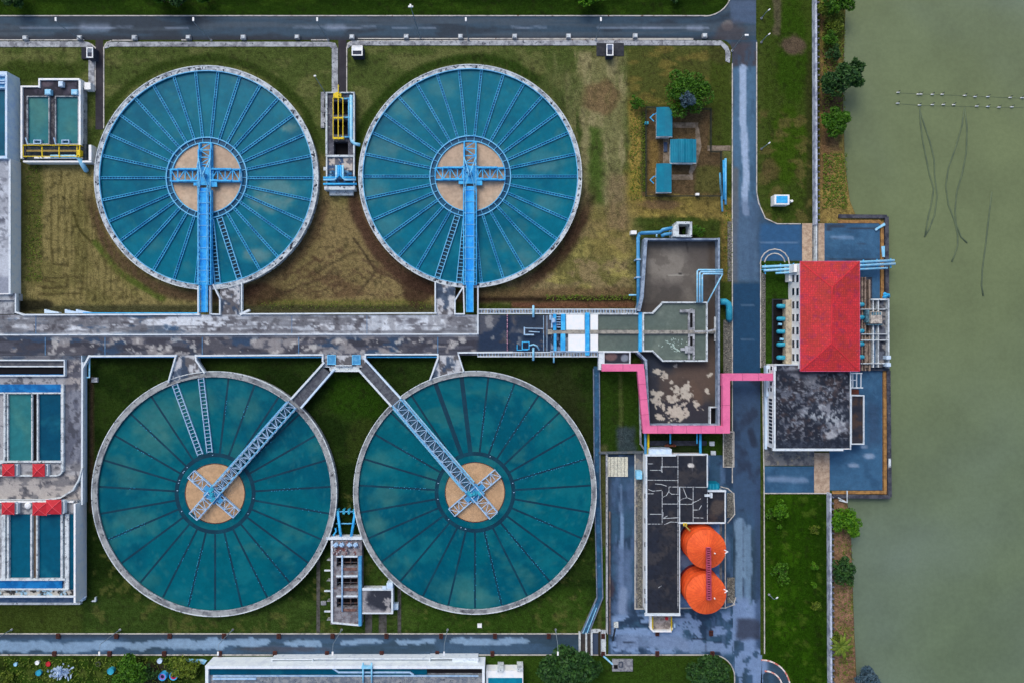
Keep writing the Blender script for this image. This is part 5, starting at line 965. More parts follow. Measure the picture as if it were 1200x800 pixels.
def p_sl(P):
    P.rect(750, 279, 842, 355, (100, 94, 90), 1, 2, 1); P.ell(785, 312, 26, 18, (128, 122, 116), .85, .9); P.ell(822, 300, 18, 14, (78, 72, 70), .7, .8); P.rect(755, 335, 800, 362, (58, 54, 52), .7, 6, 4); P.rect(830, 285, 842, 500, (66, 56, 50), .8, 3, 2); P.rect(820, 318, 842, 356, (60, 54, 50), .6, 5, 3); P.rect(750, 278, 842, 284, (70, 66, 66), .7, 2, 1)
    P.seg([(784, 323), (807, 322)], 1.6, (160, 156, 150), .8, .5); P.ell(797, 321, 3, 1.5, (50, 46, 46), .9); P.noise(12, 12, (86, 80, 76), .52, .6, .6, 5, (750, 280, 842, 356)); P.seg([(804, 284), (806, 296)], 2, (56, 52, 50), .6)
    P.rect(750, 412, 800, 440, (34, 44, 60), .95, 6, 4); P.ell(815, 440, 34, 22, (88, 72, 64), .9, .8); P.ell(800, 462, 22, 18, (74, 62, 58), .8); P.rect(756, 470, 836, 500, (38, 40, 52), .8, 5, 4); P.rect(756, 440, 772, 500, (36, 40, 52), .85, 4, 3); P.seg([(812, 450), (820, 470)], 10, (98, 78, 66), .6, 2)
    blob = np.zeros(len(P.X)); f4 = fbm(P.X/3.2+4, P.Y/3.2+8, 4)-.5; f8 = fbm(P.X/7+14, P.Y/7+18, 3)-.5
    for x, y, a, b in ((769, 435, 7, 3), (779, 439, 3.5, 5), (792, 429, 3, 2), (772, 460, 8, 4), (770, 470, 5, 7), (773, 487, 4, 5), (787, 467, 7, 6), (803, 463, 6, 12), (795, 456, 8, 3.5), (792, 483, 10, 9), (804, 482, 3.5, 6), (815, 474, 4, 6), (818, 480, 4, 3), (829, 459, 2.4, 3), (787, 448, 3, 1.6), (832, 439, 3, 2), (778, 478, 2, 4)):
        d = np.sqrt(((P.X-x)/a)**2+((P.Y-y)/b)**2)+f4*2.6+f8*1.2; blob = np.maximum(blob, ss(1.0, .82, d))
    P.mix(blob, (184, 176, 166), .97); P.mix(blob*ss(.02, .12, f4), (150, 140, 132), .6)
surf('basin_floor', [[(757, 279), (842, 279), (842, 362), (750, 362)], rc(750, 362, 842, 413), [(750, 413), (842, 413), (842, 499), (759, 499)]], 1.2, p_sl, painted('wet basin floor', .55, .1, 5, .2, .08, 1.2), t, 1.2, (70, 62, 60))
m = MB(); pool = [(754, 367), (765, 367), (777, 354.5), (828.5, 354.5), (828.5, 422.5), (777, 422.5), (765, 411), (754, 411)]
m.ppoly(pool, 1.0, ZB-1.0, ZB); m.build('pool_body', conc, t)
m = MB(); m.ppoly([(754.5, 368), (765.6, 368), (777.5, 356), (827.5, 356), (827.5, 421), (777.5, 421), (765.6, 410), (754.5, 410)], ZB-1.0, ZB-.6, ZB-.3); m.build('water_surface', greyw, t)
m = MB(); m.path(pool[:7]+[pool[7], pool[0]], .34, ZB, 1.2); m.build('pool_wall', concw, t)
m = MB(); m.pbox(806.5, 363, 808.6, 421, ZB-.8, ZB); m.pbox(812, 363, 814.2, 421, ZB-.8, ZB); m.pbox(808.6, 362, 812, 367, ZB-.8, ZB-.02); m.pbox(808.6, 384, 812, 394, ZB-.8, ZB-.05); m.pbox(808.6, 409, 812, 413, ZB-.8, ZB-.02); m.pbox(797, 363, 808.5, 366.2, ZB-.8, ZB+.04); m.pbox(798, 407.5, 810, 410.5, ZB-.8, ZB+.04); m.pbox(803, 405, 812, 413.5, ZB-.8, ZB+.09)
m.path([(814, 388.5), (830, 388), (838, 386)], .35, ZB+.1, .35); m.build('weir_wall', conc, t)
m = MB(); m.pbox(808.6, 367, 812, 384, ZB-.8, ZB-.45); m.pbox(808.6, 394, 812, 407, ZB-.8, ZB-.45); m.build('weir_gap', dark, t)
m = MB(); m.path([(838, 372), (838, 399)], .3, 1.9, .4); m.build('floor_bar', concw, t); m = MB(); m.frame(832, 476.5, 842, 498, 1, 1.2, 2.6); m.build('sump_rim', concw, t); m = MB(); m.pbox(833, 477.5, 841, 497, 1.2, 1.35, 2); m.build('sump', dark, t)
m = MB(); 
rg = random.Random(2)
for i in range(34): x = rg.gauss(788, 7); y = rg.gauss(403, 4); a = rg.uniform(0, 3.1); L = rg.uniform(.5, 2); m.path([(x, y), (x+L*math.cos(a), y+L*math.sin(a))], rg.uniform(.06, .16), ZB-.57+i*.0004, .05)
m.path([(788, 403), (791, 408), (796, 411)], .25, ZB-.54, .05); m.build('foam_streak', weather('foam', (170, 190, 186), None), t)
t = thing('concrete_shaft', 'square open concrete shaft with a black hole at the top of the grey brown basin', 'shaft', base(800, 268)); Z5 = 4.4
m = MB(); m.frame(793, 260, 811, 278, 2.6, 0, Z5); m.ppoly([(789, 268), (793.5, 261), (793.5, 277.5), (789, 277.5)], 0, Z5-.3); m.build('wall', concw, t); m = MB(); m.pbox(795, 263, 808, 276, 0, .6, Z5); m.build('shaft_floor', dark, t)
t = thing('pipe_run', 'grey blue main pipe bending round the corner of the grey brown basin', 'pipe', base(748, 320)); z = 2.2
m = MB().tube([W(788, 267.5, z), W(777, 269.5, z), W(773, 272.5, z), W(752, 273.5, z), W(748.6, 275), W(747.8, 279, z), W(748.2, 364, z)], .42, 14); m.v = [(a, b, max(c, .9)) for a, b, c in m.v]
m.build('main_pipe', pipeb, t, True)
q = MB().tube([W(788, 274, z), W(779, 275, z), W(775, 277, z)], .4, 12); q.build('branch_pipe', pipeb, t, True)
for y in (304, 325): q = MB(); q.pbox(745.4, y-.6, 751, y+.8, 0, 2.75); q.build('pipe_clamp', steelw, t)
q = MB(); q.pbox(739.5, 270.5, 746, 274.5, 0, 1.8); q.build('valve_box', white, t); q = MB().tube([W(737, 346, 1.6), W(749, 346, 1.6)], .2, 8); q.build('side_pipe', pipel, t, True); q = MB().tube([W(769.5, 272, z), W(769.5, 278, z)], .2, 8); q.build('stub', pipel, t, True)
for i, o in enumerate((0, 2.9, 5.8)):
    z = ZB+.9; q = MB().tube([W(847, 316.5+o*.8, z), W(818.5+o, 316.5+o*.8, z), W(817.2+o, 317.8+o*.8, z), W(817.2+o, 354, z), W(817.2+o, 354, z)-Vector((0, 0, .8))], .2, 10)
    tag(q.build('thin_pipe', pipel, smooth=True), ('outermost', 'middle', 'innermost')[i]+' of three nested pale blue pipes turning a corner over the grey brown basin', 'pipe', 'nested thin pipes over the basin')
m = MB().tube([W(847, 321, ZB+.9), W(829, 355, ZB+.6)], .15, 8); tag(m.build('brace_pipe', pipel, smooth=True), 'slanting thin pipe between the nested pipes and the chamfered pool corner', 'pipe')
m = MB().tube([W(844, 353.8, 1.6), W(850, 354, 1.6), W(853.6, 356.5, 1.5), W(854.6, 361, 1.4), W(854.6, 373, 1.1), W(854.6, 374.5, .2)], .75, 16); tag(m.build('elbow_pipe', cyan, smooth=True), 'thick turquoise elbow pipe between the basin wall and the east road', 'pipe')
t = thing('filter_trough', 'small dark tank with a white rim above the start of the pink duct', 'tank', base(722, 419)); m = MB(); m.frame(707, 411.5, 739, 427, 1.4, 0, 2.7); m.pbox(701.5, 412.5, 706.6, 433, 0, 2.2); m.build('wall', line, t)
surf('tank_floor', [rc(708, 412.5, 738, 426)], 2.2, lambda P: (P.ell(716, 418, 6, 4, (112, 90, 92), .9), P.ell(732, 419, 4, 4, (130, 142, 160), .9)), PD, t, 1, (38, 42, 56))
# ---- pink duct
t = thing('pink_duct', 'wide pink pipe duct stepping round the brown basin and over the east road', 'duct', base(800, 470)); ZP = 5.0; k = []
seg = [((705.5, 430.4), (754.6, 430.4)), ((751, 432), (757.6, 503.2)), ((753.8, 503.2), (855.4, 503.2)), ((851.3, 499), (851.3, 450)), ((851, 452), (851, 437.5)), ((851, 441.4), (908, 441.4))]
for i, (a, b) in enumerate(seg):
    q = MB(); p = W(*a, ZP); r = W(*b, ZP); h = 1.4+.02*i; p.z = r.z = ZP-h/2+.012*i; w = 1.62+(.12 if i == 4 else 0)
    q.beam(p, r, w, h); o_ = q.build('duct_section', pink, t); L = (r-p).length; n = int(L/3.2); d = (r-p).normalized(); q = MB()
    for j in range(1, n): q.beam(p+d*(L*j/n-.05), p+d*(L*j/n+.05), w+.05, h+.05)
    q.build('joint_band', weather('pink joint', (190, 84, 130), (168, 76, 116), 1, .4, .6), o_)
q = MB()
for x, y in ((722, 430.4), (753, 455), (755.6, 480), (780, 503), (815, 503), (851, 480), (858.5, 441.4), (896, 441.4)): c = W(x, y, ZP); q.beam((c.x, c.y, 0), (c.x, c.y, ZP-1.4), .35, .35)
q.build('support', conc, t)
# pipes under the duct
for i, (x, mt, lab) in enumerate(((756.4, pipeb, 'blue vertical pipe next to the yellow one below the pink duct corner'), (759.8, yellow, 'thin yellow pipe below the pink duct corner'), (785.5, steelb, 'short thin blue pipe under the middle of the pink duct'), (816.8, steelb, 'thin blue pipe left of its thicker twin under the pink duct'), (820.8, steelb, 'thicker blue pipe reaching down to the black roof from the pink duct'))):
    y1 = (532, 532, 519, 519, 531)[i]; tag(MB().tube([W(x, 505, 2.0), W(x, y1, 2.0), W(x, y1, .4)], (.3, .26, .18, .16, .3)[i], 10).build('service_pipe', mt, smooth=True), lab, 'pipe')
m = MB(); m.pbox(757, 516, 828, 521.5, 0, .15, 0); m.pbox(757, 521.5, 762, 532, 0, .12, 0); tag(m.build('pipe_trench', weather('trench concrete', (56, 60, 74), (40, 44, 56), 1, .4, .6)), 'dark shallow pipe trench between pink duct and black roof', 'trench')
t = thing('valve_set', 'rusty valve set on the dark trench below the pink duct', 'valve', base(785, 521)); q = MB(); q.cyl(W(781.5, 521, .2), .35, .15, 1.0, 12); q.cyl(W(789, 521, .2), .35, .15, 1.0, 12); q.build('valve_body', rust, t); q = MB().tube([W(779, 522, .5), W(792, 522, .5)], .2, 8); q.build('pipe', weather('orange rust', (150, 92, 56), (110, 66, 46), 2, .4, .6), t)
for i, (x, y) in enumerate(((834.5, 519.5), (836, 530.5))): q = MB(); q.pbox(x-2.8, y-2.4, x+2.8, y+2.4, 0, .4); q.pbox(x-1.5, y-1.2, x+1.5, y+1.2, .4, .5); tag(q.build('inspection_cover', concw), ('pale square cover nearer the pink duct on the small lawn', 'pale square cover nearer the black roof on the small lawn')[i], 'cover')

# ================================================================== CHEMICAL BUILDING, SILOS
t = thing('chemical_building', 'long building with a cracked black flat roof and white side wall beside the orange silos', 'building', base(785, 620)); ZC = 4.8
poly1 = [(758, 533), (829, 533), (829, 570), (796, 570), (796, 720), (758, 720)]
m = MB(); m.ppoly([(758, 534), (828.5, 534), (828.5, 570), (758, 570)], 0, ZC); m.ppoly([(758, 570), (796, 570), (796, 719), (758, 719)], 0, ZC); m.ppoly([(796, 570), (829, 570), (829, 612), (796, 612)], 0, ZC); m.build('wall', white, t)
m = MB(); m.ppoly([(829, 575.5), (850, 575.5), (850, 612), (829, 612)], 0, 3.4); m.build('annex_wall', concw, t)
def p_bl(P):
    P.noise(12, 12, (44, 44, 52), .46, .6, .8); P.noise(7, 9, (26, 32, 46), .46, .56, .8, 5); P.rect(758, 600, 772, 720, (28, 36, 54), .6, 5, 3); P.noise(16, 16, (64, 60, 62), .56, .68, .6, 9); P.noise(3, 3, (20, 24, 36), .58, .64, .6, 2)
    P.ell(810, 545, 4, 3, (210, 206, 206), .95, .3, 1); P.seg([(811, 534), (811, 552)], 1, (150, 146, 150), .6, .6)
PR = painted('black roof felt', .75, .16, 6, .3, .12, 1.3)
surf('roof', [rc(758, 533.5, 796, 719), rc(796, 533.5, 829, 612)], ZC+.03, p_bl, PR, t, 1.2, (34, 38, 50))
surf('annex_roof', [rc(829, 576, 849.5, 611.5)], 3.44, lambda P: (p_bl(P), P.ell(840, 594, 8, 9, (88, 76, 70), .7)), PR, t, 1.2, (60, 52, 54))
m = MB(); m.path([(757.6, 533), (757.6, 720)], .35, ZC+.35, .4); m.path([(757, 533.2), (791, 533.2)], .4, ZC+.36, .4); m.path([(791, 532), (829, 532)], .22, ZC+.34, .3); m.path([(829, 532), (829, 570)], .22, ZC+.35, .3); m.path([(796.5, 571), (796.5, 719)], .18, ZC+.14, .14); m.path([(757, 719.8), (796, 719.8)], .55, ZC+.36, .5); m.path([(796, 612.4), (849, 612.4)], .3, ZC+.2, .3); m.build('parapet', line, t)
m = MB(); m.path([(829, 575), (850, 575)], .4, 3.9, .5); m.path([(850, 575), (850, 612)], .25, 3.8, .4); m.pbox(826, 579, 832, 581.5, ZC, ZC+.4); m.pbox(832.5, 577.5, 835, 583, 3.4, 4.3); m.build('annex_parapet', line, t)
m = MB(); z = ZC+.1
for a in ([(758, 562), (794, 562.5)], [(760, 543), (765, 543)], [(775, 546.5), (794, 546.5)], [(775, 546), (775, 552)], [(762, 550.5), (775, 550.5)], [(794.5, 533), (794.5, 712)], [(784, 570), (829, 570.5)], [(760, 573), (765, 575), (775, 574)], [(768, 566.5), (775, 567), (781, 569)], [(784, 570), (784, 575), (781, 580), (777, 582)], [(784, 576), (787, 578.5), (795, 578.5)],
          [(796, 590.3), (811, 590.3)], [(794.5, 587), (800, 584), (805, 582.5), (802, 575), (800.5, 571)], [(805, 582.5), (811, 585)], [(812.3, 570), (812.3, 612)], [(811, 589), (818, 586), (821, 584)], [(813, 597), (819, 597), (822, 592)], [(813, 606), (824, 606.5)], [(829, 578), (829, 612)], [(776, 590), (794, 590)], [(776, 575), (776, 612)], [(758, 578), (766, 578)], [(777, 607), (795, 606)], [(777, 600), (777, 607), (782, 604)], [(779, 614), (786, 611), (795, 611.5)], [(758, 613.5), (776, 613.5)], [(776, 535), (776, 553)], [(775, 686), (772, 688)], [(762, 602), (775, 602)]):
    m.path(a, .12, z, .07)
m.build('roof_seam', weather('seam tape', (190, 196, 206), (104, 108, 120), 2, .5, .6), t)
m = MB(); m.ppoly([(829, 566), (843, 566), (843, 575), (829, 575)], 0, 3.0); m.build('shed', teal, t)
for x in (832, 836, 840): q = MB(); q.pbox(x, 567, x+.6, 574.5, 3.0, 3.12); q.build('roof_rib', cyan, t)
m = MB(); m.pbox(761, 526, 787, 533, 0, 3.6); m.build('porch_roof', whiteb, t); m = MB(); m.pbox(746, 552, 752.5, 561, 0, 2.2); m.build('side_box', pipel, t)
for y in (583, 612, 640, 668, 695, 706): q = MB(); z = 3.2; c = W(757, y, z); q.box(W(758, y, ZC).x-.12, c.y-.15, W(758, y, ZC).x+.02, c.y+.9, 2.6, 3.0); q.build('wall_pipe', shadeglass, t)
t = thing('loading_bay', 'small white walled bay with faded ochre rails at the foot of the black roofed building', 'bay', base(775, 731)); m = MB(); m.pbox(763, 721, 788, 738, 0, .5); m.build('floor', weather('bay floor', (168, 158, 158), (120, 112, 112), 1, .42, .6), t)
m = MB(); m.path([(762.8, 722), (762.8, 736), (766, 739.3), (786, 739.3), (787.6, 736)], .4, 1.4, 1.4); m.build('wall', white, t); q = MB(); q.rail([tuple(W(x, y, 1).xy) for x, y in ((786.5, 722), (786.5, 737))], .5, 1.1, .14, 1.2); q.rail([tuple(W(x, y, 1).xy) for x, y in ((764.5, 722), (764.5, 736))], .5, 1.1, .12, 1.2); q.build('rail', yellow, t)
m = MB(); m.pbox(789.5, 730, 791.5, 735, 0, 1); m.build('gas_box', steelw, t); m = MB(); m.pbox(780, 723, 783, 726, .5, .9); m.build('red_crate', redg, t)
def silo(cx, cy, r, lab):
    z = 7.0; c = W(cx, cy, z); rr = r*.2*(H-z)/H; t = thing('silo', lab, 'silo', (c.x, c.y, 0), 'orange silos')
    MB().cyl(c, rr, 0, z, 96).build('shell', orange, t, False); MB().ring(c, rr-.05, rr+.14, 0, 1.0, 96).build('base_shade_band', redd, t); m = MB()  # dark band added round the shell to stand for shade at its foot
    for zz in (1.6, 3.3, 5.0, 6.7): m.ring(c, rr-.02, rr+.07, zz, zz+.16, 96)
    m.build('hoop', orange, t); MB().cyl(c, rr+.08, z, z+1.5, 96, .35).build('roof_cone', orange, t); m = MB()
    for k in range(28): a = 2*math.pi*k/28; m.beam((c.x+math.cos(a)*(rr+.05), c.y+math.sin(a)*(rr+.05), z+.0), (c.x+math.cos(a)*.5, c.y+math.sin(a)*.5, z+1.46), .09, .08)
    m.build('roof_rib', weather('silo rib', (212, 84, 42), None), t); MB().cyl(c, .45, z+1.4, z+1.8, 20).build('cap', redd, t)
    q = MB(); a = c+Vector((1.5, -.5, .9)); q.cyl(a, .14, z+.9, z+1.5, 10); q.build('vent', white, t); return c
S1 = silo(827.8, 643, 22.6, 'orange silo with ribbed cone roof nearer the black roof'); S2 = silo(827.5, 695.5, 23.2, 'orange silo with ribbed cone roof nearer the lower road')
t = thing('silo_catwalk', 'purplish red catwalk frame joining the tops of the two orange silos', 'catwalk', tuple(W(830.5, 670, 8.7))); z = 9.2; a = W(830.2, 641, z); b = W(830.8, 702, z)
for s in (-1, 1): q = MB(); q.beam(a+Vector((s*.42, 0, 0)), b+Vector((s*.42, 0, 0)), .26, .3); q.build('rail', weather('purplish paint', (176, 72, 100), (150, 56, 84), 1, .4, .6), t)
q = MB(); q.beam(a-Vector((0, 0, .1)), b-Vector((0, 0, .1)), .6, .08); q.build('floor', redd, t); q = MB(); n = 22
for i in range(n+1): p = a+(b-a)*i/n; q.beam(p+Vector((-.42, 0, .05)), p+Vector((.42, 0, .05)), .14, .1)
q.build('rung', weather('purple rung', (196, 96, 130), None), t); q = MB()
for c in (S1, S2): q.beam((c.x, c.y, 8.2), (c.x, c.y, 9.0), .4, .4)
q.build('support', redd, t)
t = thing('silo_ladder', 'small ochre ladder head reaching the silo nearer the black roof', 'ladder', base(803, 615)); q = MB(); p = W(801, 613, 5.0); r_ = W(809, 622, 7.2); q.beam(p, r_, .3, .2); q.build('rail', yellowd, t); q = MB(); q.frame(801, 612.8, 805, 616, .8, 4.9, 5.3); q.build('landing', yellow, t); q = MB(); q.beam((p.x, p.y, 0), p, .15, .15); q.build('post', yellowd, t)
for i, (x, y) in enumerate(((852, 646), (851.5, 692))): q = MB(); q.path([(x-3, y-2), (x+1, y), (x-2, y+2)], .18, 7.2, .2); q.beam(W(x, y, 7.2)-Vector((0, 0, 7.1)), W(x, y, 7.2), .15, .15); tag(q.build('ladder_hook', white), ('white hooked ladder rail outside the silo nearer the black roof', 'white hooked ladder rail outside the silo nearer the lower road')[i], 'ladder')
# stacked slabs on the yard
proto = None
for j in range(10):
    for i in range(6):
        x = 711.6+i*4.1; y = 535.2+j*2.32
        if proto is None: q = MB(); q.pbox(x, y, x+3.5, y+1.75, .04, .34, .2); proto = q.build('paving_block', weather('new pale concrete', (222, 220, 206), (198, 196, 186), 2, .4, .6, .8)); tag(proto, 'pale rectangular block in the regular grid laid out on the blue yard', 'block', 'pale blocks laid out on the yard'); o = proto
        else: o = copy_tree(proto)
        p0 = W(711.6, 535.2, .2); p1 = W(x, y, .2); o.location = Vector(proto['_o'])+(p1-p0)
# ================================================================== PUMP HOUSE (red roof) AND NEIGHBOUR
t = thing('pump_house', 'white pump house with a large red hipped tile roof by the river', 'building', base(960, 370))
ZE, ZT = 7.3, 8.6; a = W(938, 306.5, ZE); b = W(1007.5, 434.5, ZE); r0 = W(975, 337, ZT); r1 = W(974.5, 402, ZT); xw = 64.75
m = MB(); m.box(xw, b.y+.5, b.x-.6, a.y-.5, 0, ZE-.05); m.build('wall', white, t)
def roofm():
    m, nt, bs = nodes('red tile roof'); col = nmix(nt, nramp(nt, nnoise(nt, .22, 5, .6), .4, .62), alb((218, 46, 54)), alb((194, 50, 42))); col = nmix(nt, nramp(nt, nnoise(nt, .6, 5, .6), .5, .68), col, alb((178, 38, 70)))
    g = nt.nodes.new('ShaderNodeNewGeometry'); s = nt.nodes.new('ShaderNodeTexBrick'); s.inputs['Scale'].default_value = 1.0; s.inputs['Brick Width'].default_value = .45; s.inputs['Row Height'].default_value = .52; s.inputs['Mortar Size'].default_value = .07; s.offset = 0
    s.inputs['Color1'].default_value = (1, 1, 1, 1); s.inputs['Color2'].default_value = (.7, .72, .8, 1); s.inputs['Mortar'].default_value = (.66, .56, .72, 1); nt.links.new(g.outputs['Position'], s.inputs['Vector'])
    col = nmix(nt, 1.0, col, s.outputs['Color'], 'MULTIPLY'); col = nmix(nt, nramp(nt, nnoise(nt, .9, 6, .75), .56, .7), col, alb((150, 44, 60))); col = nmix(nt, nramp(nt, nnoise(nt, 1.7, 4, .7), .62, .7), col, alb((206, 76, 72))); col = fine(nt, col, 3, .2); nt.links.new(col, bs.inputs['Base Color']); bs.inputs['Roughness'].default_value = .7
    nbump(nt, bs, s.outputs['Fac'], -.6, .1); return m
RT = roofm(); e = [(a.x, a.y, ZE), (b.x, a.y, ZE), (b.x, b.y, ZE), (a.x, b.y, ZE)]
m = MB(); m.add(e+[tuple(r0), tuple(r1)], [(1, 0, 4), (2, 1, 4, 5), (3, 2, 5), (0, 3, 5, 4), (0, 1, 2, 3)]); m.build('roof', RT, t)
m = MB(); hip = weather('ridge tile', (214, 54, 66), (192, 46, 56), 1, .4, .6)
for p, q in ((e[0], r0), (e[1], r0), (e[2], r1), (e[3], r1), (r0, r1)): m.beam(Vector(p)+Vector((0, 0, .02)), Vector(q)+Vector((0, 0, .02)), .22, .08)
m.build('ridge_cap', hip, t); m = MB()
for p, q in zip(e, e[1:]+e[:1]): m.beam(Vector(p)-Vector((0, 0, .12)), Vector(q)-Vector((0, 0, .12)), .14, .2)
m.build('gutter', pink, t)
for y in (326.6, 342, 357.5, 372.5, 387.6, 403, 418.5):
    for z in (3.1, 5.4):
        yc = W(0, y, z).y; f = MB().box(xw-.06, yc-.95, xw+.02, yc+.95, z-.72, z+.72).build('window', white, t)
        g = MB(); g.box(xw-.1, yc-.8, xw-.05, yc+.8, z-.58, z+.58); g.build('pane', shadeglass, f)
m = MB(); xx = W(924, 0, 0).x; m.box(xw-1.35, W(0, 426, 2).y, xw-.05, W(0, 351.5, 2).y, 0, 2.0); m.build('side_ledge', weather('beige ledge', (188, 176, 156), (150, 140, 130), 1.2, .45, .6, .8, (110, 84, 76), 2.5, .6, .66), t)
m = MB(); m.pbox(930.5, 309.5, 934, 319, 0, 5.5); m.pbox(925, 318, 931, 330, 0, 2.4); m.build('porch', white, t)
t = thing('pump_pit', 'dark sunken pit beside the white pump house wall', 'pit', base(915, 388)); m = MB(); m.pbox(905.5, 351.5, 924, 426, 0, .05, 0); m.build('floor', dark, t); m = MB(); m.frame(904.5, 350.5, 925, 427, 1.2, 0, .25, 0); m.build('rim', weather('pit rim', (44, 48, 60), None), t)
for i, y in enumerate((359, 373.7, 388.6, 403.6, 418.6)):
    q = MB().tube([W(926, y, 1.2), W(914.5, y, 1.2), W(912.6, y, 1.1), W(912, y, .2)], .5, 16)
    tag(q.build('pump_pipe', cyan, smooth=True), ('turquoise pump pipe nearest the bundle of pale pipes', 'second turquoise pump pipe from the bundle of pale pipes', 'middle one of the five turquoise pump pipes in the dark pit', 'turquoise pump pipe just below the middle one in the dark pit', 'turquoise pump pipe nearest the black flat roof')[i], 'pipe', 'turquoise pump pipes')
for i, (x, y) in enumerate(((914, 380), (916, 397.5))): q = MB(); q.tube([W(x-2, y, .8), W(x+2, y, .8)], .3, 10).cyl(W(x, y, .8), .25, .05, 1.3, 10); tag(q.build('small_valve', pipel), ('small pale valve between the second and middle turquoise pipes', 'small pale valve just below the middle turquoise pipe')[i], 'valve')
for i, (a_, b_) in enumerate((((893, 313), (1048, 305.4)), ((895, 317.2), (1049, 309.3)), ((909, 320.3), (1040, 314.3)))):
    z = 2.6; q = MB().tube([W(*a_, z), W(*b_, z)], .3 if i < 2 else .24, 12)
    tag(q.build('long_pipe', pipel, smooth=True), ('first', 'middle', 'shortest')[i]+' of three long pale blue pipes passing the pump house'+(' , nearest the kiosk' if i == 0 else ''), 'pipe', 'long pale pipes passing the pump house')
t = thing('pipe_rack', 'low steel rack carrying the three long pale pipes past the pump house', 'rack', base(1020, 310)); 
for x in (897, 915, 930, 1012, 1028, 1044): y = 315.5-(x-893)*.05; q = MB(); q.pbox(x-.5, y-5, x+.5, y+6, 2.0, 2.25); c = W(x, y, 2.2); q.beam((c.x, c.y, -2.5 if x > 1041 else 0), (c.x, c.y, 2.1), .2, .2); q.build('trestle', steelb, t)
# ---- intake works east of the pump house
t = thing('intake_works', 'cluttered concrete intake works with beams and walkways between red roof and river', 'works', base(1025, 380))
pb = weather('stained beige beam', (150, 132, 122), (104, 88, 84), 1, .42, .6, .85, (62, 60, 66), 2, .58, .66); 
m = MB(); m.pbox(1007, 351, 1042.5, 434, -4, .6); m.pbox(1007, 325, 1022, 351, -.5, .2, .2); m.build('base_slab', weather('dark intake slab', (40, 50, 66), (66, 72, 86), 1, .42, .6), t)
m = MB()
for x, y0 in ((1009.5, 325), (1013, 325), (1018, 328)): m.pbox(x, y0, x+1.7, 434, .2, 1.5, 1.4)
m.pbox(1015, 395, 1017.5, 430, .2, 1.2, 1.4); m.build('beige_beam', pb, t)
m = MB()
for y in (362, 391, 398, 425): m.pbox(1008, y, 1041, y+1, .6, 2.0, 1.6)
m.pbox(1022, 351, 1023.4, 430, .6, 1.9, 1.6); m.pbox(1028, 351, 1029.2, 430, .6, 1.9, 1.6); m.path([(1022, 351), (1041.5, 351), (1041.5, 430)], .35, 2.2, 1.6); m.build('rail', concw, t)
surf('walk_slab', [rc(1029, 352, 1041, 430)], 1.2, lambda P: (P.noise(6, 6, (140, 136, 136), .5, .58, .8), P.noise(4, 4, (36, 40, 54), .55, .6, .8, 5)), PD, t, 1, (86, 92, 108))
surf('channel_water', [rc(1023.5, 352, 1028, 430)], .8, lambda P: P.rect(1023, 375, 1028, 430, (92, 130, 176), .8, 2, 1), PD, t, 1, (26, 40, 60))
m = MB(); m.pbox(1020.5, 365, 1033.5, 379, .6, 2.9); m.build('platform', weather('pale platform', (196, 188, 182), (150, 142, 140), 1.5, .45, .6), t); m = MB(); 
for k in range(4): m.pbox(1022+k*3, 366, 1023.6+k*3, 369, 2.9, 3.15)
m.pbox(1015, 363.5, 1019, 378, .6, 2.2); m.pbox(1017, 379.5, 1034, 381, .6, 2.6); m.build('grille', weather('grille steel', (96, 140, 160), (60, 88, 110), 2, .4, .6), t)
for y in (357, 372, 388, 403, 418): q = MB().tube([W(1006, y, 1.8), W(1010.5, y, 1.8), W(1010.8, y, .4)], .5, 12); q.build('suction_pipe', cyan, t, True)
for y in (418.5, 427): q = MB(); q.pbox(1039, y-2, 1044, y+2, .6, 2.8); q.build('lift_box', whiteb, t)
t = thing('blue_tarp', 'crumpled bright blue tarp tied at the river corner of the intake works', 'tarp', base(1038, 345)); q = MB(); c = W(1038.5, 346.5, .6); n = 10
vs = [(c.x+math.cos(k*.628)*(.9+.3*math.sin(k*2.3)), c.y+math.sin(k*.628)*(.7+.2*math.cos(k*1.9)), .6) for k in range(n)]+[(c.x, c.y, 1.7)]; q.add(vs, [(k, (k+1) % n, n) for k in range(n)]); q.build('sheet', steelb, t)
# ---- black-roofed building
t = thing('switch_building', 'square building with a black stained flat roof between pump house and lower forecourt', 'building', base(952, 480)); ZK = 5.4
a = W(908, 433, ZK); b = W(997, 526, ZK); m = MB(); m.box(a.x, b.y, b.x, a.y, 0, ZK); m.build('wall', white, t)
def p_kr(P):
    P.noise(10, 10, (44, 44, 54), .47, .58, .8); P.noise(9, 8, (96, 102, 118), .56, .68, .8, 3); P.noise(2.6, 2.6, (150, 156, 170), .60, .68, .7, 23); P.ell(965, 482, 24, 8, (148, 152, 166), .75, .9, 1.3); P.ell(980, 495, 14, 12, (140, 144, 158), .75, .9, 1.3); P.ell(974, 510, 8, 4, (170, 172, 182), .8, .8, 1.2)
    P.ell(955, 442, 10, 12, (130, 134, 146), .7, .9, 1.3); P.ell(928, 436, 8, 8, (140, 142, 156), .7, .9, 1.3); P.noise(14, 14, (20, 28, 44), .5, .58, .85, 13); P.noise(3, 3, (130, 132, 144), .6, .66, .6, 4); P.noise(6, 6, (70, 54, 54), .62, .7, .5, 20); P.mix(ss(.50, .62, fbm(P.X/3, P.Y/4))*ss(1.1, .4, np.hypot((P.X-966)/30, (P.Y-484)/14)), (176, 182, 194), .8); P.mix(ss(.50, .60, fbm(P.X/3, P.Y/4))*ss(1.1, .4, np.hypot((P.X-982)/16, (P.Y-497)/14)), (168, 174, 186), .75); P.rect(908, 433, 997, 437, (26, 30, 44), .8, 2, 1); P.rect(908, 515, 997, 526, (20, 30, 48), .6, 3, 3)
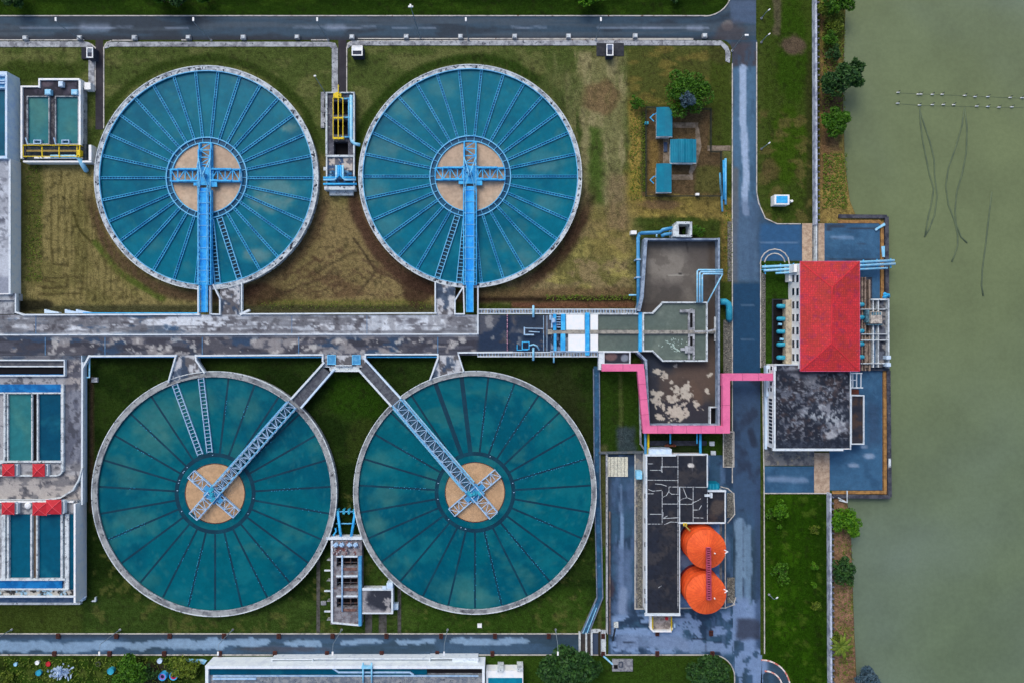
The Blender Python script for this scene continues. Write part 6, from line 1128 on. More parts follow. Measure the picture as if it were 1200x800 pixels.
surf('roof', [[(910, 428), (940, 428), (940, 434), (910, 434)], rc(909, 434, 996, 525)], ZK+.03, p_kr, PR, t, 1.2, (26, 30, 44))
m = MB(); m.pbox(909, 427, 941, 434, 0, ZK-.02, ZK); m.build('north_wing', white, t)
m = MB(); m.path([(907.8, 430), (907.8, 527)], .35, ZK+.45, .5); m.path([(907, 526.6), (987, 526.6)], .5, ZK+.4, .5); m.path([(997, 436), (997, 526)], .2, ZK+.3, .3); m.path([(908, 427), (938, 427)], .2, ZK+.3, .3); m.build('parapet', line, t)
xa = a.x
for k in range(13): z = 3.0; yc = W(0, 468+k*4.1, z).y; f = MB().box(xa-.08, yc-.36, xa+.02, yc+.36, 2.0, 4.2).build('window', white, t); q = MB(); q.box(xa-.12, yc-.27, xa-.07, yc+.27, 2.15, 4.05); q.build('pane', shadeglass, f)
for y, z in ((431, 3.6), (434, 1.8), (456, 3.4), (456, 1.6), (449, 3.4)): yc = W(0, y, z).y; f = MB().box(xa-.08, yc-.55, xa+.02, yc+.55, z-.6, z+.6).build('window', white, t); q = MB(); q.box(xa-.12, yc-.4, xa-.07, yc+.4, z-.45, z+.45); q.build('pane', shadeglass, f)
m = MB(); m.pbox(898, 428, 903, 464, 0, 1.6); m.pbox(896.5, 463, 899, 526, 0, .9); m.build('stair_wall', whiteb, t)
m = MB(); m.pbox(997.5, 463, 1012.5, 520, 0, 3.4); m.build('annex', concw, t); surf('annex_roof', [rc(998, 464, 1011, 519)], 3.44, lambda P: (P.noise(8, 8, (72, 54, 46), .5, .6, .8), P.noise(12, 12, (22, 30, 46), .5, .6, .8, 7)), PR, t, 1.2, (44, 44, 54)); m = MB(); m.frame(997.2, 462.5, 1013, 520.5, 1.1, 3.4, 3.7); m.build('annex_parapet', line, t)
t = thing('roof_ladder', 'white steel ladder frames between the black roof and the lower forecourt', 'ladder', base(1004, 446)); m = MB()
for x in (999.5, 1004, 1009): m.path([(x, 437), (x, 454)], .2, 2.4, .2)
m.path([(997.5, 454), (1011, 454)], .22, 2.5, .3); m.path([(997.5, 437), (1010, 437)], .22, 2.5, .3); m.path([(997.5, 445), (1004, 445)], .2, 2.45, .2); m.build('rung', line, t); m = MB(); [m.beam(W(x, y, 2.4)-Vector((0, 0, 2.4)), W(x, y, 2.4), .14, .14) for x in (999.5, 1009) for y in (437, 454)]; m.build('leg', line, t)
tag(MB().pbox(998, 456, 1006.5, 461.5, 0, .8).build('rusty_box', weather('rusty orange', (120, 66, 48), (88, 50, 42), 1.5, .4, .6)), 'low rusty orange box between the ladder frames and the black annex roof', 'box')

# ================================================================== TEAL SHEDS
def shed(x0, y0, x1, y1, lab, ridge='v', z=2.7):
    a = W(x0, y0, z); b = W(x1, y1, z); t = thing('shed', lab, 'shed', ((a.x+b.x)/2, (a.y+b.y)/2, 0), 'teal roofed sheds'); MB().box(a.x+.4, b.y+.2, b.x-.4, a.y-.4, 0, z-.05).build('wall', concw, t)
    q = MB(); n = 30; vs = []; fs = []; cx = (a.x+b.x)/2
    for i in range(n+1):
        u = i/n; x = a.x+(b.x-a.x)*u; zz = z+.25*(1-abs(2*u-1))+(.05 if i % 2 else 0); vs += [(x, a.y, zz), (x, b.y, zz-.02), (x, a.y, zz-.08), (x, b.y, zz-.1)]
    for i in range(n): k = 4*i; fs += [(k+1, k+5, k+4, k), (k+2, k+6, k+7, k+3), (k, k+4, k+6, k+2), (k+1, k+3, k+7, k+5)]
    q.add(vs, fs); q.build('roof', teal, t); q = MB(); q.box(a.x, b.y-.15, b.x, b.y, z-.35, z-.1); q.build('fascia', white, t)
    if ridge == 'bars':
        for f in (.3, .55, .8): g = MB(); x = a.x+(b.x-a.x)*f; g.box(x-.06, b.y, x+.06, a.y, z+.2, z+.42); g.build('roof_rib', steell if False else teal, t)
shed(769.3, 126, 788, 160, 'teal roofed shed nearest the broad green tree'); shed(785.5, 163.5, 816, 191, 'widest teal roofed shed between the two narrow ones', 'bars'); shed(769, 192, 787, 225.5, 'teal roofed shed farthest from the broad green tree')
t = thing('wire_fence', 'thin dark wire fence round the plot of teal roofed sheds', 'fence', base(800, 180)); pts = [(757, 128), (757, 230), (845, 230), (845, 178), (833, 178), (833, 128), (757, 126)]
q = MB(); V0 = [tuple(W(x, y, 1).xy) for x, y in pts]; q.rail(V0, 0, 1.5, .06, 2.4); q.build('post', weather('fence wire', (40, 48, 44), None), t)
q = MB()
for a_, b_ in zip(V0[:-1], V0[1:]):
    for z in (.35, .6, .9, 1.2): q.beam((a_[0], a_[1], z), (b_[0], b_[1], z), .03, .03)
q.build('wire', _m['fence wire'], t)
for i, (x, y) in enumerate(((758, 144), (782, 174), (817.5, 228))):
    q = MB(); q.pbox(x-2, y-1.5, x+2, y+1.5, 0, .9) if i != 1 else q.pbox(x-4, y-7, x, y+4, 0, .4)
    tag(q.build('small_tank' if i != 1 else 'plot_slab', (cyan, weather('bluish slab', (62, 78, 110), None), white)[i]), ('small turquoise tank at the outer fence of the shed plot', 'bluish slab between two narrow teal sheds', 'tiny white marker on the lower fence of the shed plot')[i], ('tank', 'slab', 'marker')[i])
for i, y in enumerate((138, 211)): q = MB(); q.path([(766, y-4), (762, y), (766, y+4)], .18, 1.4, .2); q.path([(769, y-5), (765, y-3)], .15, 1.4, .2); [q.beam(W(762, y, 0), W(762, y, 1.4), .12, .12)]; tag(q.build('side_bracket', steelb), ('blue bracket frame on the side of the shed nearest the broad tree', 'blue bracket frame on the side of the shed farthest from the broad tree')[i], 'bracket')
for i, (a_, b_, r) in enumerate((((850.3, 186), (850.3, 240), .26), ((847.8, 188), (848.5, 234), .22), ((844, 203), (846.5, 248), .24))): tag(MB().tube([W(*a_, .3), W(*b_, .3)], r, 10).build('spare_pipe', (steell, steelb, steell)[i], smooth=True), ('loose blue pipe lying closest to the east road', 'middle one of the loose blue pipes on the grass verge', 'slanting loose blue pipe nearest the shed fence')[i], 'pipe', 'loose blue pipes by the east road')
# ================================================================== LANE-SIDE CABINS, KIOSK
def cabin(x0, y0, x1, y1, lab, d):
    z = 2.2; t = thing('cabin', lab, 'cabin', base((x0+x1)/2, (y0+y1)/2), 'small cabins along the pavement'); a = W(x0, y0, z); b = W(x1, y1, z); MB().box(a.x, b.y, b.x, a.y, 0, z).build('wall', weather('dark cabin wall', (44, 50, 70), (60, 66, 84), 1, .4, .6), t)
    q = MB(); q.frame(x0+.2, y0+.2, x1-.2, y1-.2, 1.1, z, z+.2); q.build('roof_frame', white, t); q = MB(); q.pbox(x0+1.3, y0+1.3, x1-1.3, (y0+y1)/2, z, z+.12); q.build('roof_panel', d, t)
cabin(101, 55.5, 109, 68, 'dark cabin with white roof edge at the corner of the pavement strip', weather('grey panel', (120, 130, 146), None)); cabin(412, 53.5, 425, 65.5, 'small white and navy cabin by the lane above the pipe gallery', white); cabin(710.5, 51.5, 719, 65.5, 'narrow white framed cabin on a dark slab by the meadow', weather('slate panel', (84, 96, 124), None))
tag(MB().pbox(699, 51, 731, 66, 0, .12, 0).build('cabin_slab', weather('dark slab', (40, 44, 54), (56, 58, 66), 1, .4, .6)), 'dark ground slab under the narrow white framed cabin', 'slab'); tag(MB().pbox(95.5, 56, 104, 69, 0, .5).build('cabin_step', weather('dark step', (34, 38, 52), None)), 'dark step beside the corner cabin', 'step')
t = thing('kiosk', 'small white kiosk with a blue roof panel on the riverside grass', 'kiosk', base(916, 234)); MB().pbox(907.5, 228.5, 925, 240, 0, 2.2).build('body', white, t); q = MB(); q.pbox(910, 230, 923, 238, 2.2, 2.32); q.build('roof_panel', steelb, t); q = MB(); q.tube([W(925, 235, 1), W(928, 236, 1)], .15, 8); q.cyl(W(927.5, 236, 1), .3, 0, 1.3, 10); q.build('tap', white, t)
# ================================================================== BLUE CHANNEL, SLAB BRIDGE
t = thing('drain_channel', 'narrow blue drain channel running down beside the lower right tank', 'channel', base(700, 560)); z = .25
cp = [(699, 432), (700, 570), (702, 650), (703, 700), (686, 741)]
q = MB(); q.path(cp, 1.25, z, .3); q.build('water_surface', weather('channel blue', (50, 94, 132), (40, 74, 104), .4, .42, .6, .35, (110, 150, 186), 1.1, .6, .7), t)
for s in (-3.4, 3.4): q = MB(); q.path([(x+s*(1 if i < 4 else 1.3), y) for i, (x, y) in enumerate(cp)], .22, z+.3, .55); q.build('side_wall', weather('channel wall', (88, 104, 130), (120, 128, 146), 1, .4, .6), t)
q = MB(); q.path([(697, 708), (683, 741)], .2, z+.1, .1); q.path([(699, 712), (688, 741)], .16, z+.1, .1); q.build('cascade', pipel, t)
t = thing('slab_bridge', 'short slab bridge with white edge beams where the blue channel meets the lower road', 'bridge', base(690, 754)); q = MB(); q.pbox(680, 742.5, 694, 766, 0, .3, .3); q.build('slab', weather('dark brown slab', (56, 54, 58), (74, 68, 68), 1, .4, .6), t)
for x, y0, y1 in ((679.3, 741, 767), (687, 742, 768), (693.3, 738, 767), (702, 738, 741)): q = MB(); q.pbox(x-1, y0, x+1, y1, 0, 1.0, .8) if x != 702 else q.pbox(694, 738, 704, 741, 0, .8); q.build('edge_beam', concw, t)
q = MB(); q.pbox(694.4, 742, 703, 766, 0, .26, .3); q.build('side_slab', weather('blue slab', (62, 78, 106), None), t); q = MB(); q.pbox(704, 738, 710, 766, 0, .3, .3); q.build('end_slab', concw, t); q = MB(); q.pbox(701.2, 739, 703.6, 767, 0, .9, .6); q.build('dark_beam', weather('mossy beam', (50, 46, 34), None), t)
# long side wall of the yard
tag(MB().path([(711, 532), (711.4, 740)], .35, .9, .9).build('low_wall', conc), 'long low concrete wall between the blue yard and the grass strip', 'wall'); tag(MB().path([(714.6, 600), (714.8, 742)], .3, .5, .5).build('low_wall', weather('brown wall', (120, 104, 98), (80, 74, 78), 1, .4, .6)), 'brownish low wall along the inner edge of the blue yard', 'wall')
tag(MB().path([(703, 530.5), (755, 529.5)], .5, .9, .9).build('low_wall', weather('mossy wall', (72, 84, 96), (96, 100, 104), 1, .4, .6)), 'mossy cross wall at the head of the blue yard', 'wall'); tag(MB().path([(749.5, 434), (751, 520), (755, 526)], .35, .8, .8).build('low_wall', conc), 'thin pale wall left of the slanting pink duct', 'wall')
# ================================================================== BOTTOM BASIN BUILDING
t = thing('bottom_basin', 'long white walled basin with teal water and grated walks cut by the bottom edge', 'basin', base(405, 800)); ZL = 4.4
m = MB(); m.pbox(240.5, 779.5, 568, 783, 0, ZL); m.pbox(240.5, 783, 244, 1000, 0, ZL); m.pbox(565, 783, 568, 1000, 0, ZL); m.build('wall', weather('bright white wall', (226, 234, 246), (206, 216, 234), .6, .4, .7), t)
m = MB(); m.pbox(244, 783, 565, 1000, 0, 3.4, ZL); m.build('basin_body', conc, t); m = MB(); m.pbox(244, 783.2, 500, 791.5, 3.4, 3.8, ZL); m.pbox(244, 803, 565, 1000, 3.4, 3.8, ZL); m.build('water_surface', tealp if False else bluew, t)
m = MB(); m.pbox(500, 783.2, 565, 789, 3.4, 3.9, ZL); m.build('dark_pit', dark, t)
m = MB(); m.pbox(250, 791.5, 565, 803, 3.4, 4.2); m.build('grated_walk', weather('grated walk', (104, 112, 128), (140, 144, 152), 1, .45, .55, .8, (50, 60, 78), 2, .56, .62, gs=14, grain=.3), t)
m = MB(); m.path([(390, 783), (397, 787.5), (480, 787.5), (484, 790)], .3, ZL-.2, .3); m.path([(250, 791.6), (560, 791.6)], .25, ZL-.1, .3); m.pbox(249, 794, 300, 796, 4.2, 4.5); m.build('walk_rail', steelw, t)
for x in (425.5, 435.5): q = MB(); q.tube([W(x, 776, ZL+.2), W(x, 800, ZL+.2)], .2, 8); q.build('cross_pipe', pipel, t, True)
q = MB(); c = W(430.5, 780, ZL); q.box(c.x-1.2, c.y-.3, c.x+1.2, c.y+.3, ZL, ZL+.7); q.build('gate_head', pipel, t)
m = MB(); m.frame(318, 771.5, 367, 779, 1.3, 0, 2.4); m.frame(503, 770.5, 560, 779, 1.3, 0, 2.4); m.pbox(367, 770.8, 503, 772.2, 0, 2.2); m.pbox(530, 771, 559, 778.5, 0, 2.35); m.build('low_frame', line, t)
m = MB(); m.pbox(319.5, 773, 366, 778, 0, 1.6, 2.4); m.pbox(504.5, 772, 530, 778, 0, 1.6, 2.4); m.build('low_cover', weather('grey green cover', (84, 96, 104), (104, 110, 110), 1, .4, .6), t)
m = MB(); m.pbox(556, 770.4, 560.6, 778.6, 2.4, 2.9); m.build('post_box', line, t)
t = thing('white_annex', 'low white annex at the right end of the long bottom basin', 'building', base(591, 795)); m = MB(); m.pbox(569.5, 785.5, 613, 1000, 0, 3.0); m.build('wall', white, t); m = MB(); m.pbox(572, 794, 612, 1000, 3.0, 3.12); m.build('roof', teal, t); m = MB(); m.pbox(583, 783, 590, 787, 0, 3.4); m.build('roof_box', concw, t); m = MB(); m.pbox(606, 782.5, 613, 786, 0, 3.4); m.build('roof_box', concw, t)
tag(MB().ppoly([(218, 771), (238, 771.5), (243, 773), (240, 777), (232, 775), (219, 774)], 0, .4, 0).build('pallet_sheet', pipel), 'pale blue sheet lying at the top left corner of the bottom basin', 'sheet')
# ================================================================== DEBRIS ON THE SOUTH VERGE
rng = random.Random(4); q = MB()
for k in range(150):
    a = rng.uniform(0, 6.28); r = abs(rng.gauss(0, .5)); x = 71+14*min(r, 1)*math.cos(a)+rng.uniform(-2, 2); y = 787+9*min(r, 1)*math.sin(a); p = W(x, y, .2); p.z = rng.uniform(.05, .6*(1.1-min(r, 1))+.15)
    d = Vector((rng.gauss(0, 1), rng.gauss(0, 1), rng.gauss(0, .35))).normalized()*rng.uniform(.3, 1.1); q.beam(p, p+d, rng.uniform(.1, .5), .05)
tag(q.build('scrap_heap', weather('scrap plastic', (176, 196, 222), (128, 156, 200), 1.2, .42, .58, .5, (90, 100, 120), 2.5, .58, .64)), 'tangled heap of pale blue plastic scrap on the lower verge', 'scrap')
for i, (x, y, c1, c2, lab) in enumerate(((190, 792.5, steelb, pink, 'ringed drum left of its twin with purple ring and blue shell'), (203, 792, steelb, redd, 'ringed drum right of its twin with darker purple ring'))):
    t = thing('ringed_drum', lab, 'drum', base(x, y), 'pair of ringed drums'); c = W(x, y, 1.2); MB().ring(c, .72, .95, 0, 1.2, 32).build('shell', c1, t); MB().ring(c, .42, .72, 0, 1.1, 32).build('ring', weather('mauve %d' % i, ((150, 110, 190), (190, 50, 90))[i], None), t); MB().cyl(c, .42, 0, .9, 24).build('core', weather('navy core', (30, 26, 50), None), t)
for x, y, r, mt, nm, lab, h in ((129.5, 786, 4.2, cyan, 'barrel', 'upright turquoise barrel beside the broad green bush', 1.0), (45, 788, 3.6, cyan, 'barrel', 'short turquoise barrel next to the heap of plastic scrap', .6), (43.5, 776, 2.6, white, 'bucket', 'small white bucket near the road above the scrap heap', .5), (56.5, 777.5, 3, redg, 'basin_tub', 'red tub near the road above the scrap heap', .4), (187, 774, 3.2, whiteb, 'bucket', 'pale bucket between the road and the two ringed drums', .5), (18, 778, 2.2, pipel, 'bucket', 'small blue bucket in the grass left of the white one', .4)):
    c = W(x, y, h); q = MB().cyl(c, r*.17, 0, h, 20, r*.18); q.ring(c, r*.18-.06, r*.18+.03, h-.05, h+.08, 20); tag(q.build(nm, mt), lab, nm.split('_')[0] if nm != 'basin_tub' else 'tub')
c = W(114.5, 778, .3); tag(MB().ring(c, .4, .62, 0, .25, 24).build('old_tyre', weather('old rubber', (70, 78, 60), None)), 'old tyre lying on the verge above the turquoise barrel', 'tyre')
t = thing('concrete_vault', 'square concrete vault lid with a black opening on the bottom lawn', 'vault', base(729, 779)); MB().pbox(717.5, 772.5, 741.5, 786, 0, .5).build('slab', weather('vault slab', (146, 148, 156), (110, 112, 124), 1, .45, .6, .8, (84, 84, 94), 2, .58, .66), t); q = MB(); q.pbox(719.5, 778.5, 724, 783, .5, .53); q.build('opening', dark, t); q = MB(); q.frame(725, 775, 730, 781.5, .9, .5, .62); q.build('hatch', steelb if False else weather('hatch frame', (60, 70, 90), None), t); q = MB(); q.tube([W(707, 768, .4), W(718, 778, .4)], .22, 8); q.build('inlet_pipe', pipel, t)
t = thing('sign_post', 'small white sign board on a dark post at the corner of the blue yard', 'sign', base(718, 748)); q = MB(); b0 = W(718, 750, 0); q.beam((b0.x, b0.y, 0), (W(722, 731, 5).x, W(722, 731, 5).y, 5), .3, .3); q.build('post', weather('dark post', (50, 56, 66), None), t); q = MB(); q.pbox(719.5, 728.5, 724.5, 735, 5, 5.25); q.build('board', weather('sign face', (200, 204, 206), (150, 150, 150), 3, .5, .6), t)
# ================================================================== QUAY, WALLS, BANK THINGS
qc = weather('dark quay concrete', (78, 80, 92), (52, 54, 68), .8, .42, .6, .85, (120, 112, 112), 1.5, .6, .68, .15)
for pts, lab in (([(962, 253.5), (982, 253.5), (1039.5, 254), (1040, 310)], 'dark concrete quay wall round the corner of the upper forecourt'), ([(1041.5, 434), (1043, 582), (976, 581)], 'dark concrete quay wall along the lower forecourt')):
    q = MB(); pts = pts if pts[0][0] != 962 else [(983, 253.5), (1039.5, 254), (1040, 350)]; 
    for a_, b_ in zip(pts[:-1], pts[1:]): p = W(*a_, .4); r_ = W(*b_, .4); p.z = r_.z = -1.9; q.beam(p, r_, .85, 4.6)
    tag(q.build('quay_wall', qc), lab, 'wall')
oc = weather('ochre kerb strip', (164, 124, 76), (130, 96, 62), 1, .42, .6, .9)
q = MB(); q.path([(984, 260), (1030, 260), (1034, 263), (1034, 350)], .7, .12, .3); q.path([(1037, 434), (1037.5, 576.5), (977, 576.5)], .75, .13, .3); struct(q.build('quay_kerb', oc))
for i, (a_, b_, lab) in enumerate((((1027, 269), (1036, 263), 'blue white plank lying across the upper quay corner'), ((1034.5, 290), (1035.5, 300), 'blue white plank lying along the upper quay edge'))): q = MB(); q.path([a_, b_], .5, .5, .25); q.path([(a_[0]+2, a_[1]-1), (b_[0]+1, b_[1]+1)], .2, .6, .2); tag(q.build('plank', pipel), lab, 'plank')
def bwall(x0, y0, x1, y1, lab, ty):
    t = thing('boundary_wall', lab, 'wall', base((x0+x1)/2, max(0, min(800, (y0+y1)/2)))); q = MB(); q.path([(x0, y0), (x1, y1)], .42, 1.7, 1.7); q.build('wall', weather('white boundary wall', (190, 198, 220), (140, 148, 176), .7, .45, .6, .8, (100, 106, 130), 1.8, .6, .68), t)
    q = MB(); n = int(abs(y1-y0)/7)
    for k in range(min(n, 95)): y = y0+(y1-y0)*(k+.5)/n; x = x0+(x1-x0)*(k+.5)/n+2.6; q.pbox(x-1.2, y-.7, x+1.2, y+.7, 0, 1.2)
    q.build('buttress', weather('grey buttress', (112, 116, 136), (70, 74, 92), 1.4, .45, .6), t)
bwall(956, -150, 957, 262, 'long white boundary wall between the upper grass strip and the river bank', 1); bwall(973.5, 579, 975, 950, 'long white boundary wall between the riverside lawn and the lower bank', 1)
tag(MB().path([(957, 262), (956.6, 306)], .3, 1.2, 1.2).build('low_wall', concw), 'short pale wall crossing the brown paving by the pump house', 'wall')
t = thing('jetty_frame', 'small broken jetty frame at the lower quay corner', 'frame', base(988, 585)); q = MB(); q.path([(983, 583), (992, 588), (984, 586)], .25, .6, .25); q.path([(993, 575), (993, 588)], .2, .8, .3); q.build('bar', concw, t); q = MB(); q.pbox(983, 579, 992, 584, -.5, .25); q.build('mat', dark, t)
tag(MB().pbox(1041.5, 537, 1044, 547, -1, .6).build('fender', concw), 'pale fender block on the lower quay wall', 'fender')
# gravel beds
def gravel(x0, y0, x1, y1, lab, n, poly=None):
    rg = np.random.RandomState(int(x0+y0)); q = MB(); q.pbox(x0, y0, x1, y1, 0, .10, 0); q.build_done = 1; V = []; F = []
    o = tag(q.build('gravel', weather('gravel bed', (110, 108, 104), (80, 80, 80), 2, .45, .6, .9)), lab, 'gravel', kind='stuff')
    m = MB()
    for k in range(n):
        p = W(rg.uniform(x0+.5, x1-.5), rg.uniform(y0+.5, y1-.5), 0); s = rg.uniform(.08, .22); h = .1+s*.9; a = rg.uniform(0, 6.28); vs = [(p.x+s*math.cos(a+i*1.5708), p.y+s*math.sin(a+i*1.5708), .08) for i in range(4)]+[(p.x, p.y, h)]
        m.add(vs, [(0, 1, 4), (1, 2, 4), (2, 3, 4), (3, 0, 4)])
    c = m.build('pebbles', weather('pebbles', (150, 148, 142), (88, 86, 86), 4, .46, .54, .9), o)
gravel(847.5, 375, 857.5, 437, 'grey gravel bed between the basin wall and the east road', 700); gravel(848, 506, 859, 546, 'light gravel bed under the pink duct corner by the road', 600); gravel(852, 577, 859.5, 606, 'rough gravel bed beside the small teal roof', 260); gravel(747, 563, 752, 712, 'narrow gravel strip along the white wall of the black roofed building', 500); gravel(852.5, 260, 858, 330, 'patchy gravel strip right of the grey brown basin', 260); gravel(892.5, 320, 897, 430, 'grey gravel edge of the planted island', 350); gravel(852, 676, 861, 706, 'gravel patch beside the lower orange silo', 250)
for a_, lab in (((847, 505, 860, 547), 'pale kerb frame round the light gravel bed under the pink duct corner'),): q = MB(); q.frame(*a_, .9, 0, .3, 0); tag(q.build('kerb_frame', kb), lab, 'kerb')
# kerb-side posts
P0 = None
for i, x in enumerate((-32, 31.5, 95, 159, 222, 286, 349, 413, 476.5, 540, 603, 666, 744, 825)):
    if i == 0: continue
    y = 46-(x/300 if x > 0 else 0)
    if P0 is None:
        P0 = thing('kerb_post', 'x', 'post', base(x, y), 'grey posts along the upper road kerb'); q = MB(); c = W(x, y, 0); q.box(c.x-.55, c.y-.5, c.x+.55, c.y+.5, 0, .7); q.build('block', conc, P0); q = MB(); q.box(c.x-.4, c.y-.35, c.x+.4, c.y+.35, .7, .85); q.build('cap', concw, P0); o = P0
    else: o = copy_tree(P0)
    o.location = base(x, y)
    o['label'] = 'squat grey kerb post on the upper road '+{31.5: 'nearest the left edge', 95: 'left of the dark lane', 159: 'first right of the dark lane', 222: 'above the left tank', 286: 'above the right half of the left tank', 349: 'left of the lane to the pipe gallery', 413: 'beside the navy and white cabin', 476.5: 'left of the tall mast', 540: 'above the upper right tank', 603: 'right of the upper right tank top', 666: 'left of the narrow white framed cabin', 744: 'right of the narrow white framed cabin', 825: 'nearest the road junction'}[x]
G0 = None
gl = []
for row, y, xs in (('top', 744.3, (69, 137, 199.5, 263, 327, 390, 453, 517, 580, 643, 706.5)), ('bot', 765, (64.5, 129, 193, 258, 322.5, 383.5, 447.5, 512.5, 577, 706.5, 770, 834.5)), ('yard', 741, (770, 833))):
    for x in xs: gl.append((row, x, y))
for row, x, y in gl:
    if G0 is None:
        G0 = thing('drain_box', 'x', 'drain', base(x, y), 'rusty drain boxes along the lower road'); c = W(x, y, 0); q = MB(); q.box(c.x-.42, c.y-.55, c.x+.42, c.y+.55, 0, .45); q.build('box', rust, G0); q = MB()
        for k in range(4): q.box(c.x-.36, c.y-.46+k*.26, c.x+.36, c.y-.36+k*.26, .45, .5)
        q.build('grate', weather('dark grate', (30, 26, 30), None), G0); o = G0
    else: o = copy_tree(G0)
    o.location = base(x, y)
    o['label'] = 'rusty drain box on the '+{'top': 'tank side', 'bot': 'far side', 'yard': 'blue yard side'}[row]+' of the lower road, '+('number %d from the left' % ([g for g in gl if g[0] == row].index((row, x, y))+1) if row != 'yard' else ('below the small bay' if x == 770 else 'below the orange silos'))
# ================================================================== LAMP POSTS
def lamp(bx, by, h, ax, ay, lab, grp, arm=1.6):
    b = W(bx, by, 0); t = thing('street_lamp', lab, 'street lamp', (b.x, b.y, 0), grp); MB().tube([(b.x, b.y, 0), (b.x, b.y, h*.5), (b.x, b.y, h-.3)], [.11, .085, .06], 8).build('pole', weather('galvanised pole', (126, 142, 160), None, rough=.5), t)
    e = Vector((b.x+ax*arm, b.y+ay*arm, h+.15)); MB().tube([(b.x, b.y, h-.3), (b.x+ax*arm*.3, b.y+ay*arm*.3, h), tuple(e)], [.06, .05, .045], 8).build('arm', _m['galvanised pole'], t)
    d = Vector((ax, ay, 0)); q = MB(); k = .6 if h < 5 else 1; q.beam(e-d*.1, e+d*.75*k, .36*k, .16); q.build('lamp_head', white, t); MB().cyl(b, .25, 0, .3, 12).build('base', conc, t)
for x, lab in ((66, 'street lamp leaning over the upper road nearest the left edge'), (227, 'street lamp on the upper road above the upper left tank'), (372, 'street lamp on the upper road left of the pipe gallery lane'), (546, 'street lamp on the upper road above the upper right tank'), (704, 'street lamp on the upper road by the narrow white framed cabin')): lamp(600-(600-x)*.944, 47.5, 9, 0, 1, lab, 'lamps along the upper road', .3)
lamp(857.5, 60, 8.2, 1, 0, 'street lamp reaching over the road junction from the left verge', 'lamps along the upper road', .3)
b = W(492.5, 45, 0); t = thing('tall_mast', 'tall thin mast rising from the upper road kerb left of the upper right tank', 'mast', (b.x, b.y, 0)); MB().tube([(b.x, b.y, 0), (b.x, b.y, 15)], [.14, .07], 8).build('pole', _m['galvanised pole'], t); q = MB(); q.box(b.x-.5, b.y-.15, b.x+.5, b.y+.15, 15, 15.2); q.box(b.x-.15, b.y-.3, b.x+.15, b.y+.3, 15.2, 15.6); q.build('head', white, t)
for x, lab in ((14, 'street lamp on the lower road nearest the left edge'), (141, 'street lamp on the lower road below the tall white filter wall'), (273, 'street lamp on the lower road below the lower left tank'), (400.5, 'street lamp on the lower road below the rusty gallery'), (524.5, 'street lamp on the lower road below the lower right tank'), (651, 'street lamp on the lower road left of the slab bridge')): lamp(x, 737, 8, 0, -1, lab, 'lamps along the lower road', 1.6)
for i, (x, y, lab) in enumerate(((892, 22, 'thin lamp on the grass strip nearest the top edge'), (892, 50, 'thin lamp on the grass strip beside the brown bare patch'), (892, 175, 'thin lamp on the grass strip above the white kiosk'), (901, 696, 'thin lamp at the road edge of the riverside lawn'))): lamp(x, y, 3.2, .8, .6, lab, 'thin lamps along the grass strip', .6)
b = W(381, 109, 0); t = thing('street_lamp', 'thin leaning lamp at the top corner of the yellow railed pipe gallery', 'street lamp', (b.x, b.y, 0)); MB().tube([(b.x, b.y, 0), (b.x-1.0, b.y+2.0, 5)], [.1, .06], 8).build('pole', _m['galvanised pole'], t); q = MB(); q.beam((b.x-1.2, b.y+2, 5), (b.x-.7, b.y+2.1, 5), .3, .15); q.build('lamp_head', white, t)
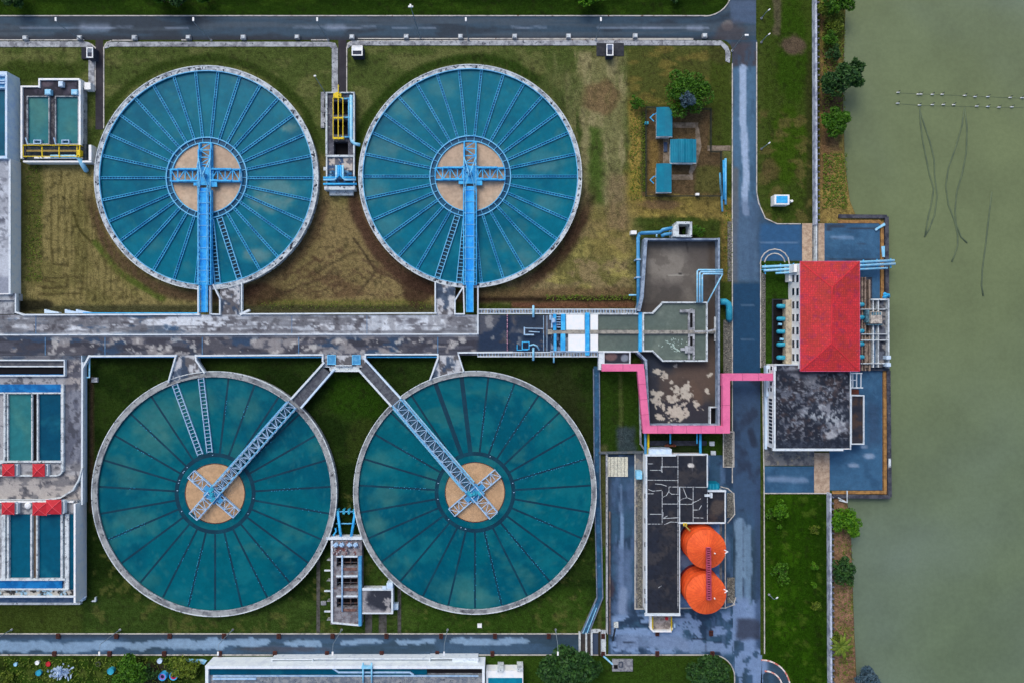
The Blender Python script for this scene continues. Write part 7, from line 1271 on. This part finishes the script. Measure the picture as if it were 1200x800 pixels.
# road-corner marker strip of the bottom right ring kerb
# ================================================================== RIVER: STAKES AND ROPES
top = [(1052, 109), (1075.5, 111), (1078.5, 111), (1092, 111.3), (1103.5, 111.2), (1130, 112.5), (1142, 114), (1157, 114), (1183, 115), (1197, 115.3)]
bot = [(1051.5, 121.7), (1077, 123.8), (1092, 123.3), (1105, 123.2), (1117, 123.4), (1144, 125), (1157, 125.5), (1170, 126.3), (1185, 126)]
N0 = None
nm = {0: 'nearest the bank', 9: 'at the right edge', 18: 'nearest the right edge'}
for i, (x, y) in enumerate(top+bot):
    if N0 is None:
        N0 = thing('net_float', 'x', 'float', tuple(W(x, y, -1)), 'floats in two rows on the river'); c = W(x, y, -1); MB().tube([(c.x-.4, c.y, -.92), (c.x-.25, c.y, -.75), (c.x+.25, c.y, -.75), (c.x+.4, c.y, -.92)], [.06, .12, .12, .06], 10).build('float_body', white, N0, True); q = MB(); q.beam((c.x, c.y+.2, -2), (c.x, c.y+.2, .1), .1, .1); q.build('stake', weather('dark stake', (46, 56, 72), None), N0); o = N0
    else: o = copy_tree(N0)
    o.location = tuple(W(x, y, -1))
    o['label'] = 'small white float in the '+('upper' if i < 10 else 'lower')+' row on the river, number %d counted from the bank' % (i+1 if i < 10 else i-9)
for i, pts in enumerate(([(1050, 109), (1200, 115.5)], [(1050, 121.5), (1080, 124), (1200, 126.5)])):
    q = MB().tube([W(x, y, -.97) for x, y in pts], .025, 6); tag(q.build('float_line', weather('float line', (88, 104, 92), None)), 'thin line threading the '+('upper', 'lower')[i]+' row of river floats', 'line')
ropem = weather('slimy rope', (84, 98, 80), (94, 108, 84), .4, .4, .6)
ropes = (([(1077.5, 126), (1078.5, 145), (1081, 165), (1086, 190), (1089, 205), (1094, 222), (1091, 240), (1086, 262), (1084, 277)], 'wavy submerged rope hanging from the float nearest the bank pair, left strand'), ([(1077.8, 130), (1083, 147), (1090, 168), (1094.5, 188), (1095, 205), (1098, 230), (1095, 252), (1089, 268), (1083, 278)], 'wavy submerged rope crossing its neighbour to form a narrow loop'),
 ([(1130, 126), (1127, 148), (1120, 172), (1111, 198), (1108, 218), (1111, 240), (1118, 258), (1122, 275), (1122, 288), (1118, 300), (1115, 307)], 'long submerged rope bowing left in the middle of the river'), ([(1130.5, 128), (1133, 150), (1132, 180), (1127, 205), (1121, 225), (1119, 245), (1120, 262), (1126, 278), (1133, 285)], 'submerged rope ending in a small hook right of the bowed one'), ([(1162, 225), (1159, 250), (1155, 285), (1151, 315), (1150, 335), (1152, 347)], 'lone straight submerged rope nearest the right edge of the river'))
for pts, lab in ropes:
    q = MB().tube([W(x, y, -1.02) for x, y in pts], .2, 8); tag(q.build('rope', ropem, smooth=True), lab, 'rope', 'ropes trailing in the river')
# ---- tidy helper properties
for o in bpy.data.objects:
    if '_o' in o: del o['_o']
